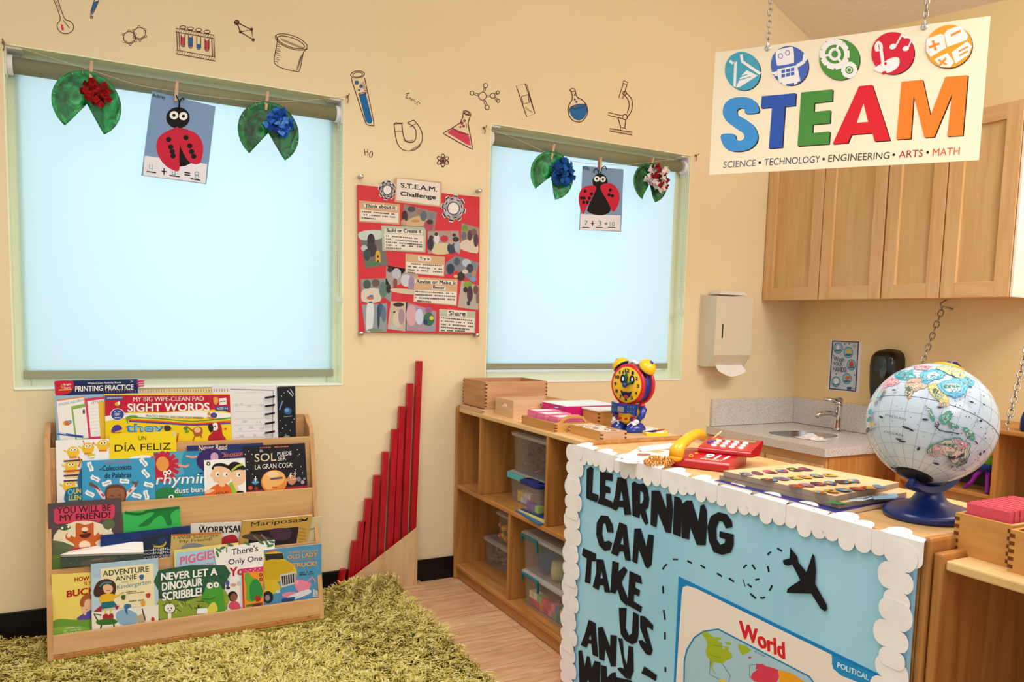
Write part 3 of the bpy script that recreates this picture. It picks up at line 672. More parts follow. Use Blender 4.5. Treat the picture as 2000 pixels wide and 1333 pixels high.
# ------------------------------------------------------------------ strings, clothes pegs, children's work
YS = -.028
STR = mat('#cdbb97', .8); PEG = wood('peg_wood', '#b98c63', '#caa078', '#d8b48d', 'z')
SP = Plane((0, YS, 0), (0, -1, 0))
def hook(label, px, py):
    p = at(px, py, 1, -.001); mb = MB(); HK = mat('#8c6a4c', .4, .4)
    mb.lathe([(.006, 0), (.006, .004), (.003, .006)], p, HK, 10, (0, -1, 0)); mb.tube([p+V((0, -.004, 0)), p+V((0, YS, 0)), p+V((0, YS-.004, .006))], .0022, HK, 8)
    mb.tube([p+V((0, -.01, -.004)), p+V((.003, -.012, -.018)), p+V((-.002, -.012, -.03))], .002, HK, 6)
    return tag(mb.build('wall_hook', loc=p), label, 'hook')
def string(label, pts):
    mb = MB(); P = [SP.hit(x, y) for x, y in smooth_loop(pts, 8, False)]; mb.tube(P, .0011, STR, 6); return tag(mb.build('hanging_string'), label, 'string', 'craft strings')
hook('bent hook at the upper left corner of the left window', 7, 84); hook('bent hook beside the blue test tube sticker', 678, 189)
hook('dark bent hook at the upper left corner of the right window', 945, 250); hook('hook at the upper right corner of the right window', 1358, 304)
string('string sagging across the top of the left window', [(7, 84), (100, 113), (178, 137), (265, 165), (345, 179), (430, 191), (520, 199), (600, 196), (678, 189)])
string('string sagging across the top of the right window', [(945, 248), (1010, 272), (1080, 304), (1130, 317), (1172, 321), (1220, 322), (1270, 317), (1310, 312), (1358, 304)])
def peg(label, top, bot):
    a, b = SP.hit(*top, .006), SP.hit(*bot, .006); d = (b-a).normalized(); s_ = d.cross(V((0, -1, 0))).normalized()*.0058; L = (b-a).length
    e = thing('clothes_peg', label, 'clothes peg', a, 'clothes pegs')
    for k, yo in ((0, -.001), (1, .0115)):
        mb = MB(); o = V((0, yo, 0))
        mb.prism([a-s_*.8+o, a+s_*.8+o, a+s_+d*L*.4+o, b+s_*.8+o, b-s_*.8+o, a-s_+d*L*.4+o], (0, -.005 if k == 0 else .005, 0), PEG); mb.build('leg', e, .0008)
    mb = MB(); c = a+d*L*.38; mb.tube([c-s_*1.15+V((0, .005, 0)), c+s_*1.15+V((0, .005, 0))], .0048, mat('#8d8f90', .3, 1), 10); mb.build('spring', e)
for a in (('leftmost clothes peg, holding the red-flowered lily pad', (179, 120), (177, 153)), ('clothes peg holding the ladybug page in the left window', (346, 160), (343, 198)),
          ('clothes peg holding the blue-flowered lily pad of the left window', (523, 179), (519, 215)), ('clothes peg holding the first lily pad of the right window', (1082, 282), (1076, 312)),
          ('clothes peg holding the ladybug page in the right window', (1173, 307), (1172, 336)), ('slanted clothes peg holding the white-flowered lily pad', (1276, 308), (1267, 333))): peg(*a)

GRN = noise_mat('green_plate_paint', ['#055026', '#0a7a3a', '#17a055', '#5cc98c'], 11, .35, .25, 5, (1.3, 1, 1), .5, [.34, .46, .58, .72], 2.5)
GRN2 = noise_mat('dark_green_plate_paint', ['#032e18', '#075a2a', '#10803d', '#3fae66'], 12, .35, .25, 5, (1.3, 1, 1), .5, [.34, .47, .6, .76], 2.5)
def plate(label, c, rx, ry, a0, a1, gm, flower, fcol, group='paper plate lily pads'):
    """paper plate cut to a lily pad: c centre px, wedge missing between a0..a1 (image angles, degrees)"""
    C0 = SP.hit(*c, .0); R = (SP.hit(c[0], c[1]-ry)-C0).length; RX = (SP.hit(c[0]+rx, c[1])-C0).length
    e = thing('paper_plate_lily_pad', label, 'paper craft', C0-V((0, 0, R)), group)
    mb = MB(); N = 48; vs = []; rad = [0, .35, .7, .8, .9, 1]; bow = [0, 0, .0, .002, .006, .009]
    aa = [math.radians(a1+(360-(a1-a0))*i/N) for i in range(N+1)]
    for r, b in zip(rad, bow):
        for i, t in enumerate(aa):
            fl = .0012*(i % 2) if r > .85 else 0
            vs.append(C0+V((math.cos(t)*r*RX, -.003-b-fl+.003*math.sin(t*2), -math.sin(t)*r*R)))
    RIM = mat('#7fc79a', .5)
    for k in range(16):
        t = aa[(k*3+1) % len(aa)]; d_ = V((math.cos(t)*RX, 0, -math.sin(t)*R)); w_ = V((-math.sin(t)*RX, 0, -math.cos(t)*R))*.008
        a_, b_ = C0+d_*.9+V((0, -.0105, 0)), C0+d_*.985+V((0, -.0125, 0)); mb.add([a_-w_, a_+w_, b_+w_, b_-w_], [(0, 1, 2, 3)], RIM)
    fs = [(j*(N+1)+i, (j+1)*(N+1)+i, (j+1)*(N+1)+i+1, j*(N+1)+i+1) for j in range(5) for i in range(N)]
    mb.add(vs, fs, gm, True); o = mb.build('plate', e); sm = o.modifiers.new('thick', 'SOLIDIFY'); sm.thickness = .0012
    # crumpled tissue flower
    mb = MB(); fx, fy, fr = flower; F = SP.hit(fx, fy, .010); FR = (SP.hit(fx+fr, fy, .01)-F).length*1.3; rnd = random.Random(int(fx))
    cols = [mat(h, .8) for h in fcol]
    for k in range(64):
        a = rnd.uniform(0, 2*PI); q = math.sqrt(rnd.uniform(0, 1))*.72*FR; p = F+V((math.cos(a)*q, -rnd.uniform(0, .5)*FR, math.sin(a)*q)); L = FR*rnd.uniform(.22, .38); b = rnd.uniform(0, 2*PI)
        u = V((math.cos(b), rnd.uniform(-.6, .2), math.sin(b))).normalized(); v_ = V((-math.sin(b), rnd.uniform(-.5, .5), math.cos(b))).normalized()
        vs = [p+u*L*i*.5+v_*L*.6*j+V((0, rnd.uniform(-.35, .35)*L, 0)) for j in (-1, 0, 1) for i in (0, 1, 2)]
        mb.add(vs, [(0, 1, 4, 3), (1, 2, 5, 4), (3, 4, 7, 6), (4, 5, 8, 7)], cols[k % len(cols)])
    mb.build('tissue_flower', e)
plate('green paper plate lily pad with a red tissue flower, leftmost on the string', (170, 204), 66, 64, 62, 130, GRN, (190, 182, 25), ['#8e0d12', '#a8141a', '#7a0a10'])
plate('dark green paper plate lily pad with a blue flower, right of the left ladybug page', (524, 260), 58, 60, 58, 130, GRN2, (544, 241, 23), ['#1c4fb0', '#2c6fd0', '#173f94', '#4f8fe0'])
plate('green paper plate lily pad with a blue flower, left of the right ladybug page', (1076, 344), 41, 47, 80, 140, GRN, (1096, 338, 19), ['#164a98', '#1d66b8', '#0f3b80'])
plate('small green paper plate lily pad with a white and red flower', (1268, 358), 33, 39, 72, 118, GRN2, (1282, 349, 18), ['#e8dcda', '#d9c9ca', '#f0e8e6', '#8b1420'])

PAPB = mat('#7f9dc4', .8); BLKP = mat('#191616', .75); REDP = mat('#c9273f', .75); PAPW = mat('#e9e6ee', .8)
def sheet(label, q, fn, ant, k):
    pts = [SP.hit(*p) for p in q]; e = thing('ladybug_page', label, 'paper craft', (pts[3]+pts[2])/2, 'ladybug sum pages')
    mb = MB(); mb.slab(pts, (0, -1, 0), .0008, PAPB); A = Art(mb, SP, *k, base=.0004); fn(A); mb.build('page', e)
    mb = MB()
    for path in ant: mb.tube([SP.hit(k[0]+x*k[2], k[1]+y*k[2], .012) for x, y in smooth_loop(path, 4, False)], .0024, BLKP, 6)
    mb.build('pipe_cleaner_antennae', e)
def lb1(A):
    A.poly([(806, 868), (1155, 915), (1145, 1022), (798, 978)], PAPW)
    A.ell(1000, 830, 110, 100, BLKP); A.ell(992, 657, 66, 60, BLKP)
    A.blob([(925, 735), (960, 720), (1000, 718), (1000, 870), (998, 952), (950, 942), (905, 905), (876, 850), (872, 800), (890, 760)], REDP, 3)
    A.blob([(1000, 718), (1060, 728), (1110, 760), (1132, 815), (1130, 860), (1112, 912), (1060, 908), (1020, 850), (1002, 800)], REDP, 3)
    A.poly([(1003, 812), (1035, 902), (1000, 896)], BLKP)
    for x, y in ((940, 778), (952, 820), (960, 846), (965, 870), (1037, 768), (1058, 814), (1068, 846), (1080, 872)): A.ell(x, y, 15, 14, BLKP)
    for x, y in ((970, 643), (1022, 648)): A.ell(x, y, 24, 23, '#f4f1ee'); A.ell(x, y, 9, 9, BLKP)
    A.line([(818, 956), (870, 964)], 6, BLKP); A.line([(945, 978), (1002, 986)], 6, BLKP); A.line([(1062, 996), (1116, 1006)], 6, BLKP)
    A.line([(900, 955), (930, 958)], 6, BLKP); A.line([(915, 938), (914, 975)], 6, BLKP); A.line([(1028, 962), (1060, 966)], 6, BLKP); A.line([(1028, 974), (1060, 978)], 6, BLKP)
    G = '#3f9a86'
    for x, y in ((834, 930), (963, 965)): A.line([(x, y-12), (x-2, y+8), (x+16, y+10)], 3, G); A.line([(x+14, y-14), (x+13, y+20)], 3, G)
    A.ring(1097, 968, 11, 9, 3, G); A.ring(1098, 987, 10, 9, 3, G)
    A.t('Aubrey', 850, 545, 922, 560, 26, BLKP)
sheet('blue ladybug page reading 4 + 4 = 8, pegged in the left window', [(297, 178), (421, 208), (403, 360), (276, 343)], lb1, [[(998, 610), (1000, 570), (985, 540), (984, 530)], [(998, 610), (1000, 575), (1010, 553), (1022, 548), (1024, 558)]], R1)
def lb2(A):
    A.poly([(1334, 1046), (1530, 1052), (1530, 1128), (1332, 1122)], PAPW); A.ell(1430, 888, 37, 40, BLKP)
    A.poly(smooth_loop([(1424, 905), (1460, 950), (1482, 1020), (1462, 1046), (1420, 1052), (1380, 1040), (1368, 1020), (1400, 950)], 3), BLKP)
    A.blob([(1412, 918), (1370, 908), (1335, 930), (1325, 975), (1334, 1020), (1350, 1045), (1366, 1010)], REDP, 3); A.blob([(1430, 915), (1465, 895), (1500, 905), (1524, 945), (1522, 990), (1495, 1036), (1470, 990)], REDP, 3)
    for x, y in ((1357, 935), (1352, 968), (1340, 968), (1350, 988), (1368, 988), (1378, 968), (1388, 948), (1480, 928), (1474, 952), (1490, 957)): A.ell(x, y, 8, 8, BLKP)
    for x, y in ((1414, 874), (1444, 876)): A.ell(x, y, 14, 14, '#f4f1ee'); A.ell(x, y, 6, 6, BLKP)
    for x in (1342, 1408, 1468): A.line([(x, 1111), (x+36, 1112)], 3.5, BLKP)
    A.line([(1385, 1092), (1402, 1092)], 3.5, BLKP); A.line([(1394, 1080), (1394, 1104)], 3.5, BLKP); A.line([(1452, 1090), (1466, 1090)], 3.5, BLKP); A.line([(1452, 1097), (1466, 1097)], 3.5, BLKP)
    G = '#3f9a86'; A.t('7', 1354, 1100, 1370, 1100, 22, G); A.t('3', 1420, 1102, 1436, 1102, 24, G); A.t('10', 1478, 1106, 1502, 1106, 22, G); A.t('Wila', 1345, 830, 1378, 832, 18, BLKP)
sheet('blue ladybug page reading 7 + 3 = 10, pegged in the right window', [(1138, 324), (1218, 331), (1213, 453), (1131, 449)], lb2, [[(1424, 850), (1415, 825), (1402, 830), (1402, 845)], [(1432, 850), (1440, 820), (1455, 812), (1462, 828)]], R2)

# ------------------------------------------------------------------ poster behind clear acrylic
R6 = (680, 330, .26266)
e = thing('poster_display', 'red challenge poster behind a clear acrylic panel on four standoffs, between the windows', 'poster', (1.33, 0, 1.17))
PP = Plane((0, -.012, 0), (0, -1, 0))
mb = MB(); pq = [PP.hit(*p) for p in ((697.5, 361), (937, 385), (935.5, 654), (701, 649))]; mb.slab(pq, (0, -1, 0), .002, mat('#d3222f', .5)); pr = mb.build('poster_print', e)
AC = clear_mat('acrylic', '#ffffff', .0, .015, 1.22); AP = Plane((0, -.022, 0), (0, -1, 0))
mb = MB(); aq = [AP.hit(*p) for p in ((696, 341), (943, 366), (940.5, 667), (693, 663))]; mb.slab(aq, (0, -1, 0), .005, AC); mb.build('acrylic_sheet', e)
for x, y in ((705, 345), (936, 373), (705, 652), (931, 655)):
    p = at(x, y, 1, -.022); mb = MB(); mb.lathe([(.009, -.022), (.009, .003), (.0095, .004), (.0095, .012), (.008, .014)], V((p.x, -.022, p.z)), mat('#c9c9cc', .25, 1), 18, (0, -1, 0)); mb.build('standoff', e)
PCOL = dict(tan='#d1a97e', sage='#b6bfa6', crm='#eadfd2')
def panel(q, bg, lines, title, small, name='text_panel'):
    mb = MB(); pl2 = Plane((0, -.0135, 0), (0, -1, 0)); pts = [pl2.hit(R6[0]+x*R6[2], R6[1]+y*R6[2]) for x, y in q]; mb.slab(pts, (0, -1, 0), .001, mat(bg, .6)); A = Art(mb, pl2, *R6)
    for tq, st, h in title:
        A.poly(tq[0], PCOL['crm']) if tq[0] else None
        A.text(st, tq[1], tq[2], (tq[1][0], tq[1][1]-h), '#171214', .06)
    if small: A.poly(small, PCOL['crm'])
    for x0, y0, x1, y1 in lines: A.squiggle(x0, y0, x1, y1, 9, '#57494a', 14)
    mb.build(name, pr)
panel([(352, 62), (695, 98), (690, 286), (345, 246)], PCOL['tan'], [], [(([(364, 70), (684, 106), (678, 274), (358, 232)], (392, 138), (660, 170), 0), 'S.T.E.A.M.', 34), ((None, (390, 208), (650, 236), 0), 'Challenge', 40)], None)
panel([(82, 235), (385, 263), (382, 415), (80, 394)], PCOL['tan'], [(102, 318, 350, 338), (102, 340, 368, 362), (102, 364, 212, 374)], [(([(118, 256), (366, 280), (362, 308), (118, 284)], (128, 286), (352, 302), 0), 'Think about it', 26)], [(94, 302), (372, 330), (370, 403), (92, 384)])
panel([(248, 422), (580, 436), (574, 622), (255, 608)], PCOL['sage'], [(282, 498, 520, 520), (282, 522, 552, 546), (282, 544, 552, 566), (282, 566, 555, 580), (282, 588, 398, 594)], [(([(272, 442), (556, 456), (554, 490), (272, 474)], (286, 470), (544, 478), 0), 'Build or Create it', 27)], [(268, 478), (562, 496), (558, 612), (272, 598)])
panel([(426, 630), (720, 655), (714, 802), (424, 775)], PCOL['tan'], [(440, 704, 700, 722), (440, 726, 700, 748), (440, 750, 705, 770), (440, 768, 520, 778)], [(([(520, 650), (615, 656), (615, 690), (520, 684)], (532, 680), (606, 686), 0), 'Try it', 24)], [(432, 692), (712, 716), (708, 795), (430, 772)])
panel([(490, 805), (815, 822), (806, 1020), (484, 990)], PCOL['tan'], [(498, 912, 800, 930), (498, 936, 800, 950), (498, 958, 795, 974), (498, 980, 620, 990)], [(([(500, 822), (806, 838), (804, 866), (500, 850)], (510, 850), (800, 862), 0), 'Revise or Make it', 26), (([(622, 870), (726, 874), (724, 902), (622, 896)], (632, 892), (718, 896), 0), 'Better', 22)], [(494, 898), (808, 916), (803, 1012), (492, 984)])
panel([(678, 1042), (948, 1062), (944, 1222), (675, 1212)], PCOL['sage'], [(690, 1108, 925, 1130), (690, 1132, 930, 1150), (690, 1156, 935, 1174), (690, 1178, 920, 1196), (690, 1200, 870, 1208)], [(([(738, 1050), (884, 1060), (882, 1102), (738, 1094)], (750, 1090), (872, 1096), 0), 'Share', 34)], [(684, 1096), (940, 1112), (936, 1216), (682, 1206)])
def snap(q, bgc, blobs):
    mb = MB(); pl2 = Plane((0, -.013, 0), (0, -1, 0)); pts = [pl2.hit(R6[0]+x*R6[2], R6[1]+y*R6[2]) for x, y in q]; mb.slab(pts, (0, -1, 0), .0006, mat(bgc, .4)); A = Art(mb, pl2, *R6)
    for pp, c in blobs:
        if len(pp) > 3 and not isinstance(pp[0], (int, float)): A.blob(pp, c, 3)
        else: A.ell(*pp, c)
    mb.build('photograph', pr)
SK, HR, DK, CL = '#b98a66', '#33231d', '#3a3a48', '#c9b8a4'
snap([(416, 262), (660, 325), (640, 465), (390, 425)], '#8d8178', [([(430, 390), (520, 350), (590, 380), (580, 420), (440, 424)], '#cfae86'), ((420, 355, 22, 45), HR), ((412, 398, 20, 22), '#c79a83'), ((600, 420, 36, 42), '#b0485a'), ((608, 395, 24, 18), HR), ((560, 350, 25, 40), '#5b667c'), ((470, 300, 30, 22), '#4a4048'), ((530, 320, 22, 16), '#9c6f5a'), ((625, 350, 22, 22), '#767f8f'), ((500, 388, 30, 10), '#b98a4e')])
snap([(75, 468), (248, 448), (298, 715), (130, 742)], '#6e6a63', [([(85, 470), (238, 455), (244, 520), (100, 530)], '#c3cfc6'), ((170, 530, 28, 48), HR), ((172, 600, 40, 55), '#3a2f2c'), ((120, 590, 25, 22), '#b9bfc9'), ((140, 640, 26, 44), '#2e4a4a'), ([(205, 620), (235, 615), (240, 705), (208, 708)], '#d9a520'), ((221, 652, 8, 10), HR), ((222, 690, 8, 10), HR), ((185, 705, 60, 16), '#4a7a48')])
snap([(590, 462), (822, 460), (834, 602), (826, 635), (596, 632)], '#a89a90', [([(640, 560), (760, 560), (750, 630), (630, 630)], '#d4c49a'), ((612, 560, 24, 48), '#2a2a33'), ((618, 512, 16, 18), HR), ((658, 520, 20, 38), '#dcd3dc'), ((655, 486, 13, 14), HR), ((715, 520, 30, 26), '#c03040'), ((770, 590, 34, 42), '#33394e'), ((766, 545, 18, 18), '#c79a83'), ((810, 570, 22, 50), '#a9b0bd'), ((800, 525, 24, 20), HR), ((750, 480, 14, 14), SK), ((788, 492, 14, 12), HR)])
snap([(844, 402), (975, 440), (962, 632), (834, 598)], '#9a8a7c', [([(845, 540), (930, 520), (962, 560), (960, 628), (836, 596)], '#d9c8b2'), ((868, 440, 22, 22), '#6a8f2c'), ((905, 495, 18, 42), '#5a3d3a'), ((950, 530, 18, 52), '#4b3a3f'), ((860, 500, 18, 34), '#6f6a78'), ((935, 470, 22, 24), '#7a5a48')])
snap([(726, 700), (800, 645), (972, 700), (938, 850), (720, 790)], '#7b838f', [((760, 745, 30, 40), '#2c3342'), ((840, 800, 28, 34), HR), ((808, 690, 22, 30), '#4c5468'), ((880, 700, 34, 30), '#b9c0c9'), ((905, 740, 26, 34), DK), ((935, 780, 16, 22), SK), ((930, 820, 24, 20), '#7a9ac6'), ((870, 765, 22, 16), '#d9c6a8'), ((800, 800, 16, 12), '#d4c08e')])
snap([(285, 720), (440, 745), (520, 790), (505, 945), (275, 912)], '#a99f98', [((360, 780, 34, 40), '#b9bcc9'), ((350, 850, 16, 36), '#8a4a3c'), ((310, 750, 20, 20), HR), ((430, 830, 40, 46), '#c9cdd6'), ((470, 850, 22, 50), '#9a8aa6'), ([(330, 890), (480, 900), (480, 935), (330, 915)], '#d6c2a6')])
snap([(95, 820), (285, 815), (325, 900), (318, 995), (96, 992)], '#8d938f', [([(110, 900), (230, 895), (240, 985), (110, 988)], '#d8cdbd'), ((140, 860, 28, 34), '#46564e'), ((205, 850, 30, 30), '#6f5048'), ((260, 900, 30, 60), '#5b7a70'), ((300, 890, 18, 36), HR), ((165, 960, 28, 14), '#c4684a'), ((172, 945, 16, 8), '#3f6fae')])
snap([(842, 832), (972, 870), (968, 1050), (815, 1030)], '#b7aba0', [((890, 860, 34, 26), '#7ea32e'), ((905, 930, 22, 60), '#4a2d38'), ((950, 900, 20, 34), '#6a4a3c'), ((872, 900, 16, 22), HR), ((962, 960, 12, 44), '#7a6a5a'), ((895, 1000, 14, 18), '#2e2e36')])
snap([(102, 1012), (290, 1000), (285, 1212), (128, 1218)], '#8f9a9e', [([(140, 1010), (190, 1008), (180, 1190), (135, 1200)], '#d9dde0'), ((240, 1050, 26, 50), '#3e5a7a'), ((225, 1100, 10, 90), '#2f4058'), ((265, 1080, 18, 60), '#5e7488'), ((200, 1200, 60, 12), '#7d8a70')])
snap([(318, 985), (440, 990), (430, 1210), (292, 1190)], '#c7b49c', [((345, 1068, 10, 8), '#2a2222'), ((375, 1010, 40, 16), HR), ((370, 1120, 40, 60), '#d6c4b2'), ((395, 1100, 22, 60), '#a98a9a'), ((340, 1180, 40, 14), '#b6c0c6')])
snap([(430, 990), (655, 1060), (650, 1212), (425, 1205)], '#a98f9e', [((600, 1120, 40, 50), '#2f6a4a'), ((620, 1110, 16, 16), '#d9c62c'), ((575, 1140, 16, 22), '#1f2f6a'), ((600, 1050, 26, 24), '#9a5a8a'), ((470, 1090, 40, 80), '#d6a6b0'), ((530, 1100, 30, 60), '#c9d2e6'), ((610, 1190, 40, 16), '#8a9aa6')])
def gear(c, r0, r1, hole):
    mb = MB(); pl2 = Plane((0, -.0155, 0), (0, -1, 0)); A = Art(mb, pl2, *R6); N = 8
    def outline(ra, rb, o=0):
        P = []
        for k in range(N):
            for da, r in ((-.26, ra), (-.17, rb), (.17, rb), (.26, ra)): t = 2*PI*k/N+da+.2; P.append((c[0]+math.cos(t)*r*.93, c[1]+math.sin(t)*r*1.06))
        return P
    o = [pl2.hit(R6[0]+x*R6[2], R6[1]+y*R6[2]) for x, y in outline(r0+6, r1+6)]
    mb.prism([p+V((0, .001, 0)) for p in o], (0, -.001, 0), mat('#efe9e4', .5)); A.poly(outline(r0, r1), '#2a2628'); A.poly(outline(r0-10, r1-12), noise_mat('gear_print', ['#77747a', '#a9a7ad', '#d0ced2'], 40, .4))
    A.ell(c[0], c[1], hole+7, (hole+7)*1.08, '#3a3638'); A.ell(c[0], c[1], hole, hole*1.08, '#efe6e2'); mb.build('gear_cutout', pr)
gear((291, 157), 52, 68, 30); gear((783, 294), 72, 94, 40)

# ------------------------------------------------------------------ hanging sign
S3 = 3.0
def sg(px, py): return CAM+ray(px, py)*S3*.9999
k0 = ray(1397, 103)*S3; kb = ray(1385, 342)*S3*1.0142; kr = ray(1935, 31)*S3*.8492
TLs, BLs, TRs = CAM+k0, CAM+kb, CAM+kr
nrm = (TRs-TLs).cross(BLs-TLs).normalized()
if nrm.dot(CAM-TLs) < 0: nrm = -nrm
SG = Plane(TLs, nrm); R7 = (1360, 0, .32258)
e = thing('hanging_sign', 'cream rectangular STEAM sign hanging by two chains in front of the cabinets', 'sign', (BLs+(TRs-TLs)*.5))
mb = MB(); mb.slab([SG.hit(*p) for p in ((1397, 103), (1935, 31), (1912, 313), (1385, 342))], nrm, .006, mat('#f3e6c9', .45)); A = Art(mb, SG, *R7)
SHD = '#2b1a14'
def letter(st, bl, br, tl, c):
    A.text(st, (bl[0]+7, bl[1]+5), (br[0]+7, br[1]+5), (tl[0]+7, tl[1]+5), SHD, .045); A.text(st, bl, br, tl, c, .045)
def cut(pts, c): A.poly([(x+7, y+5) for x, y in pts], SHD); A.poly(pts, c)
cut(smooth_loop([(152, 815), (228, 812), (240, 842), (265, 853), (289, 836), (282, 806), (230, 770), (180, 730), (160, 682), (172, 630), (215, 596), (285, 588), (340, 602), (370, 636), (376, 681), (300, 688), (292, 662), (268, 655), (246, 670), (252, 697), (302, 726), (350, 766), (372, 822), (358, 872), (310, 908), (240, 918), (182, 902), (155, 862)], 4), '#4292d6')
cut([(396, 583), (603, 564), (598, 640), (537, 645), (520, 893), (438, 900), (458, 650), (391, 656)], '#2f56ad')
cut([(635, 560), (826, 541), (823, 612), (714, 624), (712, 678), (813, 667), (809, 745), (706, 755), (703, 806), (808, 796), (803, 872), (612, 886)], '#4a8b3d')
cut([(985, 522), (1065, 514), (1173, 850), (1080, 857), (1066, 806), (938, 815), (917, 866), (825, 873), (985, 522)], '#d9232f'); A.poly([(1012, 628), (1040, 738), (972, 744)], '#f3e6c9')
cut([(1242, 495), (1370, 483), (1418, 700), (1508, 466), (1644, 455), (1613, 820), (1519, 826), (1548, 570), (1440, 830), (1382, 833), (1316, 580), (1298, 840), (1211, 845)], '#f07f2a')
for st, x0, y0, x1, y1, h, c in (('SCIENCE', 162, 1018, 358, 1006, 40, '#6a6a86'), ('TECHNOLOGY', 410, 1003, 748, 984, 42, '#3a3a66'), ('ENGINEERING', 798, 981, 1168, 962, 43, '#3d4a35'), ('ARTS', 1225, 957, 1370, 949, 43, '#a02a2a'), ('MATH', 1430, 946, 1593, 936, 45, '#c8643c')): A.t(st, x0, y0, x1, y1, h, c, -.004, 4)
for x, y in ((384, 985), (771, 963), (1196, 937), (1401, 923)): A.ell(x, y, 8, 8, '#1d1a1c')
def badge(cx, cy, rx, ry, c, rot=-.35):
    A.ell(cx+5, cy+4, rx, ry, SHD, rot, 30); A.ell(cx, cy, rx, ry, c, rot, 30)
W_ = '#f1ecea'
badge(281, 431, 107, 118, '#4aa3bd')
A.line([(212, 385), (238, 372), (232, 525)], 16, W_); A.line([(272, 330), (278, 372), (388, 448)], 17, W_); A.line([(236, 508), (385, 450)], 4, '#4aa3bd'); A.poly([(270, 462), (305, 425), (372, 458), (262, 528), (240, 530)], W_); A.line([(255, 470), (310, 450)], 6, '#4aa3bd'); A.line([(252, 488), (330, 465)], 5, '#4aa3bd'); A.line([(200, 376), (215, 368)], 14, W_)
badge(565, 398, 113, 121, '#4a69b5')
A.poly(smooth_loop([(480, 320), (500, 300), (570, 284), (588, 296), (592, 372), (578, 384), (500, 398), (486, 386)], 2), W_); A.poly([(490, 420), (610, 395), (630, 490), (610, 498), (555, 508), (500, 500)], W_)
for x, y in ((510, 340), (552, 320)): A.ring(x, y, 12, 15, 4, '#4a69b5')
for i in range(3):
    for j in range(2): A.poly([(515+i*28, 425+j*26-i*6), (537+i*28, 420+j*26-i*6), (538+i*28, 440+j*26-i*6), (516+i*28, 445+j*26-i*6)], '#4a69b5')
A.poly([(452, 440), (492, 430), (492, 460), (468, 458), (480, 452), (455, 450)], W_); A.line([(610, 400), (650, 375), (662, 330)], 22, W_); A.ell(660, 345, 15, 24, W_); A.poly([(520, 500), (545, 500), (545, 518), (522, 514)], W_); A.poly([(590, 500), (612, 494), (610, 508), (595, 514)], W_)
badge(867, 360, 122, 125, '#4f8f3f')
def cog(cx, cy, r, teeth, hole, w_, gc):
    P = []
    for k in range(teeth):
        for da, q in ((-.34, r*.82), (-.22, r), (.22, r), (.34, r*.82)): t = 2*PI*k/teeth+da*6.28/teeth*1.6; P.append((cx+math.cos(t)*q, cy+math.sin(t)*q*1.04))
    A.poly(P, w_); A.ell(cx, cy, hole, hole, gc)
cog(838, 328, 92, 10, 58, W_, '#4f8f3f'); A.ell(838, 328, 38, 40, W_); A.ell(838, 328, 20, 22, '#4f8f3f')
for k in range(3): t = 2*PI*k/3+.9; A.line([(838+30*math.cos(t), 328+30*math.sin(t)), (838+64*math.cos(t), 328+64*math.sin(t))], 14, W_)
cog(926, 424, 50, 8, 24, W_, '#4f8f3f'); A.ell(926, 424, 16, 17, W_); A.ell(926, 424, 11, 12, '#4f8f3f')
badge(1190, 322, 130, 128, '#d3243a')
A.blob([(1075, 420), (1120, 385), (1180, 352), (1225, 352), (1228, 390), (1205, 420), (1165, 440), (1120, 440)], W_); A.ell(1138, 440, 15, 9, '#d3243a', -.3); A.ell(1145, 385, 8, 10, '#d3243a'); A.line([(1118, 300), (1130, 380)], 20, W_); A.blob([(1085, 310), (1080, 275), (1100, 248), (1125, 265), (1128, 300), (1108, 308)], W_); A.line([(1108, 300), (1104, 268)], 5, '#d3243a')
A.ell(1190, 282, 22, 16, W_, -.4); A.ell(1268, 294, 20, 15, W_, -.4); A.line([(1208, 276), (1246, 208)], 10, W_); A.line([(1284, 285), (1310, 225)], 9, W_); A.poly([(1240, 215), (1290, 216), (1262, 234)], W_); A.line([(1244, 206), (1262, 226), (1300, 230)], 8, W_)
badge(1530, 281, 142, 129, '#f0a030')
A.poly([(1392, 262), (1400, 232), (1480, 205), (1500, 212), (1512, 290), (1420, 345), (1392, 310)], W_); A.poly([(1500, 205), (1522, 180), (1600, 152), (1645, 215), (1640, 240), (1520, 285)], W_)
A.poly([(1440, 360), (1520, 320), (1560, 375), (1540, 405), (1480, 405)], W_); A.poly([(1545, 318), (1640, 250), (1668, 280), (1650, 330), (1570, 385)], W_)
O = '#ef8f30'; A.line([(1408, 288), (1472, 262)], 15, O); A.line([(1432, 245), (1450, 304)], 15, O); A.line([(1540, 215), (1602, 186)], 14, O); A.line([(1466, 362), (1516, 392)], 13, O); A.line([(1512, 352), (1470, 400)], 13, O); A.line([(1588, 312), (1645, 282)], 10, O); A.line([(1592, 338), (1645, 308)], 10, O)
mb.build('panel', e)
for x, y in ((433, 292), (1381, 164)):
    p = SG.hit(1360+x*.32258, y*.32258); mb = MB(); mb.lathe([(.006, -.008), (.011, -.001), (.011, .002), (.006, .003)], p, CHROME, 16, nrm); mb.build('grommet', e)
for lab, g, top in (('left sign chain', (1500, 93), (1502, -20)), ('right sign chain', (1806, 52), (1813, -20))):
    p = SG.hit(*g)+nrm*.002; zt = ceil_z(p.x, p.y)-.002; mb = MB(); t_ = V((p.x+(.01 if 'left' in lab else .05), p.y, zt))
    d = (t_-p).normalized(); mb.tube([p+V((0, 0, .002))+nrm*.006, p+V((0, 0, -.008)), p-nrm*.012+V((0, 0, -.002)), p-nrm*.008+V((0, 0, .02)), p+V((0, 0, .035)), p+nrm*.006+V((0, 0, .015))], .0022, CHROME, 8, True)
    chain(mb, p+d*.03, t_, .026, .014, .0019, GALV); tag(mb.build('sign_chain'), 'thin silver chain holding the %s end of the STEAM sign' % lab.split()[0], 'chain', 'sign chains')
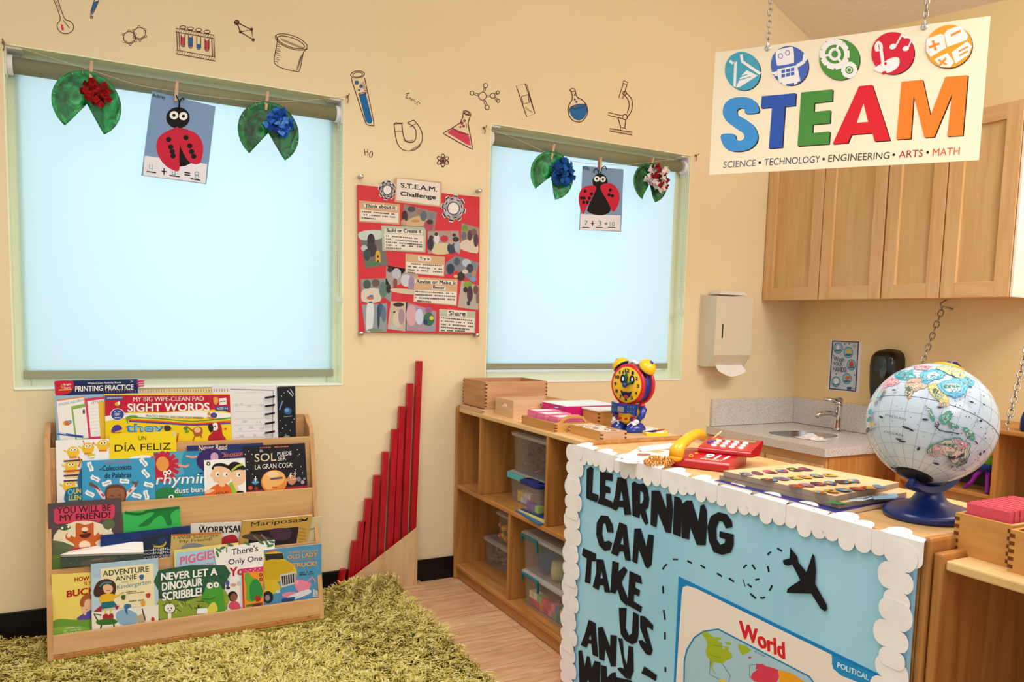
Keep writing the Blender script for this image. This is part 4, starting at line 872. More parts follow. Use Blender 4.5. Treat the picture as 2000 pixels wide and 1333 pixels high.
# ------------------------------------------------------------------ book display stand
BX0, BX1 = -.188, .80
BSZ = [.10, .325, .545, .757]
def lipy(z): return -.325+.25*z
e = thing('book_display_stand', 'birch plywood book display stand with four tiers of picture books below the left window', 'book display', (.306, -.17, 0))
def side(x):
    mb = MB(); pr = [(-.322, .0125), (lipy(.77), .77), (lipy(.77)+.012, .797), (lipy(.77)+.05, .808), (-.028, .842), (-.016, .83), (-.016, .0125)]
    mb.prism([V((x, y, z)) for y, z in pr], (.018, 0, 0), BIRZ, PLYZ if False else None); mb.build('side_panel', e, .004)
side(BX0); side(BX1-.018)
xa, xb = BX0+.018, BX1-.018
for k, z in enumerate(BSZ):
    y = lipy(z); mb = MB()
    if k == 0:
        mb.prism([V((xa, a, b)) for a, b in ((y-.018, z-.066), (y-.002, z-.066), (y+.006, z), (y-.004, z))], (xb-xa, 0, 0), BIR); mb.build('front_lip', e, .0015)
        mb = MB(); mb.box((xa, y-.02, z-.086), (xb, y+.05, z-.067), PLY); mb.build('bottom_shelf', e, .002)
        mb = MB(); mb.box((xa, y+.01, .0125), (xb, y+.022, z-.087), BIR); mb.build('kick_board', e)
    else:
        y1 = lipy(BSZ[k-1])+.042; z1 = BSZ[k-1]-.045
        mb.prism([V((xa, a, b)) for a, b in ((y1, z1), (y1+.01, z1), (y+.01, z), (y, z))], (xb-xa, 0, 0), BIR); mb.build('tier_panel', e, .0015)
    if k:
        mb = MB(); mb.box((xa, y+.010, z-.075), (xb, y+.058, z-.065), BIR); mb.build('tier_shelf', e)
mb = MB(); mb.box((xa, -.03, .69), (xb, -.018, .84), BIR); mb.build('back_panel', e)

RG4 = (60, 720, .3); RG5 = (60, 960, .3)
PAGE = mat('#eee8e2', .8)
def book(label, tier, off, q, t, col, art=None, reg=RG4, slope=.07, hard=False, name='picture_book', grp='picture books on the display stand', drop=.025, ext=None):
    """q: top-left, top-right, bottom-right, bottom-left of the cover as seen; tucked a little behind the lip"""
    z = BSZ[tier]; pl = Plane((0, lipy(z)+.026-off, z), (0, -1, slope)); n = pl.n
    P = [pl.hit(reg[0]+x*reg[2], reg[1]+y*reg[2]) for x, y in q]
    dn = V((0, -slope, -1)).normalized()
    for i in (2, 3): P[i] = P[i]+dn*drop
    b = (P[2]+P[3])/2-n*t/2
    e = thing(name, label, 'book', b, grp)
    m_ = mat(col, .35)
    mb = MB(); ct = .0016 if hard else .0006
    mb.slab(P, n, ct, m_)
    back = [p-n*t for p in P]; mb.slab(back, n, ct, m_)
    mb.add([P[0], P[3], back[3]-n*ct, back[0]-n*ct], [(0, 3, 2, 1)], m_)
    if art:
        A = Art(mb, pl, *reg); art(A)
    mb.build('cover', e)
    mb = MB(); i_ = .003 if hard else .0008
    u = (P[1]-P[0]).normalized()*i_; v_ = (P[3]-P[0]).normalized()*i_
    mb.slab([P[0]+v_-n*ct, P[1]-u+v_-n*ct, P[2]-u-v_-n*ct, P[3]-v_-n*ct], n, t-ct, PAGE); mb.build('pages', e)
    return e
W0 = '#f3efe9'; K0 = '#1b1a1d'
# ---- top tier
def a(A):
    A.poly([(160, 82), (696, 70), (700, 160), (165, 178)], '#1f2a55'); A.blob([(160, 84), (260, 80), (280, 100), (272, 140), (240, 165), (166, 176), (158, 120)], '#c8203c', 3)
    A.poly([(200, 97), (206, 112), (190, 118), (212, 122), (200, 132)], '#f2b33c'); A.t('Bright', 214, 116, 264, 112, 16, W0, .01); A.t('Start', 216, 134, 258, 131, 14, W0, .01); A.line([(182, 142), (268, 136)], 8, '#e8a35a')
    A.t('Wipe-Clean Activity Book', 370, 106, 590, 100, 15, W0, .01); A.t('PRINTING PRACTICE', 290, 152, 668, 138, 34, W0, .03); A.t('3+', 648, 92, 666, 91, 14, W0)
    A.poly([(168, 205), (350, 180), (372, 330), (200, 465), (180, 400)], '#e9883f'); A.poly([(168, 215), (345, 190), (365, 465), (190, 466)], W0); A.t('IMAGINE AND DRAW', 182, 246, 350, 212, 17, '#4a7ab5')
    A.poly([(262, 248), (368, 226), (385, 464), (290, 466)], '#8cb25a'); A.poly([(276, 268), (365, 250), (376, 452), (300, 460)], W0)
    A.poly([(352, 196), (478, 182), (485, 458), (378, 462)], '#d63a63'); A.poly([(368, 214), (478, 200), (484, 440), (392, 446)], W0); A.t("LET'S PRI", 395, 232, 474, 222, 16, '#7a2a4a', .01)
    for y in range(262, 440, 22): A.line([(385, y), (440, y-6)], 2, '#c9c2c2')
    A.poly([(440, 222), (480, 216), (485, 455), (455, 456)], '#e6b83a')
    A.ell(236, 356, 24, 16, '#d86a3a'); A.ell(256, 348, 12, 12, '#7aa0c0'); A.poly([(206, 360), (222, 350), (222, 372)], '#e8b03a'); A.ell(346, 282, 8, 16, '#4a4a55')
    A.line([(176, 424), (342, 446)], 15, '#3b4f96'); A.line([(176, 420), (230, 428)], 6, '#c9d0e6')
book('wipe-clean printing practice book with a navy top band, top tier at the left', 3, -.004, [(152, 80), (702, 66), (718, 470), (172, 490)], .008, '#8fbfe0', a, slope=.05)
mb = MB(); pl = Plane((0, lipy(BSZ[3])+.028, .757), (0, -1, .05))
for i, (y, c) in enumerate(((84, '#d8486a'), (100, '#e05a86'), (116, '#c83a62'))):
    p0, p1 = pl.hit(60+690*.3, 720+y*.3), pl.hit(60+735*.3, 720+(y-3)*.3); mb.tube([p0, p1, p1+(p1-p0)*.12], [.0035, .0035, .001], mat(c, .4), 8)
tag(mb.build('crayon_set'), 'pink markers sticking out beside the printing practice book', 'markers')
def a(A):
    A.poly([(482, 176), (1296, 172), (1300, 290), (1240, 270), (1120, 266), (860, 285), (680, 280), (484, 312)], '#c3213b')
    for i in range(26): A.line([(500+i*31, 178), (488+i*31, 272)], 4, '#a9152f')
    A.poly([(484, 312), (600, 292), (860, 292), (1080, 276), (1300, 292), (1302, 330), (1090, 318), (900, 322), (640, 318), (486, 345)], W0)
    A.poly([(486, 345), (700, 318), (1302, 350), (1308, 472), (490, 480)], '#f0cf1a')
    for i, c in enumerate(('#2e8a4a', '#f0cf1a', '#e8872f', '#c8303a', '#2f4fa0')): A.line([(640, 318+i*7), (860, 330+i*7), (1060, 346+i*6), (1302, 322+i*9)], 8, c, sm=4)
    A.poly([(482, 180), (592, 178), (606, 205), (484, 208)], '#3a4f95'); A.t('wipebooks', 496, 202, 598, 198, 15, W0)
    A.t('MY BIG WIPE-CLEAN PAD', 668, 216, 1126, 212, 30, '#f4d9dd', .02); A.t('SIGHT WORDS', 632, 282, 1162, 276, 52, W0, .05); A.t('PRACTICE WRITING AND USING SIGHT WORDS!', 752, 316, 1122, 330, 14, '#3a3a66', .01)
    A.ell(565, 300, 46, 40, W0); A.ell(565, 300, 42, 36, '#3a4a98'); A.t('100+', 548, 308, 584, 306, 16, W0, .02); A.squiggle(545, 284, 588, 284, 6, W0, 10); A.squiggle(545, 322, 588, 322, 6, W0, 10)
    A.poly([(1204, 250), (1290, 246), (1290, 274), (1206, 276)], '#2f4f98'); A.t('AGES 4-6', 1212, 270, 1284, 266, 14, W0, .01); A.poly([(1228, 196), (1274, 192), (1276, 236), (1230, 240)], '#efe7e2'); A.squiggle(1234, 216, 1270, 213, 8, '#6a5a5a', 8)
    A.blob([(1190, 190), (1215, 188), (1222, 215), (1205, 238), (1192, 220)], '#e0a050'); A.ell(562, 232, 16, 13, '#e6b030'); A.ell(575, 226, 8, 12, W0)
    A.text('they', (622, 428), (862, 428), (622, 362), '#2f78b8', .07); A.text('they', (632, 420), (852, 420), (632, 370), '#7ec6ea', .02)
    A.blob([(526, 400), (545, 372), (578, 370), (595, 395), (560, 408), (530, 420)], '#4a3a9a'); A.line([(525, 412), (540, 420), (592, 418)], 6, '#c83a3a'); A.blob([(620, 318), (660, 305), (700, 312), (640, 330), (632, 360), (624, 340)], '#6aa03a')
    A.ell(1192, 306, 22, 18, '#4a3a8a'); A.ell(1160, 296, 10, 10, '#d88a3a'); A.line([(1150, 318), (1205, 328)], 9, '#d88a3a')
    A.blob([(1056, 400), (1085, 380), (1115, 390), (1118, 420), (1100, 440), (1070, 440)], '#a85c2a'); A.ell(1086, 402, 22, 18, '#e8b88a'); A.line([(1012, 376), (1062, 412)], 8, '#a85c2a'); A.line([(1070, 440), (1056, 470)], 8, '#a85c2a'); A.line([(1108, 430), (1112, 452)], 7, '#a85c2a'); A.ell(1008, 392, 14, 10, '#3f8a3f', .6); A.ell(1018, 412, 14, 9, '#5aa04a', -.4)
    A.blob([(1180, 368), (1215, 352), (1240, 372), (1250, 430), (1270, 468), (1165, 474), (1160, 440), (1185, 415)], '#b3202f', 4); A.blob([(1185, 362), (1212, 356), (1218, 395), (1195, 405), (1180, 390)], '#f0e6e2'); A.blob([(1156, 372), (1180, 362), (1190, 390), (1176, 418), (1160, 400)], '#2a2426'); A.ell(1200, 378, 5, 5, K0)
    A.blob([(870, 376), (900, 372), (915, 395), (890, 410), (872, 400)], '#4a3a34'); A.line([(960, 425), (950, 480)], 8, '#c83a2a'); A.ell(1268, 394, 8, 6, '#d8402f')
sw = book('red and yellow sight words wipe-clean pad with a spiral top, centre of the top tier', 3, .006, [(480, 168), (1297, 166), (1312, 480), (486, 488)], .008, '#f0cf1a', a, slope=.05, name='spiral_pad')
mb = MB(); pl = Plane((0, lipy(BSZ[3])+.020, .757), (0, -1, .05)); GOLD = mat('#b89a5a', .3, .8)
for i in range(48):
    x = 470+i*17.2; c = pl.hit(60+x*.3, 720+(152-i*.25)*.3); rr = .0058
    mb.tube([c+V((.0012*math.sin(t)+.0006*k, -math.sin(t)*rr+.004, math.cos(t)*rr)) for k, t in enumerate([0, .9, 1.8, 2.7, 3.6, 4.5, 5.4])], .0008, GOLD, 5, True)
mb.build('spiral_binding', sw)
def a(A):
    for i, y in enumerate((160, 240, 282, 330, 370, 410, 450)): A.line([(1330, y), (1520, y-4)], 2, '#c9c6cc')
    for x, y in ((1320, 240), (1365, 232), (1410, 245), (1490, 240), (1380, 345), (1470, 350), (1345, 395), (1420, 385), (1490, 390), (1360, 440), (1440, 435)): A.squiggle(x, y, x+30, y-2, 14, '#cfcbd2', 8)
    A.line([(1300, 135), (1580, 143), (1572, 470)], 5, '#8f8c92'); A.line([(1600, 110), (1612, 462)], 4, '#c4c2c6')
nb = book('clear-covered white handwriting notebook with black rings, right part of the top tier', 3, -.004, [(1180, 108), (1608, 110), (1618, 478), (1195, 490)], .006, '#e4e1e4', a, slope=.05, name='ring_notebook')
mb = MB(); pl = Plane((0, lipy(BSZ[3])+.024, .757), (0, -1, .05))
for y in (190, 245, 298, 358, 418):
    c = pl.hit(60+1568*.3, 720+y*.3)
    for dz in (0, .004): mb.tube([c+V((-.010+.022*math.sin(t), -math.cos(t)*.007+.001, dz+.003*math.sin(t))) for t in (-.9, -.4, .1, .6, 1.1, 1.6, 2.1)], .0022, mat('#1a1a1c', .4), 6)
mb.build('rings', nb)
def a(A):
    A.ell(1674, 278, 24, 24, '#2f5f9a'); A.ell(1668, 272, 15, 14, '#5f94cc'); A.t('Neptune', 1648, 320, 1700, 316, 10, '#c9c4c4'); A.line([(1620, 270), (1640, 212)], 9, '#5a88b8'); A.line([(1672, 145), (1706, 182)], 6, '#b8c4c9'); A.line([(1690, 135), (1712, 170)], 4, '#e4e0da')
    A.dots([(1624, 340), (1660, 370), (1640, 390), (1700, 350), (1690, 405), (1630, 420), (1650, 160), (1715, 330), (1660, 430), (1634, 180)], 2.5, W0); A.ell(1668, 448, 22, 12, '#8a8a92')
book('black space book showing a blue planet, rightmost on the top tier', 3, .0, [(1604, 122), (1722, 118), (1728, 470), (1614, 478)], .008, '#191a20', a, slope=.05)
# ---- third tier
def a(A):
    Y = '#eec02c'; O = '#df7a2c'
    for cx, cy in ((275, 545), (372, 520), (470, 500), (262, 640), (248, 765)):
        A.blob([(cx-40, cy), (cx-20, cy-30), (cx+20, cy-34), (cx+42, cy-4), (cx+24, cy+30), (cx-24, cy+30)], Y); A.ell(cx-10, cy-14, 11, 12, W0); A.ell(cx+14, cy-16, 11, 12, W0); A.ell(cx-9, cy-13, 4, 5, K0); A.ell(cx+13, cy-15, 4, 5, K0); A.line([(cx-24, cy+36), (cx+26, cy+34)], 12, O)
        A.line([(cx-42, cy), (cx-60, cy-14)], 8, Y)
    A.ell(395, 570, 26, 16, '#d8c03a'); A.line([(372, 580), (420, 572)], 9, W0); A.line([(340, 470), (352, 500)], 4, '#c84a4a'); A.line([(410, 478), (402, 500)], 4, '#c84a4a')
    for y in (605, 670, 700, 735): A.line([(215, y), (335, y-8)], 11, '#5a3a2a' if y != 670 else '#c8602c'); A.line([(225, y+12), (330, y+6)], 6, Y)
    A.line([(310, 575), (325, 600), (312, 640)], 9, O)
    A.blob([(228, 800), (262, 778), (300, 772), (340, 770), (340, 870), (226, 872)], '#1f6f92', 3); A.ell(258, 806, 18, 20, '#6ac0d8'); A.ell(258, 806, 11, 13, '#1f6f92'); A.t('UN', 280, 818, 326, 812, 32, '#f0d04a', .05); A.t('LLEN', 248, 860, 328, 856, 30, '#f0d04a', .05)
    A.blob([(305, 720), (335, 640), (345, 700), (340, 780), (312, 770)], '#2a6a9a')
book('white book crowded with yellow ducks, left end of the third tier', 2, 0, [(162, 470), (512, 458), (530, 862), (172, 880)], .007, '#f4f0ee', a)
def a(A):
    A.t('UN', 702, 468, 752, 466, 26, '#2a2216'); A.t('DÍA FELIZ', 546, 542, 912, 528, 56, '#2a2216'); A.ell(738, 592, 100, 26, W0); A.poly([(915, 418), (940, 408), (944, 448), (930, 440)], '#d8cfae')
book('plain yellow book titled Un Dia Feliz, rising above the third tier', 2, .004, [(512, 428), (945, 408), (958, 860), (520, 872)], .006, '#f3d51c', a)
def letters(A, L, c='#eef2f4'):
    for x, y, r in L:
        q = [(x+dx*math.cos(r)-dy*math.sin(r), y+dx*math.sin(r)+dy*math.cos(r)) for dx, dy in ((-30, -16), (-8, -12), (12, -18), (32, -12), (30, 14), (6, 12), (-12, 18), (-32, 12))]
        A.poly(q, c); A.line([(x-20*math.cos(r), y-20*math.sin(r)), (x+20*math.cos(r), y+20*math.sin(r))], 6, '#8aa0b0')
def a(A):
    letters(A, [(388, 640, 1.25), (420, 718, .5), (495, 748, -.3), (610, 735, .1), (735, 612, .9), (748, 685, .9), (768, 758, .3), (385, 818, .5), (690, 830, .3), (752, 825, 1.35)])
    A.t('PETER H. REYNOLDS', 484, 622, 650, 614, 15, '#d86a7a', .01); A.t('el', 448, 664, 462, 662, 14, '#1d2436', .01); A.t('Coleccionista', 468, 668, 656, 658, 34, '#1d2436', .02); A.t('de Palabras', 482, 716, 654, 708, 34, '#1d2436', .02)
    A.line([(430, 775), (470, 835), (500, 868)], 26, '#e9d6dc'); A.line([(438, 790), (446, 782)], 26, '#b8485a'); A.line([(464, 830), (473, 822)], 24, '#b8485a'); A.line([(680, 768), (630, 820), (590, 868)], 26, '#e9d6dc'); A.line([(652, 800), (642, 792)], 26, '#b8485a'); A.line([(622, 832), (612, 824)], 24, '#b8485a')
    A.line([(380, 750), (420, 768), (440, 784)], 16, '#7a4a32', sm=2); A.line([(392, 742), (420, 770)], 6, '#7a4a32'); A.line([(660, 738), (690, 752), (676, 772)], 14, '#7a4a32'); A.line([(700, 732), (686, 756)], 6, '#7a4a32')
    A.blob([(484, 800), (500, 770), (550, 755), (600, 765), (622, 795), (622, 840), (600, 874), (500, 876), (486, 840)], '#6a3f2c'); A.blob([(500, 792), (545, 778), (600, 785), (612, 820), (604, 860), (570, 874), (520, 874), (498, 850)], '#9a6245'); A.line([(518, 828), (540, 832)], 4, K0); A.line([(568, 828), (590, 824)], 4, K0); A.line([(535, 858), (560, 864), (580, 856)], 5, '#5a2a22')
book('sky-blue book titled el Coleccionista de Palabras with floating paper slips, third tier', 2, .0125, [(332, 604), (808, 582), (812, 858), (336, 872)], .006, '#3e9ccb', a)
def a(A):
    A.poly([(812, 548), (1000, 540), (980, 600), (1000, 690), (960, 700), (830, 720)], '#5aa6c4')
    for i in range(15): t = i*.42; A.line([(865, 625), (865+105*math.cos(t), 640+100*math.sin(t))], 26, '#c3263c')
    A.ell(862, 630, 62, 82, '#c3263c'); A.ell(858, 622, 42, 48, '#e89a4a'); A.ell(876, 682, 15, 17, W0); A.ell(902, 676, 13, 16, W0); A.ell(874, 684, 6, 7, K0); A.ell(900, 676, 5, 6, K0); A.line([(960, 630), (1010, 640), (1030, 628)], 14, '#e8a08a'); A.line([(1012, 570), (1050, 580), (1100, 572)], 13, '#e8a08a')
    for i in range(12): t = 1.6+i*.3; A.line([(1180, 590), (1180+100*math.cos(t), 600+80*math.sin(t))], 22, '#3a2766')
    A.blob([(1110, 545), (1235, 538), (1238, 660), (1150, 655), (1105, 600)], '#3a2766'); A.ell(1196, 578, 26, 30, '#c9a0b8'); A.line([(1082, 690), (1120, 680)], 10, '#3a2766')
    for i in range(14): t = 3.2+i*.23; A.line([(890, 850), (890+100*math.cos(t), 850+76*math.sin(t))], 24, '#2f7f4a')
    A.blob([(812, 800), (870, 785), (940, 800), (975, 850), (960, 860), (814, 862)], '#2f7f4a'); A.ell(915, 838, 18, 15, W0); A.ell(914, 838, 7, 7, K0); A.ell(948, 858, 10, 12, W0)
    A.t('rhyming', 812, 780, 1205, 768, 90, W0, .01, 14); A.t('dust bunnies', 938, 814, 1205, 800, 34, W0, .03)
book('teal rhyming dust bunnies book with red, purple and green fuzzy balls, third tier', 2, .006, [(800, 546), (1235, 534), (1244, 842), (812, 866)], .006, '#3490b4', a)
def a(A):
    A.t('Never Read', 1094, 535, 1278, 528, 34, '#e8c8b0', .03); A.t('Dinosaurs', 1240, 584, 1400, 566, 34, '#c86a5a', .03)
book('dark blue book half hidden behind the rhyming book and the black sun book', 2, .0, [(1018, 506), (1512, 486), (1522, 800), (1030, 815)], .006, '#24336b', a)
def a(A):
    SKN = '#f0c49c'; H = '#1c1a1c'
    A.ell(1157, 621, 13, 13, '#3a3a3a'); A.ell(1157, 621, 5, 5, W0)
    A.blob([(1180, 670), (1190, 640), (1240, 620), (1300, 640), (1308, 690), (1290, 740), (1240, 752), (1195, 735), (1185, 710)], SKN); A.ell(1178, 694, 10, 15, SKN); A.blob([(1178, 650), (1200, 622), (1250, 618), (1295, 640), (1310, 680), (1295, 660), (1250, 640), (1200, 640), (1188, 660)], H); A.ell(1215, 690, 13, 16, W0); A.ell(1268, 690, 16, 16, W0); A.ell(1218, 692, 5, 7, K0); A.ell(1276, 692, 5, 7, K0); A.line([(1222, 738), (1245, 742)], 5, '#a8503a')
    A.blob([(1285, 640), (1310, 612), (1350, 612), (1392, 640), (1396, 660), (1340, 668), (1305, 670)], H); A.line([(1308, 668), (1345, 636), (1380, 625)], 14, '#a9c34a'); A.blob([(1305, 690), (1330, 665), (1380, 662), (1396, 690), (1390, 740), (1350, 760), (1315, 740)], SKN); A.ell(1352, 692, 15, 16, W0); A.ell(1358, 694, 5, 7, K0)
    A.blob([(1135, 825), (1160, 790), (1215, 755), (1275, 752), (1310, 790), (1322, 825), (1230, 835)], '#e2672c'); A.blob([(1136, 800), (1170, 788), (1200, 790), (1175, 808), (1140, 815)], SKN); A.blob([(1225, 740), (1258, 730), (1262, 765), (1235, 768)], SKN)
    A.blob([(1290, 752), (1320, 740), (1345, 790), (1340, 825), (1318, 825), (1305, 785)], '#9ac03a'); A.blob([(1315, 740), (1345, 760), (1352, 812), (1335, 790)], SKN); A.t('¡HOLA!', 1200, 828, 1285, 818, 20, '#2a1a16', .02); A.blob([(1345, 800), (1380, 800), (1395, 822), (1345, 826)], H)
book('small white board book with two children and the word hola, third tier', 2, .0145, [(1127, 600), (1395, 584), (1403, 812), (1134, 836)], .006, '#f4efec', a, hard=True)
def a(A):
    A.poly([(1403, 800), (1798, 762), (1802, 792), (1405, 818)], '#b3203a')
    A.t('EL', 1492, 545, 1514, 543, 15, W0, .01); A.t('SOL', 1458, 610, 1598, 602, 52, '#e8d6b0', .0); A.t('PUEDE', 1605, 572, 1698, 565, 26, W0, .0); A.t('SER', 1608, 602, 1662, 598, 26, W0, .0); A.t('LA GRAN COSA', 1460, 660, 1702, 644, 32, W0, .0); A.squiggle(1492, 518, 1680, 508, 8, '#c86a5a', 10)
    A.ell(1584, 740, 84, 78, '#e58a3a'); A.blob([(1505, 730), (1540, 680), (1600, 664), (1650, 690), (1645, 740), (1600, 770), (1540, 790)], '#f0b46a'); A.ell(1575, 690, 40, 20, '#f4cf9a'); A.line([(1560, 722), (1640, 712)], 14, '#6a5a6a'); A.line([(1570, 776), (1605, 775)], 8, '#b8501f')
    A.blob([(1672, 735), (1690, 700), (1720, 702), (1728, 735), (1700, 760)], '#c98a6a'); A.line([(1668, 730), (1740, 715)], 6, '#e0b08a'); A.ell(1745, 722, 16, 15, '#8a7a8a'); A.ell(1770, 742, 12, 12, '#b8a0a8'); A.ell(1782, 720, 9, 9, '#7a8aa8'); A.ell(1462, 742, 20, 16, '#3f7fa8'); A.line([(1440, 745), (1486, 742)], 5, '#8ac0d8'); A.ell(1430, 778, 15, 14, '#c8502f'); A.ell(1468, 782, 12, 12, '#8a3a2c'); A.line([(1660, 735), (1700, 680)], 7, '#e6a03a')
    for x, y in ((1464, 720), (1692, 698), (1720, 688)): A.line([(x, y-18), (x, y+18)], 5, W0); A.line([(x-10, y), (x+10, y)], 4, W0)
    A.dots([(1396, 560), (1412, 610), (1420, 540), (1440, 560), (1410, 660), (1700, 620), (1740, 570), (1760, 640), (1735, 530), (1750, 560), (1770, 680), (1445, 690), (1725, 660)], 3, W0)
book('black book titled El Sol Puede Ser La Gran Cosa, right end of the third tier', 2, .006, [(1377, 508), (1785, 487), (1804, 786), (1405, 818)], .005, '#232126', a)
# ---- second tier
def a(A):
    A.poly([(150, 122), (175, 106), (505, 86), (540, 90), (548, 105), (545, 160), (530, 182), (460, 186), (430, 222), (428, 190), (175, 215), (152, 200)], '#cf3f5c'); A.t('YOU WILL BE', 172, 148, 522, 126, 40, '#3a1a20', .03); A.t('MY FRIEND!', 190, 196, 516, 172, 40, '#3a1a20', .03)
    A.ell(350, 330, 208, 138, '#e8d9b8'); A.blob([(120, 340), (180, 325), (260, 350), (330, 390), (330, 500), (125, 515)], '#5f6a4a'); A.blob([(125, 430), (200, 420), (280, 460), (300, 505), (125, 515)], '#6a8a3a')
    B = '#c9602c'; A.blob([(292, 215), (320, 210), (350, 220), (385, 212), (410, 208), (412, 290), (450, 260), (470, 300), (420, 335), (440, 380), (300, 395), (280, 345), (228, 310), (240, 270), (290, 300)], B, 4); A.ell(352, 352, 38, 30, '#f0d9b8'); A.blob([(318, 285), (352, 278), (392, 272), (380, 298), (345, 306), (325, 300)], '#5a1f1a'); A.ell(352, 266, 14, 9, '#2a1a18'); A.ell(352, 248, 22, 14, '#f0dcc0'); A.ell(248, 288, 13, 15, '#f0d9b8'); A.ell(456, 268, 12, 14, '#f0d9b8'); A.blob([(270, 375), (350, 365), (440, 362), (430, 395), (280, 395)], '#b8383a')
    A.ell(508, 215, 40, 36, '#5f6a4a'); A.blob([(178, 235), (225, 220), (262, 235), (230, 255), (190, 250)], '#4f5a3c')
    A.dots([(205, 240), (245, 232), (520, 250), (495, 262)], 8, W0)
book('dark woodgrain book titled You Will Be My Friend, left end of second tier', 1, .0, [(112, 84), (590, 46), (600, 485), (120, 525)], .010, '#57474a', a, RG5, hard=True)
def a(A):
    A.blob([(735, 200), (800, 150), (790, 128), (740, 125), (880, 108), (950, 115), (910, 150), (920, 215), (890, 222), (870, 180), (845, 158), (800, 185), (765, 222), (700, 232)], '#1d7a38', 3); A.line([(612, 138), (700, 150), (780, 128), (880, 116), (968, 108)], 18, '#176a30', sm=3)
book('bright green hardcover with a dark green tree, behind the navy night book', 1, .0, [(600, 140), (970, 102), (985, 300), (610, 330)], .012, '#37b455', a, RG5, hard=True, drop=.06)
def a(A):
    A.blob([(740, 300), (900, 275), (1010, 262), (1030, 430), (745, 440)], '#24304a'); A.ell(838, 335, 48, 32, '#8a7428'); A.ell(828, 326, 42, 28, '#24304a'); A.ell(858, 320, 30, 22, '#2a3a66'); A.line([(800, 362), (860, 360), (880, 330)], 8, '#d8b83a', sm=3)
    A.t('Goodnight,', 700, 405, 905, 385, 24, '#e6e2da', .02); A.t('Goodnight,', 700, 425, 905, 406, 22, '#d6d2ca', .02); A.t('Construction', 690, 446, 930, 425, 22, '#c6c2ba', .02); A.line([(680, 310), (760, 300), (900, 270)], 8, '#3a3440')
book('navy night-time book with a yellow moon, leaning forward on the second tier', 1, .010, [(455, 292), (1040, 228), (1045, 420), (450, 450)], .009, '#1f3570', a, RG5, hard=True, slope=.0)
def a(A): A.line([(196, 424), (734, 404)], 8, '#c9c6c8'); A.blob([(330, 460), (480, 425), (560, 428), (520, 462), (360, 488)], '#6a6258'); A.line([(400, 450), (470, 440)], 8, '#8a7f70'); A.dots([(230, 440), (260, 470), (300, 445), (600, 425), (650, 450), (700, 440)], 3, '#8a9088')
e = book('open white paperback with a dark green cover slumped forward on the second tier', 1, .034, [(192, 418), (735, 400), (742, 470), (196, 498)], .005, '#4d5a52', a, RG5, slope=-.2, drop=.0)
mb = MB(); pl = Plane((0, lipy(BSZ[1])-.012, .325), (0, -1, -.25)); P = [pl.hit(60+x*.3, 960+y*.3) for x, y in ((190, 415), (735, 398))]; P2 = [at(60+x*.3, 960+y*.3, 1, P[0].y+.05) for x, y in ((730, 318), (430, 355), (250, 392))]
mb.prism([P[0], P[1], P2[0], P2[1], P2[2]], (0, .004, -.003), PAGE); mb.build('open_pages', e)
def a(A):
    A.line([(918, 288), (1240, 272)], 12, '#c8703a'); A.t('I Will Surprise', 932, 320, 1222, 302, 26, '#6a5a30', .01); A.t('My Friend!', 970, 345, 1180, 326, 26, '#6a5a30', .01); A.ell(1060, 372, 80, 34, '#8a8a8e')
book('tan book titled I Will Surprise My Friend, middle of the second tier', 1, .014, [(915, 284), (1245, 264), (1240, 420), (905, 440)], .008, '#c9ad6c', a, RG5, hard=True, slope=.0)
def a(A):
    A.t('The', 1098, 238, 1134, 236, 20, K0, .02); A.t('WORRYSAURUS', 1095, 276, 1480, 262, 42, K0, .05); A.blob([(1240, 310), (1290, 285), (1335, 290), (1345, 340), (1238, 345)], '#a82330')
book('white book titled The Worrysaurus behind the surprise book', 1, .003, [(1042, 212), (1372, 200), (1470, 400), (1030, 410)], .007, '#d6d2cc', a, RG5, slope=.03)
def a(A):
    A.t('Mariposas', 1430, 240, 1768, 208, 38, '#3a2a22', .01, 6); A.blob([(1760, 178), (1785, 186), (1805, 166), (1800, 190), (1775, 196)], K0)
    A.poly([(1430, 262), (1745, 232), (1720, 400), (1400, 420)], '#2a1f26'); A.blob([(1375, 300), (1420, 278), (1500, 285), (1600, 320), (1480, 325)], '#57493f'); A.blob([(1560, 250), (1690, 245), (1680, 310), (1590, 315)], '#4a3040'); A.line([(1450, 290), (1500, 330)], 10, '#8a7a5a'); A.line([(1500, 282), (1550, 330)], 10, '#8a7a5a')
    for i in range(5): A.line([(1745, 240+i*22), (1790, 250+i*22)], 8, '#a88438')
book('golden book titled Mariposas leaning forward, right side of second tier', 1, .013, [(1380, 196), (1836, 156), (1775, 400), (1335, 420)], .010, '#c59a4a', a, RG5, slope=-.06)
def a(A): A.line([(1820, 250), (1860, 240)], 10, '#8a8a72')
book('thin beige book between the Mariposas book and the side panel', 1, .006, [(1800, 176), (1902, 164), (1872, 380), (1790, 400)], .005, '#cbbd98', a, RG5, slope=-.04)
# ---- bottom tier
def a(A):
    A.blob([(140, 860), (190, 832), (300, 838), (400, 830), (398, 910), (150, 950)], '#6f9a38', 3); A.blob([(148, 890), (260, 880), (380, 890), (380, 920), (150, 945)], '#8ab544', 3)
    A.t('HOW FULL', 286, 590, 470, 572, 28, '#b3261f', .05); A.t('IS YOUR', 350, 612, 450, 602, 20, '#b3261f', .03); A.t('BUCKET?', 236, 692, 520, 648, 42, '#b3261f', .07)
    A.blob([(320, 720), (345, 680), (390, 670), (410, 700), (400, 760), (360, 775), (330, 755)], '#a85a2c'); A.ell(378, 738, 30, 36, '#e8b890'); A.blob([(300, 835), (340, 800), (400, 775), (400, 830)], '#5a4a9a'); A.blob([(330, 760), (355, 755), (362, 800), (345, 805)], '#e8b890')
    for y in (905, 922, 935): A.squiggle(215, y-10, 330, y-22, 5, '#e4ecc9', 10)
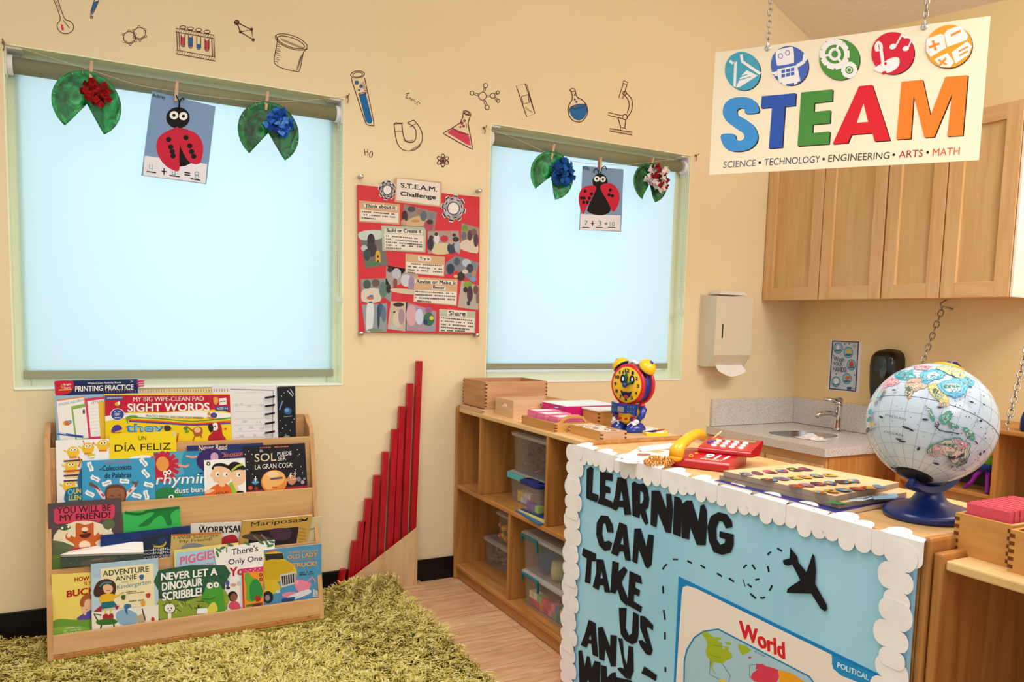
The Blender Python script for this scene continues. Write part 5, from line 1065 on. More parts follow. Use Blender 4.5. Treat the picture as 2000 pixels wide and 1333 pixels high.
book('yellow book titled How Full Is Your Bucket, left end of the bottom tier', 0, .0, [(135, 546), (400, 530), (402, 912), (147, 950)], .005, '#eed56a', a, RG5)
def a(A):
    A.poly([(392, 478), (828, 440), (832, 500), (800, 470), (455, 505), (460, 560), (392, 560)], '#a9c4d4'); A.poly([(455, 505), (798, 470), (808, 745), (470, 770)], '#efe0b4')
    A.t('ADVENTURE', 470, 556, 768, 524, 36, '#3f4a2c', .03); A.t('ANNIE', 552, 586, 690, 570, 30, '#3f4a2c', .03); A.t('GOES TO', 590, 600, 668, 592, 12, '#8a6a3a'); A.t('Kindergarten', 562, 650, 780, 612, 38, '#3a7f9a', .0); A.squiggle(590, 664, 690, 650, 7, '#7a6a4a', 10); A.squiggle(630, 668, 740, 656, 6, '#8a7a5a', 10); A.squiggle(640, 718, 740, 708, 8, '#8a7a5a', 10)
    for x, y, c in ((722, 560, '#3a5f9a'), (604, 692, '#3f5f2c'), (765, 680, '#c8402f'), (732, 732, '#e0a03a')): A.blob([(x-16, y-8), (x, y-16), (x+14, y-12), (x+10, y+12), (x-8, y+14)], c, 3)
    A.poly([(395, 790), (832, 740), (832, 845), (400, 905)], '#efe4d4'); A.blob([(560, 790), (620, 770), (690, 800), (690, 860), (600, 872), (560, 840)], '#8ab0c9'); A.blob([(608, 745), (640, 735), (655, 750), (630, 770), (632, 800), (622, 800)], '#3a6a9a'); A.blob([(690, 820), (740, 800), (745, 850), (700, 860)], '#b8a88a'); A.line([(725, 765), (745, 840)], 8, '#3a3a3a'); A.ell(795, 835, 12, 16, '#c8302f')
    A.blob([(412, 640), (440, 590), (500, 572), (550, 600), (552, 660), (520, 690), (450, 690), (415, 680)], '#4a2f22', 4); A.blob([(470, 620), (500, 606), (530, 620), (532, 650), (505, 668), (478, 655)], '#eab890'); A.line([(450, 622), (478, 596), (525, 596)], 10, '#3a8aa0', sm=2); A.line([(492, 648), (515, 645)], 4, '#a83a2f')
    A.blob([(446, 690), (480, 670), (530, 668), (560, 680), (590, 664), (594, 672), (540, 700), (535, 725), (465, 735), (455, 720)], '#e6b42c', 3); A.poly([(462, 725), (540, 716), (568, 752), (460, 768)], '#1f6f7a'); A.poly([(410, 785), (462, 740), (460, 785)], '#b3263a'); A.poly([(545, 745), (578, 745), (560, 775)], '#b3263a')
    A.line([(485, 765), (490, 815)], 12, '#e6c24a'); A.line([(520, 762), (520, 812)], 12, '#e6c24a'); A.blob([(470, 810), (500, 800), (508, 838), (475, 845)], '#b3263a'); A.blob([(508, 806), (534, 798), (538, 830), (512, 836)], '#b3263a')
    A.blob([(430, 845), (520, 828), (565, 848), (540, 866), (445, 870)], '#3f6f2c'); A.line([(460, 868), (455, 900)], 10, '#2f5a22'); A.line([(540, 866), (545, 890)], 10, '#2f5a22'); A.line([(440, 850), (412, 800), (460, 808)], 10, '#2f5a22')
book('pale blue book titled Adventure Annie Goes to Kindergarten, bottom tier', 0, .012, [(392, 478), (829, 438), (833, 846), (398, 908)], .006, '#b9d0dc', a, RG5)
def a(A):
    A.blob([(832, 515), (1265, 480), (1265, 600), (1120, 640), (960, 680), (838, 660)], '#2f5a40', 2); A.blob([(838, 700), (1000, 720), (1150, 660), (1264, 640), (1262, 780), (840, 836)], '#8fa03a', 2); rnd = random.Random(3)
    for i in range(46):
        x, y = rnd.uniform(860, 1240), rnd.uniform(640, 770); A.line([(x, y), (x+rnd.uniform(-60, 60), y+rnd.uniform(-40, 40))], 4, rnd.choice(['#d8d03a', '#c8b03a', '#4a6a2c', '#e0dc9a', '#2c4a2c', '#a8b84a']))
    for i in range(24):
        x, y = rnd.uniform(850, 1250), rnd.uniform(505, 620); A.line([(x, y), (x+rnd.uniform(-30, 30), y+rnd.uniform(-25, 25))], 4, rnd.choice(['#4a7a5a', '#3a6a4a', '#234a34', '#5a7f9a']))
    A.t('NEVER LET A', 850, 582, 1214, 546, 46, W0, .06); A.t('DINOSAUR', 856, 648, 1118, 614, 50, W0, .06); A.t('SCRIBBLE!', 858, 714, 1112, 680, 52, W0, .06)
    G = '#4f9a35'; A.blob([(1112, 700), (1130, 650), (1150, 605), (1190, 590), (1228, 600), (1250, 650), (1262, 740), (1258, 780), (1140, 798), (1160, 730), (1120, 715)], G, 4); A.blob([(1165, 740), (1200, 725), (1215, 780), (1150, 795)], '#d9cf4a'); A.ell(1166, 615, 20, 20, W0); A.ell(1208, 610, 18, 18, W0); A.ell(1172, 616, 6, 7, K0); A.ell(1208, 612, 6, 7, K0); A.line([(1118, 700), (1170, 705), (1200, 690)], 5, '#2c5a22'); A.line([(1095, 760), (1150, 758)], 8, G); A.line([(1092, 740), (1096, 780)], 9, '#2a3a2c')
    A.poly([(1085, 765), (1150, 760), (1152, 796), (1080, 800)], '#f0ece6'); A.ell(905, 762, 38, 34, '#2a2622'); A.ell(905, 762, 35, 31, '#efe9df'); A.ell(895, 764, 4, 6, K0); A.ell(915, 762, 4, 6, K0); A.line([(900, 780), (912, 778)], 4, K0); A.rect(893, 795, 915, 832, '#efe9df'); A.line([(905, 728), (905, 740)], 4, K0)
book('dark green book titled Never Let a Dinosaur Scribble, centre of the bottom tier', 0, .012, [(832, 516), (1265, 480), (1266, 780), (838, 842)], .006, '#33503c', a, RG5)
def a(A):
    A.poly([(945, 400), (1290, 365), (1290, 520), (948, 520)], '#a9cbe0'); A.t('PIGGIES', 974, 482, 1212, 430, 52, '#d76a8a', .06); A.t('IN THE', 1110, 498, 1190, 486, 22, '#d76a8a', .03)
book('light blue and yellow book titled Piggies, behind the dinosaur book', 0, .0, [(933, 386), (1352, 336), (1360, 760), (945, 820)], .005, '#e4d27a', a, RG5)
def a(A):
    for x, y, r in ((1225, 385, .6), (1250, 370, -.4), (1300, 350, .3), (1215, 410, 1.2), (1500, 335, .5), (1540, 340, 1.0), (1560, 355, -.3), (1570, 330, .2), (1410, 342, .4)): A.ell(x, y, 22, 8, '#4a7a55', r)
    A.t("There's", 1308, 418, 1480, 390, 42, '#3a2a4a', .02); A.t('Only One', 1288, 490, 1506, 462, 46, '#3a2a4a', .02); A.t('You', 1298, 556, 1420, 536, 54, '#c3263c', .06)
    A.line([(1276, 365), (1276, 400)], 5, K0); A.ell(1315, 685, 32, 34, '#2a1c1a'); A.ell(1322, 692, 24, 26, '#8a5a40'); A.blob([(1290, 760), (1300, 725), (1345, 720), (1368, 760), (1340, 775)], '#d8506a'); A.ell(1282, 600, 12, 20, '#4a5a8a'); A.ell(1284, 630, 14, 10, '#3a3a6a'); A.line([(1275, 700), (1276, 770)], 8, '#6a9a4a'); A.ell(1320, 610, 20, 10, '#d8a07a'); A.ell(1355, 600, 12, 14, '#c8c0c8')
book("white leafy book titled There's Only One You, right half of the bottom tier", 0, .006, [(1190, 376), (1588, 318), (1596, 740), (1268, 792)], .005, '#efeae2', a, RG5)
def a(A):
    A.poly([(1378, 530), (1514, 522), (1516, 745), (1388, 760)], '#f0902c'); A.poly([(1375, 506), (1514, 492), (1514, 520), (1380, 532)], '#d23a70'); A.dots([(1400, 516), (1430, 512), (1460, 508), (1490, 506), (1415, 524), (1450, 520), (1480, 516)], 3.5, '#f4d0de'); A.line([(1380, 530), (1388, 758)], 10, '#c8302f')
    A.blob([(1392, 560), (1410, 525), (1440, 560), (1480, 580), (1488, 625), (1512, 670), (1500, 700), (1430, 720), (1400, 700), (1405, 640)], '#6aa83a', 2); A.blob([(1430, 600), (1470, 570), (1505, 620), (1508, 680), (1440, 720), (1425, 660)], '#2f8a45', 2); A.ell(1478, 700, 20, 20, '#b3262f'); A.line([(1400, 748), (1510, 728)], 14, '#3f7a3a'); A.blob([(1440, 745), (1480, 730), (1510, 740), (1450, 755)], '#7a1f2a'); A.ring(1498, 545, 8, 10, 5, K0); A.ring(1500, 575, 8, 9, 5, K0)
book('small pink and orange board book with a green leaf shape, bottom tier', 0, .016, [(1375, 506), (1514, 491), (1519, 744), (1386, 762)], .010, '#d23a70', a, RG5, hard=True)
def a(A):
    Y = '#d6b32a'; A.blob([(1522, 420), (1560, 392), (1640, 402), (1650, 440), (1720, 490), (1728, 560), (1640, 580), (1600, 600), (1620, 650), (1560, 670), (1522, 620)], Y, 3); A.poly([(1524, 410), (1640, 405), (1648, 440), (1530, 455)], '#2c2a2c'); A.blob([(1522, 460), (1640, 448), (1710, 500), (1640, 560), (1530, 570)], '#c9a31f'); A.line([(1530, 398), (1600, 388)], 8, '#e0503a')
    A.poly([(1622, 545), (1728, 522), (1732, 600), (1630, 630)], '#c9c4bc'); A.poly([(1632, 555), (1722, 535), (1724, 592), (1640, 615)], '#23252a')
    for i in range(6): A.line([(1645+i*14, 552-i*3), (1648+i*14, 612-i*4)], 4, '#c9c4bc')
    A.blob([(1520, 640), (1580, 590), (1620, 610), (1622, 650), (1560, 670), (1540, 700), (1520, 700)], '#d6b32a', 3); A.ell(1545, 690, 34, 40, '#23252a'); A.ell(1542, 695, 16, 20, '#8a8a8a'); A.ell(1608, 655, 16, 10, '#b8d0dc')
    P = '#e0839a'; A.blob([(1715, 590), (1760, 575), (1800, 590), (1825, 600), (1810, 640), (1760, 665), (1730, 640)], P, 3); A.ell(1730, 592, 12, 14, '#e9a0b0'); A.line([(1800, 590), (1835, 560), (1855, 590)], 9, P); A.blob([(1640, 670), (1690, 655), (1740, 665), (1720, 690), (1650, 690)], P); A.blob([(1670, 690), (1800, 640), (1820, 665), (1700, 710)], '#d8d4dc'); A.blob([(1640, 700), (1720, 690), (1700, 718), (1640, 722)], '#2f4a7a')
    A.t('THERE WAS AN', 1676, 410, 1868, 394, 16, '#e0a24a', .02); A.t('OLD LADY', 1672, 444, 1866, 424, 25, '#e8a03a', .04); A.t('WHO SWALLOWED A', 1672, 464, 1862, 446, 11, '#c9803a', .02); A.t('TRUCK!', 1706, 498, 1862, 484, 26, '#e8a03a', .06); A.squiggle(1750, 532, 1850, 522, 6, '#2a3a4a', 9); A.squiggle(1750, 546, 1845, 536, 6, '#2a3a4a', 9)
    for i in range(4): A.line([(1845+i*8, 640+i*4), (1840+i*9, 690)], 6, '#d9d4d0')
ol = book('blue book about an old lady and a yellow truck, right end of the bottom tier', 0, .010, [(1520, 384), (1893, 342), (1890, 694), (1518, 742)], .009, '#4f8fb4', a, RG5)
# ------------------------------------------------------------------ red rods in their stand
PINE = wood('pine_z', '#caa070', '#d8b080', '#e0bc90', 'z', .5)
RED = noise_mat('red_rod_paint', ['#a5101c', '#b3141f', '#c01b28'], 9, .35, 0, 3, (6, 6, 1))
e = thing('rod_stand', 'wedge-shaped pale wooden stand holding the red rods against the wall', 'stand', (1.17, -.06, 0))
FY = -.078; FP = Plane((0, FY, 0), (0, -1, 0))
mb = MB(); pts = [FP.hit(x, y) for x, y in ((652, 1158), (816, 1031), (817, 1146))]; xl_, xr_ = pts[0].x, pts[1].x
pts = [V((xl_-.02, FY, .012)), V((xl_, FY, .03)), pts[1], V((pts[1].x+.001, FY, .012))]
mb.prism(pts, (0, .012, 0), PINE); mb.build('front_board', e, .001)
mb = MB(); mb.box((xl_-.03, FY-.018, 0), (xr_+.035, -.014, .0115), PINE); mb.build('base', e, .001)
tops = [(672, 1114), (695, 1059), (709, 1021), (721, 976), (738, 930), (755, 884), (773, 840), (787, 795), (803, 750), (821, 706)]
for k, (px, py) in enumerate(tops):
    t_ = at(px, py, 1, -.045); xb_ = xl_+.022+k*(xr_-xl_-.03)/9.35; w_ = .0275
    if k: xb_ = t_.x-.040
    zb_ = .013; mb = MB(); b0 = V((xb_, -.040, zb_)); u = V((w_, 0, 0)); d_ = V((0, .024, 0)); tp = V((t_.x-w_/2, -.040, t_.z)); 
    q = [b0, b0+u, tp+u, tp]
    mb.prism(q, d_, RED); nm = ['shortest', 'second shortest', 'third shortest', 'fourth shortest', 'fifth shortest', 'fifth longest', 'fourth longest', 'third longest', 'second longest', 'longest'][k]
    tag(mb.build('wooden_rod', bevel=.0015), 'red wooden rod, the %s of the ten in the stand' % nm, 'wooden rod', 'red rods in the wedge stand')

# ------------------------------------------------------------------ shag rug
def rug_z(x, y):
    a = max(0, min(1, (x-.62)/.35)); b = max(0, min(1, (y+.30)/.2)); c = a*a*(3-2*a)*b*b*(3-2*b)
    return .012+.062*c
RX0, RX1, RY0, RY1 = -2.2, 1.185, -3.0, -.118
def rug_far(x): return RY1 if x > .78 else RY1+.055*max(0, min(1, (.78-x)/.1))
e = thing('shag_rug', 'green shag rug in front of and beneath the book display stand', 'rug', (0, -1.2, 0))
RUGM = noise_mat('rug_backing', ['#87862f', '#9c9a3c'], 30, .95); RUGE = mat('#b5a52a', .9)
mb = MB(); NX, NY = 60, 44; vs = []
xs = [RX0+(RX1-RX0)*(i/NX)**.8 for i in range(NX+1)]
for j in range(NY+1):
    for x in xs:
        y = RY0+(rug_far(x)-RY0)*(j/NY)**.6; vs.append((x, y, rug_z(x, y)))
mb.add(vs, [(j*(NX+1)+i, j*(NX+1)+i+1, (j+1)*(NX+1)+i+1, (j+1)*(NX+1)+i) for j in range(NY) for i in range(NX)], RUGM, True)
b = mb.build('backing', e); sm = b.modifiers.new('thick', 'SOLIDIFY'); sm.thickness = .009; sm.offset = -1
mb = MB(); mb.tube([(x, rug_far(x)+.002, rug_z(x, rug_far(x))+.004) for x in xs if x > .5], .0055, RUGE, 6); mb.build('edge_binding', e)
# tufts: tapered ribbons, combed in soft swirls
rng = np.random.default_rng(4); N = 66000
x = rng.uniform(-1.0, RX1-.005, N); y = rng.uniform(-1.55, -.07, N)
far = np.where(x > .78, RY1, RY1+.055*np.clip((.78-x)/.1, 0, 1)); keep = (y < far-.004) & ~((x > BX0-.01) & (x < BX1+.01) & (y > -.335)); x, y = x[keep], y[keep]; N = len(x)
aa_ = np.clip((x-.62)/.35, 0, 1); bb_ = np.clip((y+.30)/.2, 0, 1); z0 = .012+.062*aa_**2*(3-2*aa_)*bb_**2*(3-2*bb_)
cx_, cy_ = np.floor(x/.028+rng.uniform(-.3, .3, N)), np.floor(y/.028+rng.uniform(-.3, .3, N))
h1 = np.modf(np.sin(cx_*12.9898+cy_*78.233)*43758.5453)[0]; h2 = np.modf(np.sin(cx_*39.346+cy_*11.135)*24634.6345)[0]
dirx = .9*h1+.5*np.sin(y*7+2*np.sin(x*5))+rng.normal(0, .28, N); diry = .9*h2-.35+.45*np.cos(x*6+y*4)+rng.normal(0, .28, N)
Ln = rng.uniform(.038, .056, N); dst_ = np.hypot(np.maximum(np.maximum(BX0-x, x-BX1), 0), np.maximum(-.335-y, 0)); Ln = Ln*np.clip(dst_/.14, .34, 1); nrm_ = np.hypot(dirx, diry)+1e-6; dx_, dy_ = dirx/nrm_, diry/nrm_; lean = np.clip(nrm_, .25, 1.1)
wd = rng.uniform(.0022, .0036, N); px_, py_ = -dy_, dx_
lev = [(0, 0, 1.0), (.32, .42, 1.0), (.74, .72, .8), (1.15, .74, .15)]
V_ = np.zeros((N, 8, 3), np.float32)
for i, (o_, h_, w_) in enumerate(lev):
    bx = x+dx_*Ln*lean*o_*.8; by = y+dy_*Ln*lean*o_*.8; bz = z0+Ln*h_*(1.15-.35*lean)
    for s_, k_ in ((-1, 0), (1, 1)):
        V_[:, i*2+k_, 0] = bx+s_*px_*wd*w_; V_[:, i*2+k_, 1] = by+s_*py_*wd*w_; V_[:, i*2+k_, 2] = bz+s_*wd*w_*.5*h1
V_ -= np.array([0, -1.2, 0], np.float32)
base = (np.arange(N)*8)[:, None, None]; F_ = np.array([[0, 1, 3, 2], [2, 3, 5, 4], [4, 5, 7, 6]])[None]+base
me = bpy.data.meshes.new('pile'); me.vertices.add(N*8); me.vertices.foreach_set('co', V_.reshape(-1)); me.loops.add(N*12); me.loops.foreach_set('vertex_index', F_.reshape(-1).astype(np.int32))
me.polygons.add(N*3); me.polygons.foreach_set('loop_start', np.arange(N*3, dtype=np.int32)*4); me.polygons.foreach_set('use_smooth', np.ones(N*3, bool)); me.update(); me.validate()
PILE = noise_mat('shag_fibre', ['#b8a648', '#cdbc64', '#ddcf84', '#ebe2a6'], 46, .85, 0, 3, (1, 1, 1), .15, [.3, .45, .58, .72])
me.materials.append(PILE); o = bpy.data.objects.new('pile', me); COL.objects.link(o); o.parent = e; o['kind'] = 'stuff'; LOC[o] = LOC[e]
# ------------------------------------------------------------------ things on the cubby shelf
ZT = .848
BEE = wood('beech_box_x', '#b98458', '#c89468', '#d3a27a', 'x', .5, 1.6); BEEY = wood('beech_box_y', '#ad7648', '#bd8656', '#c99468', 'y', .5, 1.6); BEEL = wood('light_box_x', '#d0a57c', '#dcb48c', '#e4c09c', 'x', .5, 1.4); BEELY = wood('light_box_y', '#c99c70', '#d6ab80', '#dfb890', 'y', .5, 1.4)
OCH = wood('ochre_box_y', '#b9813f', '#c88f4c', '#d29b58', 'y', .45, 1.6); OCHX = wood('ochre_box_x', '#c08845', '#cd9652', '#d8a25f', 'x', .45, 1.6); DOV = mat('#6a3a1c', .6)
def open_box(label, x0, x1, y0, y1, z0, z1, mx_, my_, hole=False, dov=6, name='wooden_box', group='wooden boxes', t=.009):
    e = thing(name, label, 'box', ((x0+x1)/2, (y0+y1)/2, z0), group)
    mb = MB(); mb.box((x0+t, y0+t, z0), (x1-t, y1-t, z0+.006), mx_); mb.build('bottom', e)
    for yy in (y0, y1-t):
        mb = MB(); mb.box((x0, yy, z0), (x1, yy+t, z1), mx_)
        d = (z1-z0)/(2*dov+1)
        for k in range(dov):     # finger joints
            zc = z0+d*(2*k+1)
            for xx in (x0, x1-t*.9): mb.box((xx-.0003 if xx == x0 else xx, yy-.0004, zc), (xx+t*.9 if xx == x0 else x1+.0003, yy+t+.0004, zc+d*.8), DOV)
        mb.build('side', e)
    for i, xx in enumerate((x0, x1-t)):
        mb = MB()
        if hole and i == 0:
            yc, zc, hw, hh = (y0+y1)/2, z0+(z1-z0)*.66, .026, .008
            o = [V((xx, y0+t, z0)), V((xx, y1-t, z0)), V((xx, y1-t, z1)), V((xx, y0+t, z1))]
            h = [V((xx, yc+hw*math.copysign(abs(math.cos(a))**.6, math.cos(a)), zc+hh*math.copysign(abs(math.sin(a))**.6, math.sin(a)))) for a in [2*PI*k/20 for k in range(20)]]
            al = o+h; tri = tessellate_polygon([o, h]); mb.add(al, tri, my_); mb.add([p+V((t, 0, 0)) for p in al], tri, my_)
            n = 20; mb.add(h+[p+V((t, 0, 0)) for p in h], [(k, (k+1) % n, n+(k+1) % n, n+k) for k in range(n)], my_); mb.add(o+[p+V((t, 0, 0)) for p in o], [(k, (k+1) % 4, 4+(k+1) % 4, 4+k) for k in range(4)], my_)
        else: mb.box((xx, y0+t, z0), (xx+t, y1-t, z1), my_)
        mb.build('end', e)
    return e
open_box('shallow wooden tray under the tall open box at the far end of the cubby shelf', 1.522, 1.90, -.297, -.028, ZT, ZT+.02, BEEL, BEELY, dov=1, name='wooden_tray')
open_box('tall open wooden box with finger joints, farthest along the cubby shelf', 1.54, 1.863, -.285, -.034, ZT+.0205, ZT+.145, BEE, BEEY, dov=7)
open_box('pale open wooden box with an oval hand hole', 1.58, 1.85, -.484, -.308, ZT, ZT+.078, BEEL, BEELY, True, 0)
t_ = open_box('low wooden tray with a curved handle end holding pink card stacks', 1.535, 1.70, -.92, -.645, ZT, ZT+.036, OCHX, OCH, dov=3, name='wooden_tray')
mb = MB(); pts = [(1.535, .036), (1.556, .04), (1.575, .058), (1.595, .066), (1.64, .066), (1.66, .058), (1.68, .04), (1.70, .036), (1.67, .036), (1.655, .05), (1.635, .056), (1.60, .056), (1.58, .05), (1.565, .036)]
mb.prism([V((x, -.92, ZT+z)) for x, z in pts], (0, .009, 0), OCHX); mb.build('handle', t_)
PK = noise_mat('pink_card_edges', ['#d9577c', '#e8789a', '#ee8fae'], 60, .7, 0, 2, (.2, .2, 6)); PKW = mat('#f0dfe2', .6); MAG = mat('#d81f7a', .4)
for lab, xa, ya, h in (('farthest', 1.55, -.735, .062), ('middle', 1.552, -.81, .058), ('nearest', 1.56, -.895, .055)):
    e = thing('card_stack', 'pink stack of cards, the %s of three in the low tray' % lab, 'cards', (xa+.05, ya+.03, ZT+.007), 'pink card stacks')
    mb = MB(); mb.box((xa, ya, ZT+.0072), (xa+.12, ya+.07, ZT+h), PK); mb.build('cards', e)
    mb = MB(); mb.box((xa+.01, ya+.008, ZT+h), (xa+.085, ya+.06, ZT+h+.0008), PKW); mb.build('top_label', e)
e = thing('card_box', 'magenta addition flash card box with a white lid behind the card tray', 'box', (1.83, -.59, ZT))
x0, x1, y0, y1, z1 = 1.715, 1.98, -.70, -.50, ZT+.072
mb = MB(); mb.box((x0, y0, ZT), (x1, y1, z1), MAG); pl = Plane((x0, 0, 0), (-1, 0, 0)); A = Art(mb, pl, 1000, 760, .17844)
A.t('ADDITION', 310, 252, 428, 256, 40, K0, .04); A.ell(308, 172, 16, 9, '#4a4aa0'); mb.build('box', e, .002)
mb = MB(); mb.box((x0-.0005, y0-.0005, z1+.0006), (x1+.0005, y1+.0005, z1+.003), mat('#e9f1f1', .4)); mb.build('lid', e)
mb = MB(); pl = Plane((0, y0-.0004, 0), (0, -1, 0)); A = Art(mb, pl, 1000, 760, .17844); A.ell(490, 205, 34, 10, '#4a4aa0'); A.squiggle(468, 205, 512, 205, 5, W0, 10); tagd = mb.build('side_badge', e)
e = thing('wooden_box', 'closed ochre wooden box with a white top behind the clock', 'box', (1.93, -.80, ZT), 'wooden boxes')
mb = MB(); mb.box((1.79, -.835, ZT), (1.965, -.715, ZT+.064), OCHX); 
for k in range(4): mb.box((1.7896, -.8354, ZT+.006+k*.015), (1.797, -.827, ZT+.013+k*.015), DOV)
mb.build('body', e, .001); mb = MB(); mb.box((1.785, -.838, ZT+.0645), (1.968, -.712, ZT+.069), mat('#f0ece8', .5)); mb.build('lid', e)
e = open_box('long low wooden box of picture tiles, nearest end of the cubby shelf', 1.585, 1.695, -1.16, -.935, ZT, ZT+.034, BEEL, OCH, dov=2)
rnd = random.Random(2)
for k in range(8):
    x, y = 1.598+(k % 2)*.046, -1.147+(k//2)*.052
    mb = MB(); mb.box((x, y, ZT+.0065), (x+.042, y+.047, ZT+.029+.003*(k % 3)), mat('#efdccb', .6)); A_ = mb
    c = rnd.choice(['#a8563c', '#c98a6a', '#5a4a44', '#b0b0b8', '#d8b06a'])
    mb.lathe([(.012, 0), (.011, .0008)], (x+.02, y+.024, ZT+.0292+.003*(k % 3)), mat(c, .7), 10, sx=1.2)
    tag(mb.build('picture_tile'), 'small cream picture tile lying in the long low wooden box', 'tile', 'tiles in the low box')

# toy teaching clock
CF = V((-.965, -.262, 0)); CS = V((.262, -.965, 0)); CC = V((1.865, -.955, ZT)); UP = V((0, 0, 1))
def cl(s_, f_, u_): return CC+CS*s_+CF*f_+UP*u_
YEL = mat('#f2c21a', .22, 0, .6); TBL = mat('#16308f', .2, 0, .6); TRD = mat('#d0151f', .22, 0, .6); TNV = mat('#0f1c50', .25); TGR = mat('#0f5a3f', .3); TWH = mat('#efeef2', .3)
e = thing('toy_clock', 'red, yellow and blue toy alarm clock with a smiling face standing on shoes', 'toy', CC)
hc = .185; mxr = Matrix((CS, CF, UP)).transposed()
mb = MB()
for r_, f0, f1, m_ in ((.083, .020, .036, TRD), (.076, -.026, .020, TBL), (.083, -.042, -.026, TRD)): mb.lathe([(r_*.9, f0), (r_, f0+.004), (r_, f1-.004), (r_*.95, f1)], cl(0, 0, hc), m_, 40, CF)
mb.build('case', e)
mb = MB(); mb.lathe([(.072, .0362), (.070, .0375), (.0, .0385)], cl(0, 0, hc), YEL, 40, CF)
pl = Plane(cl(0, .0386, hc), CF); R8 = (1160, 690, .18972); A = Art(mb, pl, *R8, base=.0004)
FX, FY_ = 305, 312
def fpos(a, r): p = cl(math.sin(a)*r, .0386, hc+math.cos(a)*r); return p
def fpx(p):      # back to photo coordinates so numerals can be laid on the dial
    q = p-CAM; return ((PPX+F_PX*q.dot(RIGHT)/q.dot(FWD)-R8[0])/R8[2], (PPY+F_PX*q.dot(DOWN)/q.dot(FWD)-R8[1])/R8[2])
for h in range(1, 13):
    a = 2*PI*h/12; c = fpos(a, .057); st = str(h); w2 = .0052*len(st)
    A.text(st, fpx(c-CS*w2-UP*.0065), fpx(c+CS*w2-UP*.0065), fpx(c-CS*w2+UP*.0065), TNV, .07)
def fe(s_, u_, rs, ru, m_): A._face([fpx(cl(s_, .0386, hc+u_))]+[fpx(cl(s_+rs*math.cos(t), .0386, hc+u_+ru*math.sin(t))) for t in [2*PI*k/20 for k in range(20)]], [(0, 1+k, 1+(k+1) % 20) for k in range(20)], m_ if not isinstance(m_, str) else mat(m_))
for s_ in (-.02, .026): fe(s_, .022, .013, .018, TNV); fe(s_+.001, .023, .005, .009, TWH)
def fp(pts, m_): A._face([fpx(cl(s_, .0386, hc+u_)) for s_, u_ in pts], tessellate_polygon([[V((a, b, 0)) for a, b in pts]]), m_)
fp([(-.03, -.022), (-.015, -.028), (.015, -.028), (.03, -.022), (.022, -.042), (.008, -.052), (-.008, -.052), (-.022, -.042)], TNV); fe(0, -.046, .011, .006, TRD)
mb.build('face', e)
mb = MB(); mb.tube([cl(0, .045, hc), cl(.003, .046, hc+.03), cl(.002, .046, hc+.056)], [.004, .0065, .002], TGR, 8); mb.build('minute_hand', e)
mb = MB(); mb.tube([cl(0, .048, hc), cl(.02, .049, hc+.006), cl(.036, .049, hc+.016)], [.004, .006, .004], TGR, 8); mb.build('hour_hand', e)
mb = MB(); mb.ball(cl(0, .05, hc), .011, TBL, 14); mb.build('nose', e)
for s_ in (-1, 1):
    ax = (CS*s_*.72+UP*.75).normalized(); c = cl(s_*.062, -.004, hc+.068); mb = MB()
    mb.lathe([(.036, .0), (.0365, .006), (.034, .016), (.026, .027), (.013, .033), (0, .035)], c, YEL, 24, ax); mb.lathe([(.0355, -.0005), (.02, -.004)], c, TNV, 20, ax); mb.lathe([(.009, .031), (.008, .037), (0, .038)], c, TBL, 14, ax); mb.build('bell', e)
mb = MB(); mb.tube([cl(-.022, 0, hc+.082), cl(0, 0, hc+.093), cl(.022, 0, hc+.082)], .007, TWH, 8); mb.build('handle', e)
mb = MB(); mb.lathe([(.03, .028), (.046, .04), (.052, .062), (.05, .085), (.04, .106), (.03, .115)], cl(0, 0, 0), YEL, 28)
for s_, f_, r_ in ((-.04, .038, .011), (-.015, .05, .005), (.013, .05, .005), (.038, .04, .0125)):
    mb.lathe([(r_, -.006), (r_, .003), (r_*.8, .005)], cl(s_, f_, .052), TRD, 14, CF); mb.lathe([(r_*.6, .004), (r_*.5, .008)], cl(s_, f_, .052), TBL if r_ > .006 else TRD, 12, CF)
mb.build('body', e)
mb = MB()
for s_ in (-1, 1): mb.prism([cl(s_*.016, .052, .084), cl(s_*.06, .042, .066), cl(s_*.063, .038, .115), cl(s_*.016, .052, .108)], CF*.012, TBL)
mb.prism([cl(-.023, .05, .075), cl(.023, .05, .075), cl(.023, .05, .112), cl(-.023, .05, .112)], CF*.018, TBL); mb.prism([cl(-.015, .068, .080), cl(.015, .068, .080), cl(.015, .068, .1), cl(-.015, .068, .1)], CF*.001, mat('#8f9088', .3))
for s_ in (-1, 1):
    for i in range(6): mb.ball(cl(s_*(.03+.012*(i % 3)), .0615-.0025*(i % 3), .083+.018*(i//3)), .0035, mat('#2f8a7a', .4), 8)
mb.build('bow_tie', e, .002)
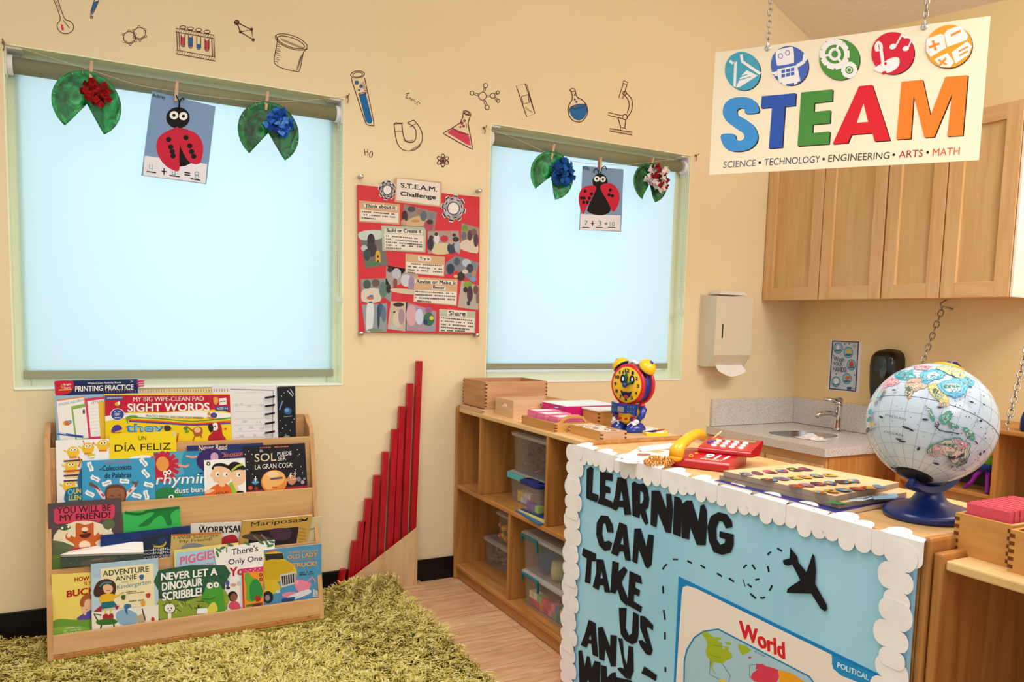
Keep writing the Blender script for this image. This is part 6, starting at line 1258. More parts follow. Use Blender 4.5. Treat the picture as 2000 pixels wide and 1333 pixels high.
for s_ in (-1, 1):
    mb = MB(); mb.tube([cl(s_*.046, 0, .1), cl(s_*.064, .005, .09), cl(s_*.066, .018, .066), cl(s_*.058, .03, .05)], [.013, .014, .012, .01], TBL, 12); mb.ball(cl(s_*.05, .0, .104), .014, TRD, 12); mb.build('arm', e)
    mb = MB(); mb.ball(cl(s_*.053, .036, .044), .012, TWH, 12, None, (1, 1.2, .9))
    for k in range(4): mb.tube([cl(s_*(.047+.004*k), .042, .042-.002*k), cl(s_*(.042+.004*k), .054, .04-.003*k)], .0042, TWH, 6)
    mb.build('hand', e)
    mb = MB(); mb.ball(cl(s_*.037, .016, .0), .045, TBL, 22, mxr, (.78, 1.15, .95))
    b_ = mb; keep = [v for v in mb.v]
    mb.v = [V((p.x, p.y, max(p.z, ZT+.001))) for p in keep]
    for (a1, b1), (a2, b2) in ((((-.014, .052)), ((.012, .03))), (((-.012, .03)), ((.014, .05)))):
        mb.tube([cl(s_*.037+a1+(a2-a1)*k/4, b1+(b2-b1)*k/4, .0446*math.sqrt(max(.05, 1-((a1+(a2-a1)*k/4)/.035)**2-((b1+(b2-b1)*k/4-.016)/.052)**2))-.001) for k in range(5)], .0032, TWH, 6)
    mb.build('shoe', e)
e = thing('toy_tray', 'yellow rimmed white tray lying by the feet of the toy clock', 'tray', (1.86, -1.08, ZT))
mb = MB(); q = [at(x, y, 2, ZT) for x, y in ((1222, 844), (1248, 843), (1263, 852), (1304, 852), (1305, 847), (1270, 836), (1232, 836))]; mb.prism(q, (0, 0, .008), mat('#f0d21a', .35)); mb.build('rim', e, .001)
mb = MB(); c = sum(q, V())/len(q); mb.prism([c+(p-c)*.8+V((0, 0, .0082)) for p in q], (0, 0, .001), mat('#f2f0ec', .5)); mb.build('inset', e)
e = thing('paint_brush', 'red and black brush lying on the yellow rimmed tray', 'brush', at(1280, 842, 2, ZT+.014))
P = [at(x, y, 2, ZT+.014) for x, y in ((1258, 843), (1274, 843), (1281, 842), (1298, 839))]
mb = MB(); mb.tube(P[:2], [.001, .004], K_ := mat('#1a1618', .5), 8); mb.build('bristles', e)
mb = MB(); mb.tube(P[1:3], .0045, mat('#2a1a1c', .4), 8); mb.build('ferrule', e)
mb = MB(); mb.tube(P[2:], [.0035, .002], mat('#b3232c', .4), 8); mb.build('handle', e)

# ------------------------------------------------------------------ plastic bins in the cubbies
TUB = clear_mat('clear_plastic', '#c9c6c0', .10, .12, 1.18); LID = clear_mat('lid_plastic', '#e0dcd4', .5, .25, 1.3); TEAL = mat('#14707a', .4); TEALB = mat('#5fb6bd', .45); LIDB = mat('#1f2f6a', .4)
def bin_(label, x0, x1, y0, y1, z0, h, lid=LID, latch=None, name='storage_bin'):
    e = thing(name, label, 'storage bin', ((x0+x1)/2, (y0+y1)/2, z0), 'plastic bins in the cubby shelf')
    t = .0025; k = .045; mb = MB(); zt = z0+h-.022
    def rr(ins, z, r=.018, n=5):
        a, b, c, d = x0+ins, x1-ins, y0+ins, y1-ins; o = []
        for cx, cy, s in ((b-r, d-r, 0), (a+r, d-r, 1), (a+r, c+r, 2), (b-r, c+r, 3)):
            for i in range(n): an = PI/2*(s+i/(n-1)); o.append(V((cx+r*math.cos(an), cy+r*math.sin(an), z)))
        return o
    ins = k*h*1.0; lo, hi = rr(ins+.006, z0+.0004), rr(.008, zt); li, hi2 = rr(ins+.006+t, z0+t), rr(.008+t, zt); n = len(lo)
    mb.add(lo+hi+hi2+li, [(i, (i+1) % n, n+(i+1) % n, n+i) for i in range(n)]+[(n+i, n+(i+1) % n, 2*n+(i+1) % n, 2*n+i) for i in range(n)]+[(2*n+i, 2*n+(i+1) % n, 3*n+(i+1) % n, 3*n+i) for i in range(n)]+[tuple(range(n))[::-1], tuple(range(3*n, 4*n))], TUB); mb.build('tub', e)
    mb = MB(); L = [rr(.002, zt+.0005), rr(0, zt+.006), rr(0, zt+.014), rr(.012, zt+.0205), rr(.03, zt+.0205), rr(.034, zt+.0175)]
    vs = sum(L, []); mb.add(vs, [(j*n+i, j*n+(i+1) % n, (j+1)*n+(i+1) % n, (j+1)*n+i) for j in range(5) for i in range(n)]+[tuple(range(n))[::-1], tuple(range(5*n, 6*n))], lid); mb.build('lid', e)
    if latch:
        yc = (y0+y1)/2; hw = min(.075, (y1-y0)*.3) if latch is TEALB else .065; ya = y1-.03-2*hw if latch is TEAL else yc-hw
        mb = MB()
        if latch is TEAL: mb.tube([(x0-.004, ya+2*hw, zt-.022), (x0-.008, ya+2*hw, zt+.008), (x0-.008, ya, zt+.008), (x0-.004, ya, zt-.04)], .0055, latch, 8)
        else: mb.box((x0-.008, y1-.012-2*hw, zt-.012), (x0-.001, y1-.012, zt+.014), latch)
        mb.build('latch', e, .001)
    return e
def cname(h):
    import colorsys
    r, g, b, _ = [int(h[i:i+2], 16)/255 for i in (1, 3, 5)]+[0]; hu, l, s_ = colorsys.rgb_to_hls(r, g, b)
    if l < .28 and s_ < .2: return 'black'
    if l > .78 or (s_ < .3 and l > .65): return 'white'
    for lim, n in ((.03, 'red'), (.1, 'orange'), (.18, 'yellow'), (.45, 'green'), (.56, 'teal'), (.7, 'blue'), (.82, 'purple'), (.94, 'pink'), (1.1, 'red')):
        if hu < lim: return n
def blocks(label, cat, name, group, boxes):
    for (x, y, z, s, c) in boxes:
        mb = MB(); mb.box((x, y, z), (x+s, y+s, z+s*.9), mat(c, .5)); o = mb.build(name, bevel=.001); tag(o, label % cname(c), cat, '%s %s' % (cname(c), group))
bin_('lower clear bin with a pale teal latch in the upper middle cubby', 1.60, 1.90, -.80, -.405, .4725, .14, latch=TEALB)
bin_('clear lidded bin of tangled craft bits, topmost in the upper middle cubby', 1.605, 1.90, -.80, -.41, .613, .175)
bx = []; rnd = random.Random(9)
for i in range(12): bx.append((1.622+.03*(i//7), -.49-.03*(i % 7), .4765+.0, .026, ['#e2c84a', '#e6e2dc', '#e6e2dc', '#a82a3a', '#a82a3a', '#3a3a3c', '#3f7a3c'][i % 7]))
for i in range(7): bx.append((1.622, -.49-.03*i, .5015, .026, ['#e2c84a', '#e2c84a', '#efece6', '#efece6', '#a82a3a', '#a82a3a', '#2f2f33'][i]))
blocks('small %s block in the clear bin with the pale teal latch', 'block', 'toy_block', 'blocks in the upper bin', bx)
def pile(label, x0, x1, y0, y1, z0, h, cols, n, seed, name='craft_pieces'):
    mb = MB(); r = random.Random(seed)
    for i in range(n):
        c = V((r.uniform(x0, x1), r.uniform(y0, y1), z0+r.uniform(.004, h))); d = V((r.uniform(-1, 1), r.uniform(-1, 1), r.uniform(-.5, .5)))*.022
        a_, b_ = c-d, c+d; a_.z = max(a_.z, z0+.004); b_.z = max(b_.z, z0+.004); mb.tube([a_, (a_+b_)/2+V((0, 0, r.uniform(0, .008))), b_], r.uniform(.003, .006), mat(r.choice(cols), .6), 5)
    tag(mb.build(name), label, 'craft pieces', kind='stuff')
pile('dark tangle of craft pieces filling the topmost clear bin', 1.64, 1.87, -.77, -.44, .617, .12, ['#4a4642', '#5a544c', '#3a3836', '#c86a7a', '#7a4a4a', '#6a665c', '#3f5a4a'], 150, 3)
pile('wood-coloured pieces filling the bin in the lower left cubby', 1.69, 1.88, -.30, -.08, .08, .075, ['#b08a74', '#a47a62', '#c09c86', '#94705c'], 130, 5)
bin_('clear lidded bin of wood-coloured pieces in the lower left cubby', 1.655, 1.91, -.345, -.045, .0755, .135)
fb = bin_('clear tub of plastic flowers on top of the bin in the lower left cubby', 1.67, 1.86, -.36, -.15, .2115, .15)
rnd = random.Random(4)
for i in range(10):
    c = V((1.688, -.175-.03*(i % 5), .235+.042*(i//5)+.01*(i % 2))); mb = MB(); hx = ['#e0527a', '#e8863c', '#d84a6a', '#e6c42c', '#3fa04a'][(i*3) % 5]; col = mat(hx, .5)
    for k in range(5): t = 2*PI*k/5; mb.ball(c+V((.0, math.cos(t)*.009, math.sin(t)*.009)), .0065, col, 8)
    mb.ball(c+V((-.004, 0, 0)), .005, mat('#f0d23a', .5), 8); tag(mb.build('plastic_flower'), 'small %s plastic flower in the clear tub in the lower left cubby' % ['pink', 'orange', 'rose', 'yellow', 'green'][(i*3) % 5], 'toy flower', '%s plastic flowers in the tub' % ['pink', 'orange', 'rose', 'yellow', 'green'][(i*3) % 5])
bin_('large clear bin with a teal latch, bottom of the lower right cubby', 1.555, 1.92, -1.035, -.635, .0755, .155, latch=TEAL)
bin_('large clear bin with a teal latch holding blue and green things, upper of the two', 1.55, 1.92, -1.04, -.63, .2315, .165, latch=TEAL)
bx = []
for i in range(16): bx.append((1.585+.05*(i//8), -.71-.036*(i % 8), .0795+.0, .033, ['#c8324a', '#d8405a', '#e07a3a', '#c8324a', '#e0708a', '#6a9a5a', '#2f6f6a', '#3f7a4a'][i % 8]))
for i in range(8): bx.append((1.582, -.70-.036*i, .110, .033, ['#e0cf9a', '#e6e0c4', '#8ab06a', '#d8405a', '#c8324a', '#e0708a', '#2f6f7a', '#e0963a'][i]))
blocks('%s block in the bottom clear bin with the teal latch', 'block', 'toy_block', 'blocks in the bottom bin', bx)
mb = MB(); mb.lathe([(.045, 0), (.05, .02), (.048, .07), (.04, .085)], (1.64, -.74, .2355), mat('#2f4f7a', .5), 18); tag(mb.build('toy_cup'), 'dull blue cup inside the upper of the teal-latched bins', 'toy')
mb = MB(); mb.ball((1.66, -.945, .2375), .07, mat('#8fc43a', .4), 20, None, (1, 1, .8)); mb.v = [V((p.x, p.y, max(p.z, .236))) for p in mb.v]; tag(mb.build('toy_bowl'), 'lime green upturned bowl inside the upper of the teal-latched bins', 'toy')
mb = MB(); mb.lathe([(.03, 0), (.034, .03), (.03, .07)], (1.62, -.84, .2355), mat('#c9b88a', .5), 16); tag(mb.build('toy_cup'), 'beige cup inside the upper of the teal-latched bins', 'toy')
bin_('small clear bin nearest the bulletin board in the lower right cubby', 1.53, 1.66, -1.165, -1.045, .0755, .13)
bin_('small clear container with a dark blue lid in the upper middle cubby', 1.535, 1.598, -.79, -.63, .489, .13, lid=LIDB)
bx = [(1.555, -.70, .4935, .03, '#7a5aa0'), (1.555, -.735, .4935, .03, '#7a5aa0'), (1.555, -.77, .4935, .03, '#9ac04a')]
blocks('%s block inside the small container with the dark blue lid', 'block', 'toy_block', 'blocks in the small container', bx)
for i, (c, lab) in enumerate((('#2f6a9a', 'undermost'), ('#e0cf7a', 'middle'), ('#1f3f86', 'topmost'))):
    z = .4725+i*.005; e = thing('workbook', 'thin workbook lying in the upper middle cubby, %s of three' % lab, 'book', (1.56, -.7, z), 'workbooks')
    mb = MB(); mx = Matrix.Translation((1.53+.006*i, -.62, z)) @ Matrix.Rotation(.08*i-.1, 4, 'Z'); mb.box((0, -.24, 0), (.062, -.01*i, .0044), mat(c, .4), mx); mb.build('cover', e)
# ------------------------------------------------------------------ bulletin board on the front of the unit
BXP = 1.418; RB = (1100, 840, .36978)
e = BRD = thing('bulletin_board', 'light blue bulletin board reading learning can take us anywhere, edged with white paper clouds', 'bulletin board', (BXP, -1.9, .0))
mb = MB(); PB = noise_mat('blue_butcher_paper', ['#92c9e6', '#9dd1ec', '#a8d8f0'], 3, .7, .06, 3); mb.box((BXP, -2.516, .015), (1.429, -1.262, .842), PB)
pb = Plane((BXP, 0, 0), (-1, 0, 0)); A = Art(mb, pb, *RB)
for q in ([(525, 738), (534, 722), (548, 710)], [(578, 684), (606, 685)], [(655, 692), (680, 706)], [(725, 715), (750, 732)], [(812, 758), (838, 775)], [(875, 784), (902, 804)], [(952, 732), (958, 722), (970, 714)], [(998, 712), (1014, 738)], [(1080, 662), (1086, 652), (1098, 646)], [(1130, 626), (1156, 642)],
          [(1080, 720), (1086, 752)], [(1014, 793), (1036, 789)], [(974, 816), (996, 832)], [(1088, 850), (1098, 836), (1102, 820)], [(988, 866), (1018, 892)], [(1040, 886), (1052, 890), (1066, 884)], [(526, 826), (528, 864)], [(530, 952), (538, 1004)], [(537, 1068), (537, 1108)], [(539, 1254), (540, 1280)]): A.line(q, 9, '#15131a')
A.line([(950, 790), (960, 828)], 4, '#15131a'); mb.build('backing_paper', e)
BL = mat('#15131a', .75)
LA, LB = (1120, 890, .23792), (1120, 1050, .31579)
def let(reg, pts, holes=()):
    mb = MB(); A = Art(mb, pb, *reg, base=.0022); o = [[V((x, y, 0)) for x, y in pts]]+[[V((x, y, 0)) for x, y in h] for h in holes]
    A._face([q for l in (pts,)+tuple(holes) for q in l], tessellate_polygon(o), BL); ob = mb.build('letter', BRD); return ob
let(LA, [(108, 112), (140, 92), (163, 104), (152, 308), (205, 326), (204, 352), (190, 388), (104, 352)])
let(LA, [(218, 128), (320, 152), (322, 212), (262, 204), (258, 244), (300, 262), (304, 312), (262, 308), (256, 352), (308, 374), (322, 388), (315, 435), (196, 394), (214, 340)])
let(LA, [(360, 180), (430, 182), (474, 488), (418, 490), (410, 428), (370, 424), (350, 456), (312, 436), (340, 330)], ([(392, 285), (408, 372), (376, 372)],))
let(LA, [(478, 232), (500, 212), (520, 228), (545, 236), (575, 228), (605, 270), (622, 355), (612, 430), (590, 448), (608, 520), (612, 560), (590, 570), (562, 520), (548, 470), (540, 516), (484, 496)], ([(546, 285), (572, 310), (576, 360), (560, 395), (545, 398)],))
let(LA, [(640, 288), (708, 290), (765, 440), (760, 315), (800, 318), (818, 440), (800, 638), (756, 630), (692, 470), (680, 594), (632, 570)])
let(LA, [(826, 336), (868, 344), (888, 370), (892, 400), (880, 670), (816, 645)])
let(LA, [(890, 400), (930, 370), (972, 372), (1025, 545), (1042, 415), (1070, 402), (1094, 450), (1096, 560), (1084, 738), (1012, 736), (958, 590), (948, 692), (888, 676)])
let(LA, [(1306, 590), (1250, 600), (1225, 545), (1195, 540), (1172, 600), (1176, 690), (1205, 735), (1240, 720), (1246, 690), (1196, 672), (1200, 622), (1316, 650), (1314, 740), (1290, 800), (1220, 818), (1150, 795), (1110, 700), (1098, 590), (1125, 500), (1190, 466), (1260, 485), (1300, 540)])
let(LA, [(328, 634), (276, 630), (262, 560), (242, 560), (234, 640), (252, 710), (290, 700), (318, 720), (300, 778), (255, 786), (210, 740), (186, 650), (190, 555), (225, 492), (285, 500), (322, 570)])
let(LA, [(376, 548), (436, 574), (470, 868), (425, 860), (410, 790), (378, 790), (362, 828), (308, 805), (325, 740)], ([(404, 655), (412, 735), (384, 728)],))
let(LA, [(500, 602), (552, 600), (598, 750), (612, 648), (660, 656), (640, 900), (608, 930), (590, 915), (535, 770), (522, 892), (482, 870)])
let(LB, [(60, 66), (140, 104), (136, 150), (112, 148), (104, 288), (70, 278), (82, 132), (52, 112)])
let(LB, [(140, 134), (185, 140), (228, 345), (192, 340), (186, 298), (164, 296), (154, 328), (118, 308), (140, 220)], ([(172, 205), (182, 255), (164, 254)],))
let(LB, [(240, 146), (280, 158), (276, 214), (312, 182), (334, 204), (296, 280), (345, 400), (328, 424), (290, 388), (272, 320), (258, 350), (228, 340)])
let(LB, [(346, 208), (416, 240), (424, 290), (382, 276), (380, 310), (412, 330), (404, 366), (374, 352), (372, 396), (424, 430), (416, 466), (334, 420)])
let(LB, [(280, 436), (328, 438), (322, 560), (342, 608), (362, 596), (368, 460), (404, 480), (402, 600), (392, 650), (362, 664), (320, 640), (292, 600), (284, 520)])
let(LB, [(412, 486), (440, 490), (494, 545), (490, 578), (462, 556), (450, 560), (490, 700), (478, 730), (450, 725), (412, 672), (402, 640), (424, 636), (448, 660), (412, 560)])
let(LB, [(94, 510), (136, 532), (152, 742), (118, 728), (110, 660), (92, 658), (80, 684), (44, 668), (70, 600)], ([(104, 600), (110, 636), (94, 632)],))
let(LB, [(150, 560), (180, 552), (226, 680), (228, 604), (268, 610), (262, 800), (232, 800), (196, 690), (190, 765), (158, 755)])
let(LB, [(276, 622), (304, 630), (312, 740), (330, 790), (340, 672), (368, 680), (372, 830), (352, 880), (320, 870), (270, 815), (288, 805), (312, 815)])
let(LB, [(30, 702), (52, 700), (70, 800), (82, 735), (100, 740), (112, 810), (130, 765), (166, 775), (160, 930), (120, 990), (90, 880), (60, 960), (36, 900)])
let(LB, [(168, 790), (205, 800), (206, 870), (236, 840), (262, 835), (270, 960), (236, 990), (232, 920), (206, 925), (200, 1010), (166, 1000)])
let(LB, [(262, 866), (350, 884), (372, 900), (368, 925), (306, 910), (306, 1010), (260, 1000)])
mb = MB(); A = Art(mb, pb, *RB, base=.0022); A.poly([(412, 1286), (428, 1250), (495, 1298), (488, 1328), (450, 1306)], BL); mb.build('hyphen', BRD)
mb = MB(); A = Art(mb, pb, *RB, base=.004); A.poly([(1198, 620), (1212, 640), (1236, 670), (1242, 700), (1284, 752), (1318, 655), (1328, 668), (1334, 745), (1330, 815), (1392, 925), (1394, 948), (1384, 962), (1360, 945), (1310, 866), (1180, 862), (1184, 842), (1204, 826), (1252, 795), (1210, 712), (1186, 718), (1164, 712), (1160, 690), (1196, 678)], BL); o = mb.build('airplane_cutout', BRD)
# world map poster
mb = MB(); q = [(610, 775), (1665, 1290), (1640, 1640), (560, 1640)]
pm = Plane((BXP-.0015, 0, 0), (-1, 0, 0)); P4 = [pm.hit(RB[0]+x*RB[2], RB[1]+y*RB[2]) for x, y in q]; P4[2].y, P4[3].y = P4[1].y, P4[0].y; P4[2].z = P4[3].z = P4[0].z-.46
mb.slab(P4, (-1, 0, 0), .001, mat('#1281c4', .35)); A = Art(mb, pm, *RB)
A.poly([(626, 870), (632, 832), (655, 824), (700, 838), (1420, 1190), (1420, 1240), (1440, 1275), (1600, 1345), (1592, 1640), (575, 1640)], '#f0e2da')
A.text('World', (936, 1096), (1170, 1212), (932, 1010), '#d81e2c', .06)
A.poly([(1418, 1190), (1662, 1300), (1655, 1372), (1470, 1300), (1425, 1262)], '#1f8ccc'); A.text('POLITICAL', (1448, 1256), (1612, 1325), (1450, 1228), '#f0f4f6', .02)
ov = [(640, 1420), (634, 1330), (636, 1220), (650, 1160), (690, 1095), (740, 1062), (820, 1050), (1300, 1300), (1340, 1350), (1360, 1420)]
A.poly(ov, '#1f7fb8'); A.poly([(648, 1420), (642, 1330), (644, 1222), (658, 1164), (696, 1102), (744, 1069), (818, 1058), (1294, 1306), (1332, 1352), (1352, 1420)], '#a9c8da')
G = '#a3b52a'
A.poly([(730, 1078), (745, 1066), (770, 1075), (782, 1088), (808, 1102), (822, 1122), (842, 1128), (836, 1148), (850, 1160), (864, 1142), (876, 1150), (872, 1168), (890, 1180), (894, 1205), (868, 1216), (838, 1238), (818, 1232), (796, 1228), (786, 1256), (800, 1280), (808, 1298), (790, 1275), (772, 1238), (776, 1218), (756, 1195), (752, 1165), (762, 1140), (752, 1105)], G)
A.poly([(922, 1132), (960, 1140), (992, 1164), (975, 1180), (946, 1190), (930, 1168)], G); A.poly([(850, 1125), (880, 1122), (892, 1135), (870, 1138)], G); A.line([(796, 1140), (860, 1150)], 3, '#7f9020'); A.line([(775, 1190), (830, 1205)], 3, '#7f9020'); A.poly([(796, 1105), (830, 1112), (838, 1100), (806, 1096)], G)
A.poly([(988, 1310), (1000, 1285), (1020, 1272), (1040, 1258), (1030, 1240), (1050, 1236), (1072, 1250), (1094, 1255), (1136, 1268), (1140, 1310), (1120, 1345), (1060, 1340), (1010, 1330)], '#d83a56'); A.poly([(1140, 1268), (1175, 1278), (1210, 1288), (1240, 1310), (1290, 1340), (1280, 1380), (1140, 1350)], '#f0a01e'); A.poly([(1020, 1240), (1034, 1236), (1038, 1262), (1016, 1268)], '#d83a56')
A.line([(778, 1215), (772, 1292), (806, 1310), (870, 1340), (882, 1300), (842, 1238)], 3, '#6a7a80'); A.line([(984, 1310), (984, 1245), (1025, 1238)], 3, '#6a7a80'); A.ell(985, 1204, 8, 5, '#d83a56'); A.poly([(820, 1320), (850, 1318), (870, 1345), (840, 1360)], '#e0c83a'); A.text('ARCTIC OCEAN', (1008, 1172), (1068, 1203), (1010, 1165), '#3a5a6a'); A.line([(1320, 1330), (1322, 1334)], 4, '#1f7fb8')
mb.build('world_map', BRD)
# scalloped cloud border: pieces folded over the top edge and down both sides
CL = noise_mat('cloud_paper', ['#efe6e6', '#f4eded', '#f8f3f3'], 14, .75, .08, 3)
def scallop(pts, r, n=5):
    """bumpy outline along a path"""
    out = []
    for (a, b), (c, d) in zip(pts, pts[1:]):
        L = math.hypot(c-a, d-b); k = max(1, int(round(L/(2*r)))); nx, ny = (d-b)/L, -(c-a)/L
        for i in range(k):
            for j in range(n): t = PI*j/(n-1); u = (i+.5-.5*math.cos(t))/k; h = math.sin(t)*r*.72; out.append((a+(c-a)*u+nx*h, b+(d-b)*u+ny*h))
    return out
rnd = random.Random(12)
def bumps(pts):
    """outline of half-round bumps: list of (centre u, radius) on a straight line from a to b"""
    return pts
def piece(yz, off, flap=None):
    mb = MB(); x = BXP-off; mb.prism([V((x, y, z)) for y, z in yz], (.0007, 0, 0), CL)
    if flap: mb.prism([V(p) for p in flap], (0, 0, .0007), CL)
    mb.build('cloud_border', BRD)
def arc(cy, cz, r, a0, a1, n=9, sq=1): return [(cy+r*math.cos(a0+(a1-a0)*i/(n-1)), cz+r*sq*math.sin(a0+(a1-a0)*i/(n-1))) for i in range(n)]
NP = 11; span = 1.284/NP
for i in range(NP):
    ya = -1.240-span*i; yb = ya-span-.012; off = .005+.0014*(i % 2); zb = .822+rnd.uniform(-.003, .003)
    d = span
    w_ = ya-yb; low = arc(yb+.020, zb, .020, PI, 2*PI, 9, .85)+arc(yb+.0612, zb-.004, .021, PI, 2*PI, 9, .95)+arc(yb+.1014, zb+.003, .019, PI, 2*PI, 9, .85)+[(ya, zb+.004)]
    yz = [(ya, .859), (yb, .859)]+low
    x0 = BXP-off; r1, r2 = .030+rnd.uniform(-.004, .004), .022+rnd.uniform(-.003, .003)
    top = [(y, x0+.006+q) for y, q in arc(yb+r2+.004, 0, r2, PI, 0, 9, .95)]+[(y, x0+.010+q) for y, q in arc(yb+2*r2+r1+.000, 0, r1, PI, 0, 11, 1.05)]
    fl = [(x0, yb, .8590)]+[(xx, y, .8590+(xx-x0)*.22) for y, xx in top]+[(x0, min(ya, yb+2*r2+2*r1+.002), .8590)]
    piece(yz, off, fl)
def column(y0, sg, wd_, n, z0, st):
    for i in range(n):
        zt = z0-i*st; off = .0068+.0014*(i % 2); yi = y0+sg*wd_; h = st+.02; k = rnd.uniform(-.004, .004)
        inn = arc(yi, zt-.026, .026+k, PI/2, PI/2-sg*PI if False else PI/2, 2)
        def col_arc(yc, zc, r, out):      # half circle bulging towards +out in y, from top to bottom
            return [(yc+out*r*math.sin(PI*j/8)*.85, zc+r*math.cos(PI*j/8)) for j in range(9)]
        q = (h-.104)/2
        inner = col_arc(yi, zt-.024, .0239, sg)+col_arc(yi+sg*.006, zt-.076, .0279, sg)+col_arc(yi-sg*.004, zt-.1041-q, q, sg)
        outer = col_arc(y0, zt-.03, .0299, -sg)+col_arc(y0-sg*.002, zt-.082, .0219, -sg)+col_arc(y0, zt-.1041-q, q, -sg)
        piece([(p[0], p[1]) for p in inner]+[(p[0], p[1]) for p in outer[::-1]], off)
column(-1.226, -1, .058, 7, .858, .118)
column(-2.501, 1, .032, 7, .85, .122)
# ------------------------------------------------------------------ things on the unit behind the board
ZI = .855
# toy emergency phone
PF = V((1.483, -1.672, ZI+.001)); pw = V((.515, -.857, 0)); pd = V((.857, .515, 0)); pW = .176
def ph(w_, d_, z_): return PF+pw*w_+pd*d_+UP*z_
PRED = mat('#b81320', .25, 0, .6); PDRK = mat('#8a0d18', .3); PYEL = mat('#f4b41c', .28, 0, .6); CORD = mat('#f0ab5c', .4)
e = thing('toy_telephone', 'red toy telephone with a yellow handset and 911 on its front', 'toy', ph(.088, .1, 0))
mb = MB()
pr = [(0, 0), (-.002, .020), (.004, .026), (.098, .038), (.19, .032), (.19, 0)]
mb.prism([ph(0, d_, z_) for d_, z_ in pr], pw*pW, PRED)
pr2 = [(.085, .036), (.083, .048), (.090, .053), (.205, .070), (.226, .070), (.231, .062), (.19, .028)]
mb.prism([ph(.056, d_, z_) for d_, z_ in pr2], pw*.158, PRED); mb.build('body', e, .005, seg=3)
def slope(d0, z0, d1, z1):
    n = (pd*-(z1-z0)+UP*(d1-d0)).normalized(); return Plane(ph(0, d0, z0), n)
s1 = slope(.004, .026, .098, .038); s2 = slope(.090, .053, .205, .070)
def pxo(p, reg):
    q = p-CAM; return ((PPX+F_PX*q.dot(RIGHT)/q.dot(FWD)-reg[0])/reg[2], (PPY+F_PX*q.dot(DOWN)/q.dot(FWD)-reg[1])/reg[2])
R0 = (0, 0, 1.0)
def onp(s_, w_, t, d0, z0, d1, z1): return pxo(ph(w_, d0+(d1-d0)*t, z0+(z1-z0)*t), R0)
S1 = (.004, .026, .098, .038)
mb = MB(); A = Art(mb, s1, *R0, base=.0006)
A.text('911', onp(s1, .085, .36, *S1), onp(s1, .15, .36, *S1), onp(s1, .09, .80, *S1), W0, .06); A.text('EMERGENCY', onp(s1, .084, .15, *S1), onp(s1, .148, .15, *S1), onp(s1, .086, .28, *S1), W0, .02)
A.line([onp(s1, .158, .12, *S1), onp(s1, .158, .85, *S1)], 1.2, '#d8404a'); c = onp(s1, .05, .38, *S1); A.ring(c[0], c[1], 4, 2.4, 1.5, '#f0b030', n=14)
c = onp(s1, .055, .72, *S1); A.ell(c[0], c[1], 4, 2, '#e08a2a', n=10); mb.build('front_print', e)
def zt2(d_): return .053+(d_-.09)*.017/.115
for i in range(3):
    for j in range(4):
        d_ = .165-.026*i; p = ph(.095+.027*j, d_, zt2(d_)); mb = MB(); mb.lathe([(.0088, -.002), (.0088, .003), (.007, .0045), (0, .005)], p, mat(W0, .35), 14, s2.n); mb.build('key', e)
for j, c in enumerate(('#2f4fa8', '#3f68c0', '#e6b42c')):
    p = ph(.072+.006*j, .14+.018*j, zt2(.14+.018*j)); mb = MB(); mb.lathe([(.0065, -.002), (.006, .004), (0, .0045)], p, mat(c, .35), 10, s2.n); mb.build('memory_key', e)
mb = MB(); q = [ph(.098, .18, zt2(.18)), ph(.20, .18, zt2(.18)), ph(.20, .2, zt2(.2)), ph(.098, .2, zt2(.2))]; mb.slab([p+s2.n*.0012 for p in q], s2.n, .001, mat('#8f8a6a', .25)); mb.build('screen', e)
mb = MB(); mb.tube([ph(.068, .19, .066), ph(.085, .222, .088)], [.003, .0025], mat('#e6c08a', .5), 8); mb.build('antenna', e)
mb = MB(); path = [(.018, -.004, .030), (.018, .002, .048), (.02, .03, .062), (.022, .09, .074), (.024, .15, .080), (.026, .19, .076), (.027, .212, .066)]
rs = [.022, .022, .0175, .016, .016, .018, .016]; mb.tube([ph(*p) for p in path], rs, PYEL, 14); mb.ball(ph(*path[-1]), .016, PYEL, 12); mb.ball(ph(.018, -.004, .028), .0215, PYEL, 14, None, (1, 1, .6)); mb.build('handset', e)
mb = MB(); base_ = [ph(.012, -.012, .02), ph(.002, -.035, .012), ph(-.015, -.055, .0105), ph(-.045, -.055, .0105), ph(-.06, -.03, .0105), ph(-.03, -.012, .012), ph(-.002, -.02, .018), ph(-.028, -.04, .024), ph(-.05, -.018, .018), ph(-.018, .02, .016), ph(.004, .03, .014)]
pts = []; NS = 16
for i in range(len(base_)-1):
    p0, p1, p2, p3 = base_[max(0, i-1)], base_[i], base_[i+1], base_[min(len(base_)-1, i+2)]
    for k in range(NS):
        t = k/NS; pts.append(.5*((2*p1)+(p2-p0)*t+(2*p0-5*p1+4*p2-p3)*t*t+(3*p1-p0-3*p2+p3)*t**3))
co = []
tot = 0
for i in range(len(pts)-1):
    d = (pts[i+1]-pts[i]); u = d.cross(UP).normalized(); v_ = u.cross(d.normalized())
    for k in range(4):
        a = 2*PI*(tot+k/8.0); co.append(pts[i]+d*k/4+(u*math.cos(a)+v_*math.sin(a))*.0085)
    tot += .22
mb.tube(co, .0021, CORD, 5); mb.build('coiled_cord', e)

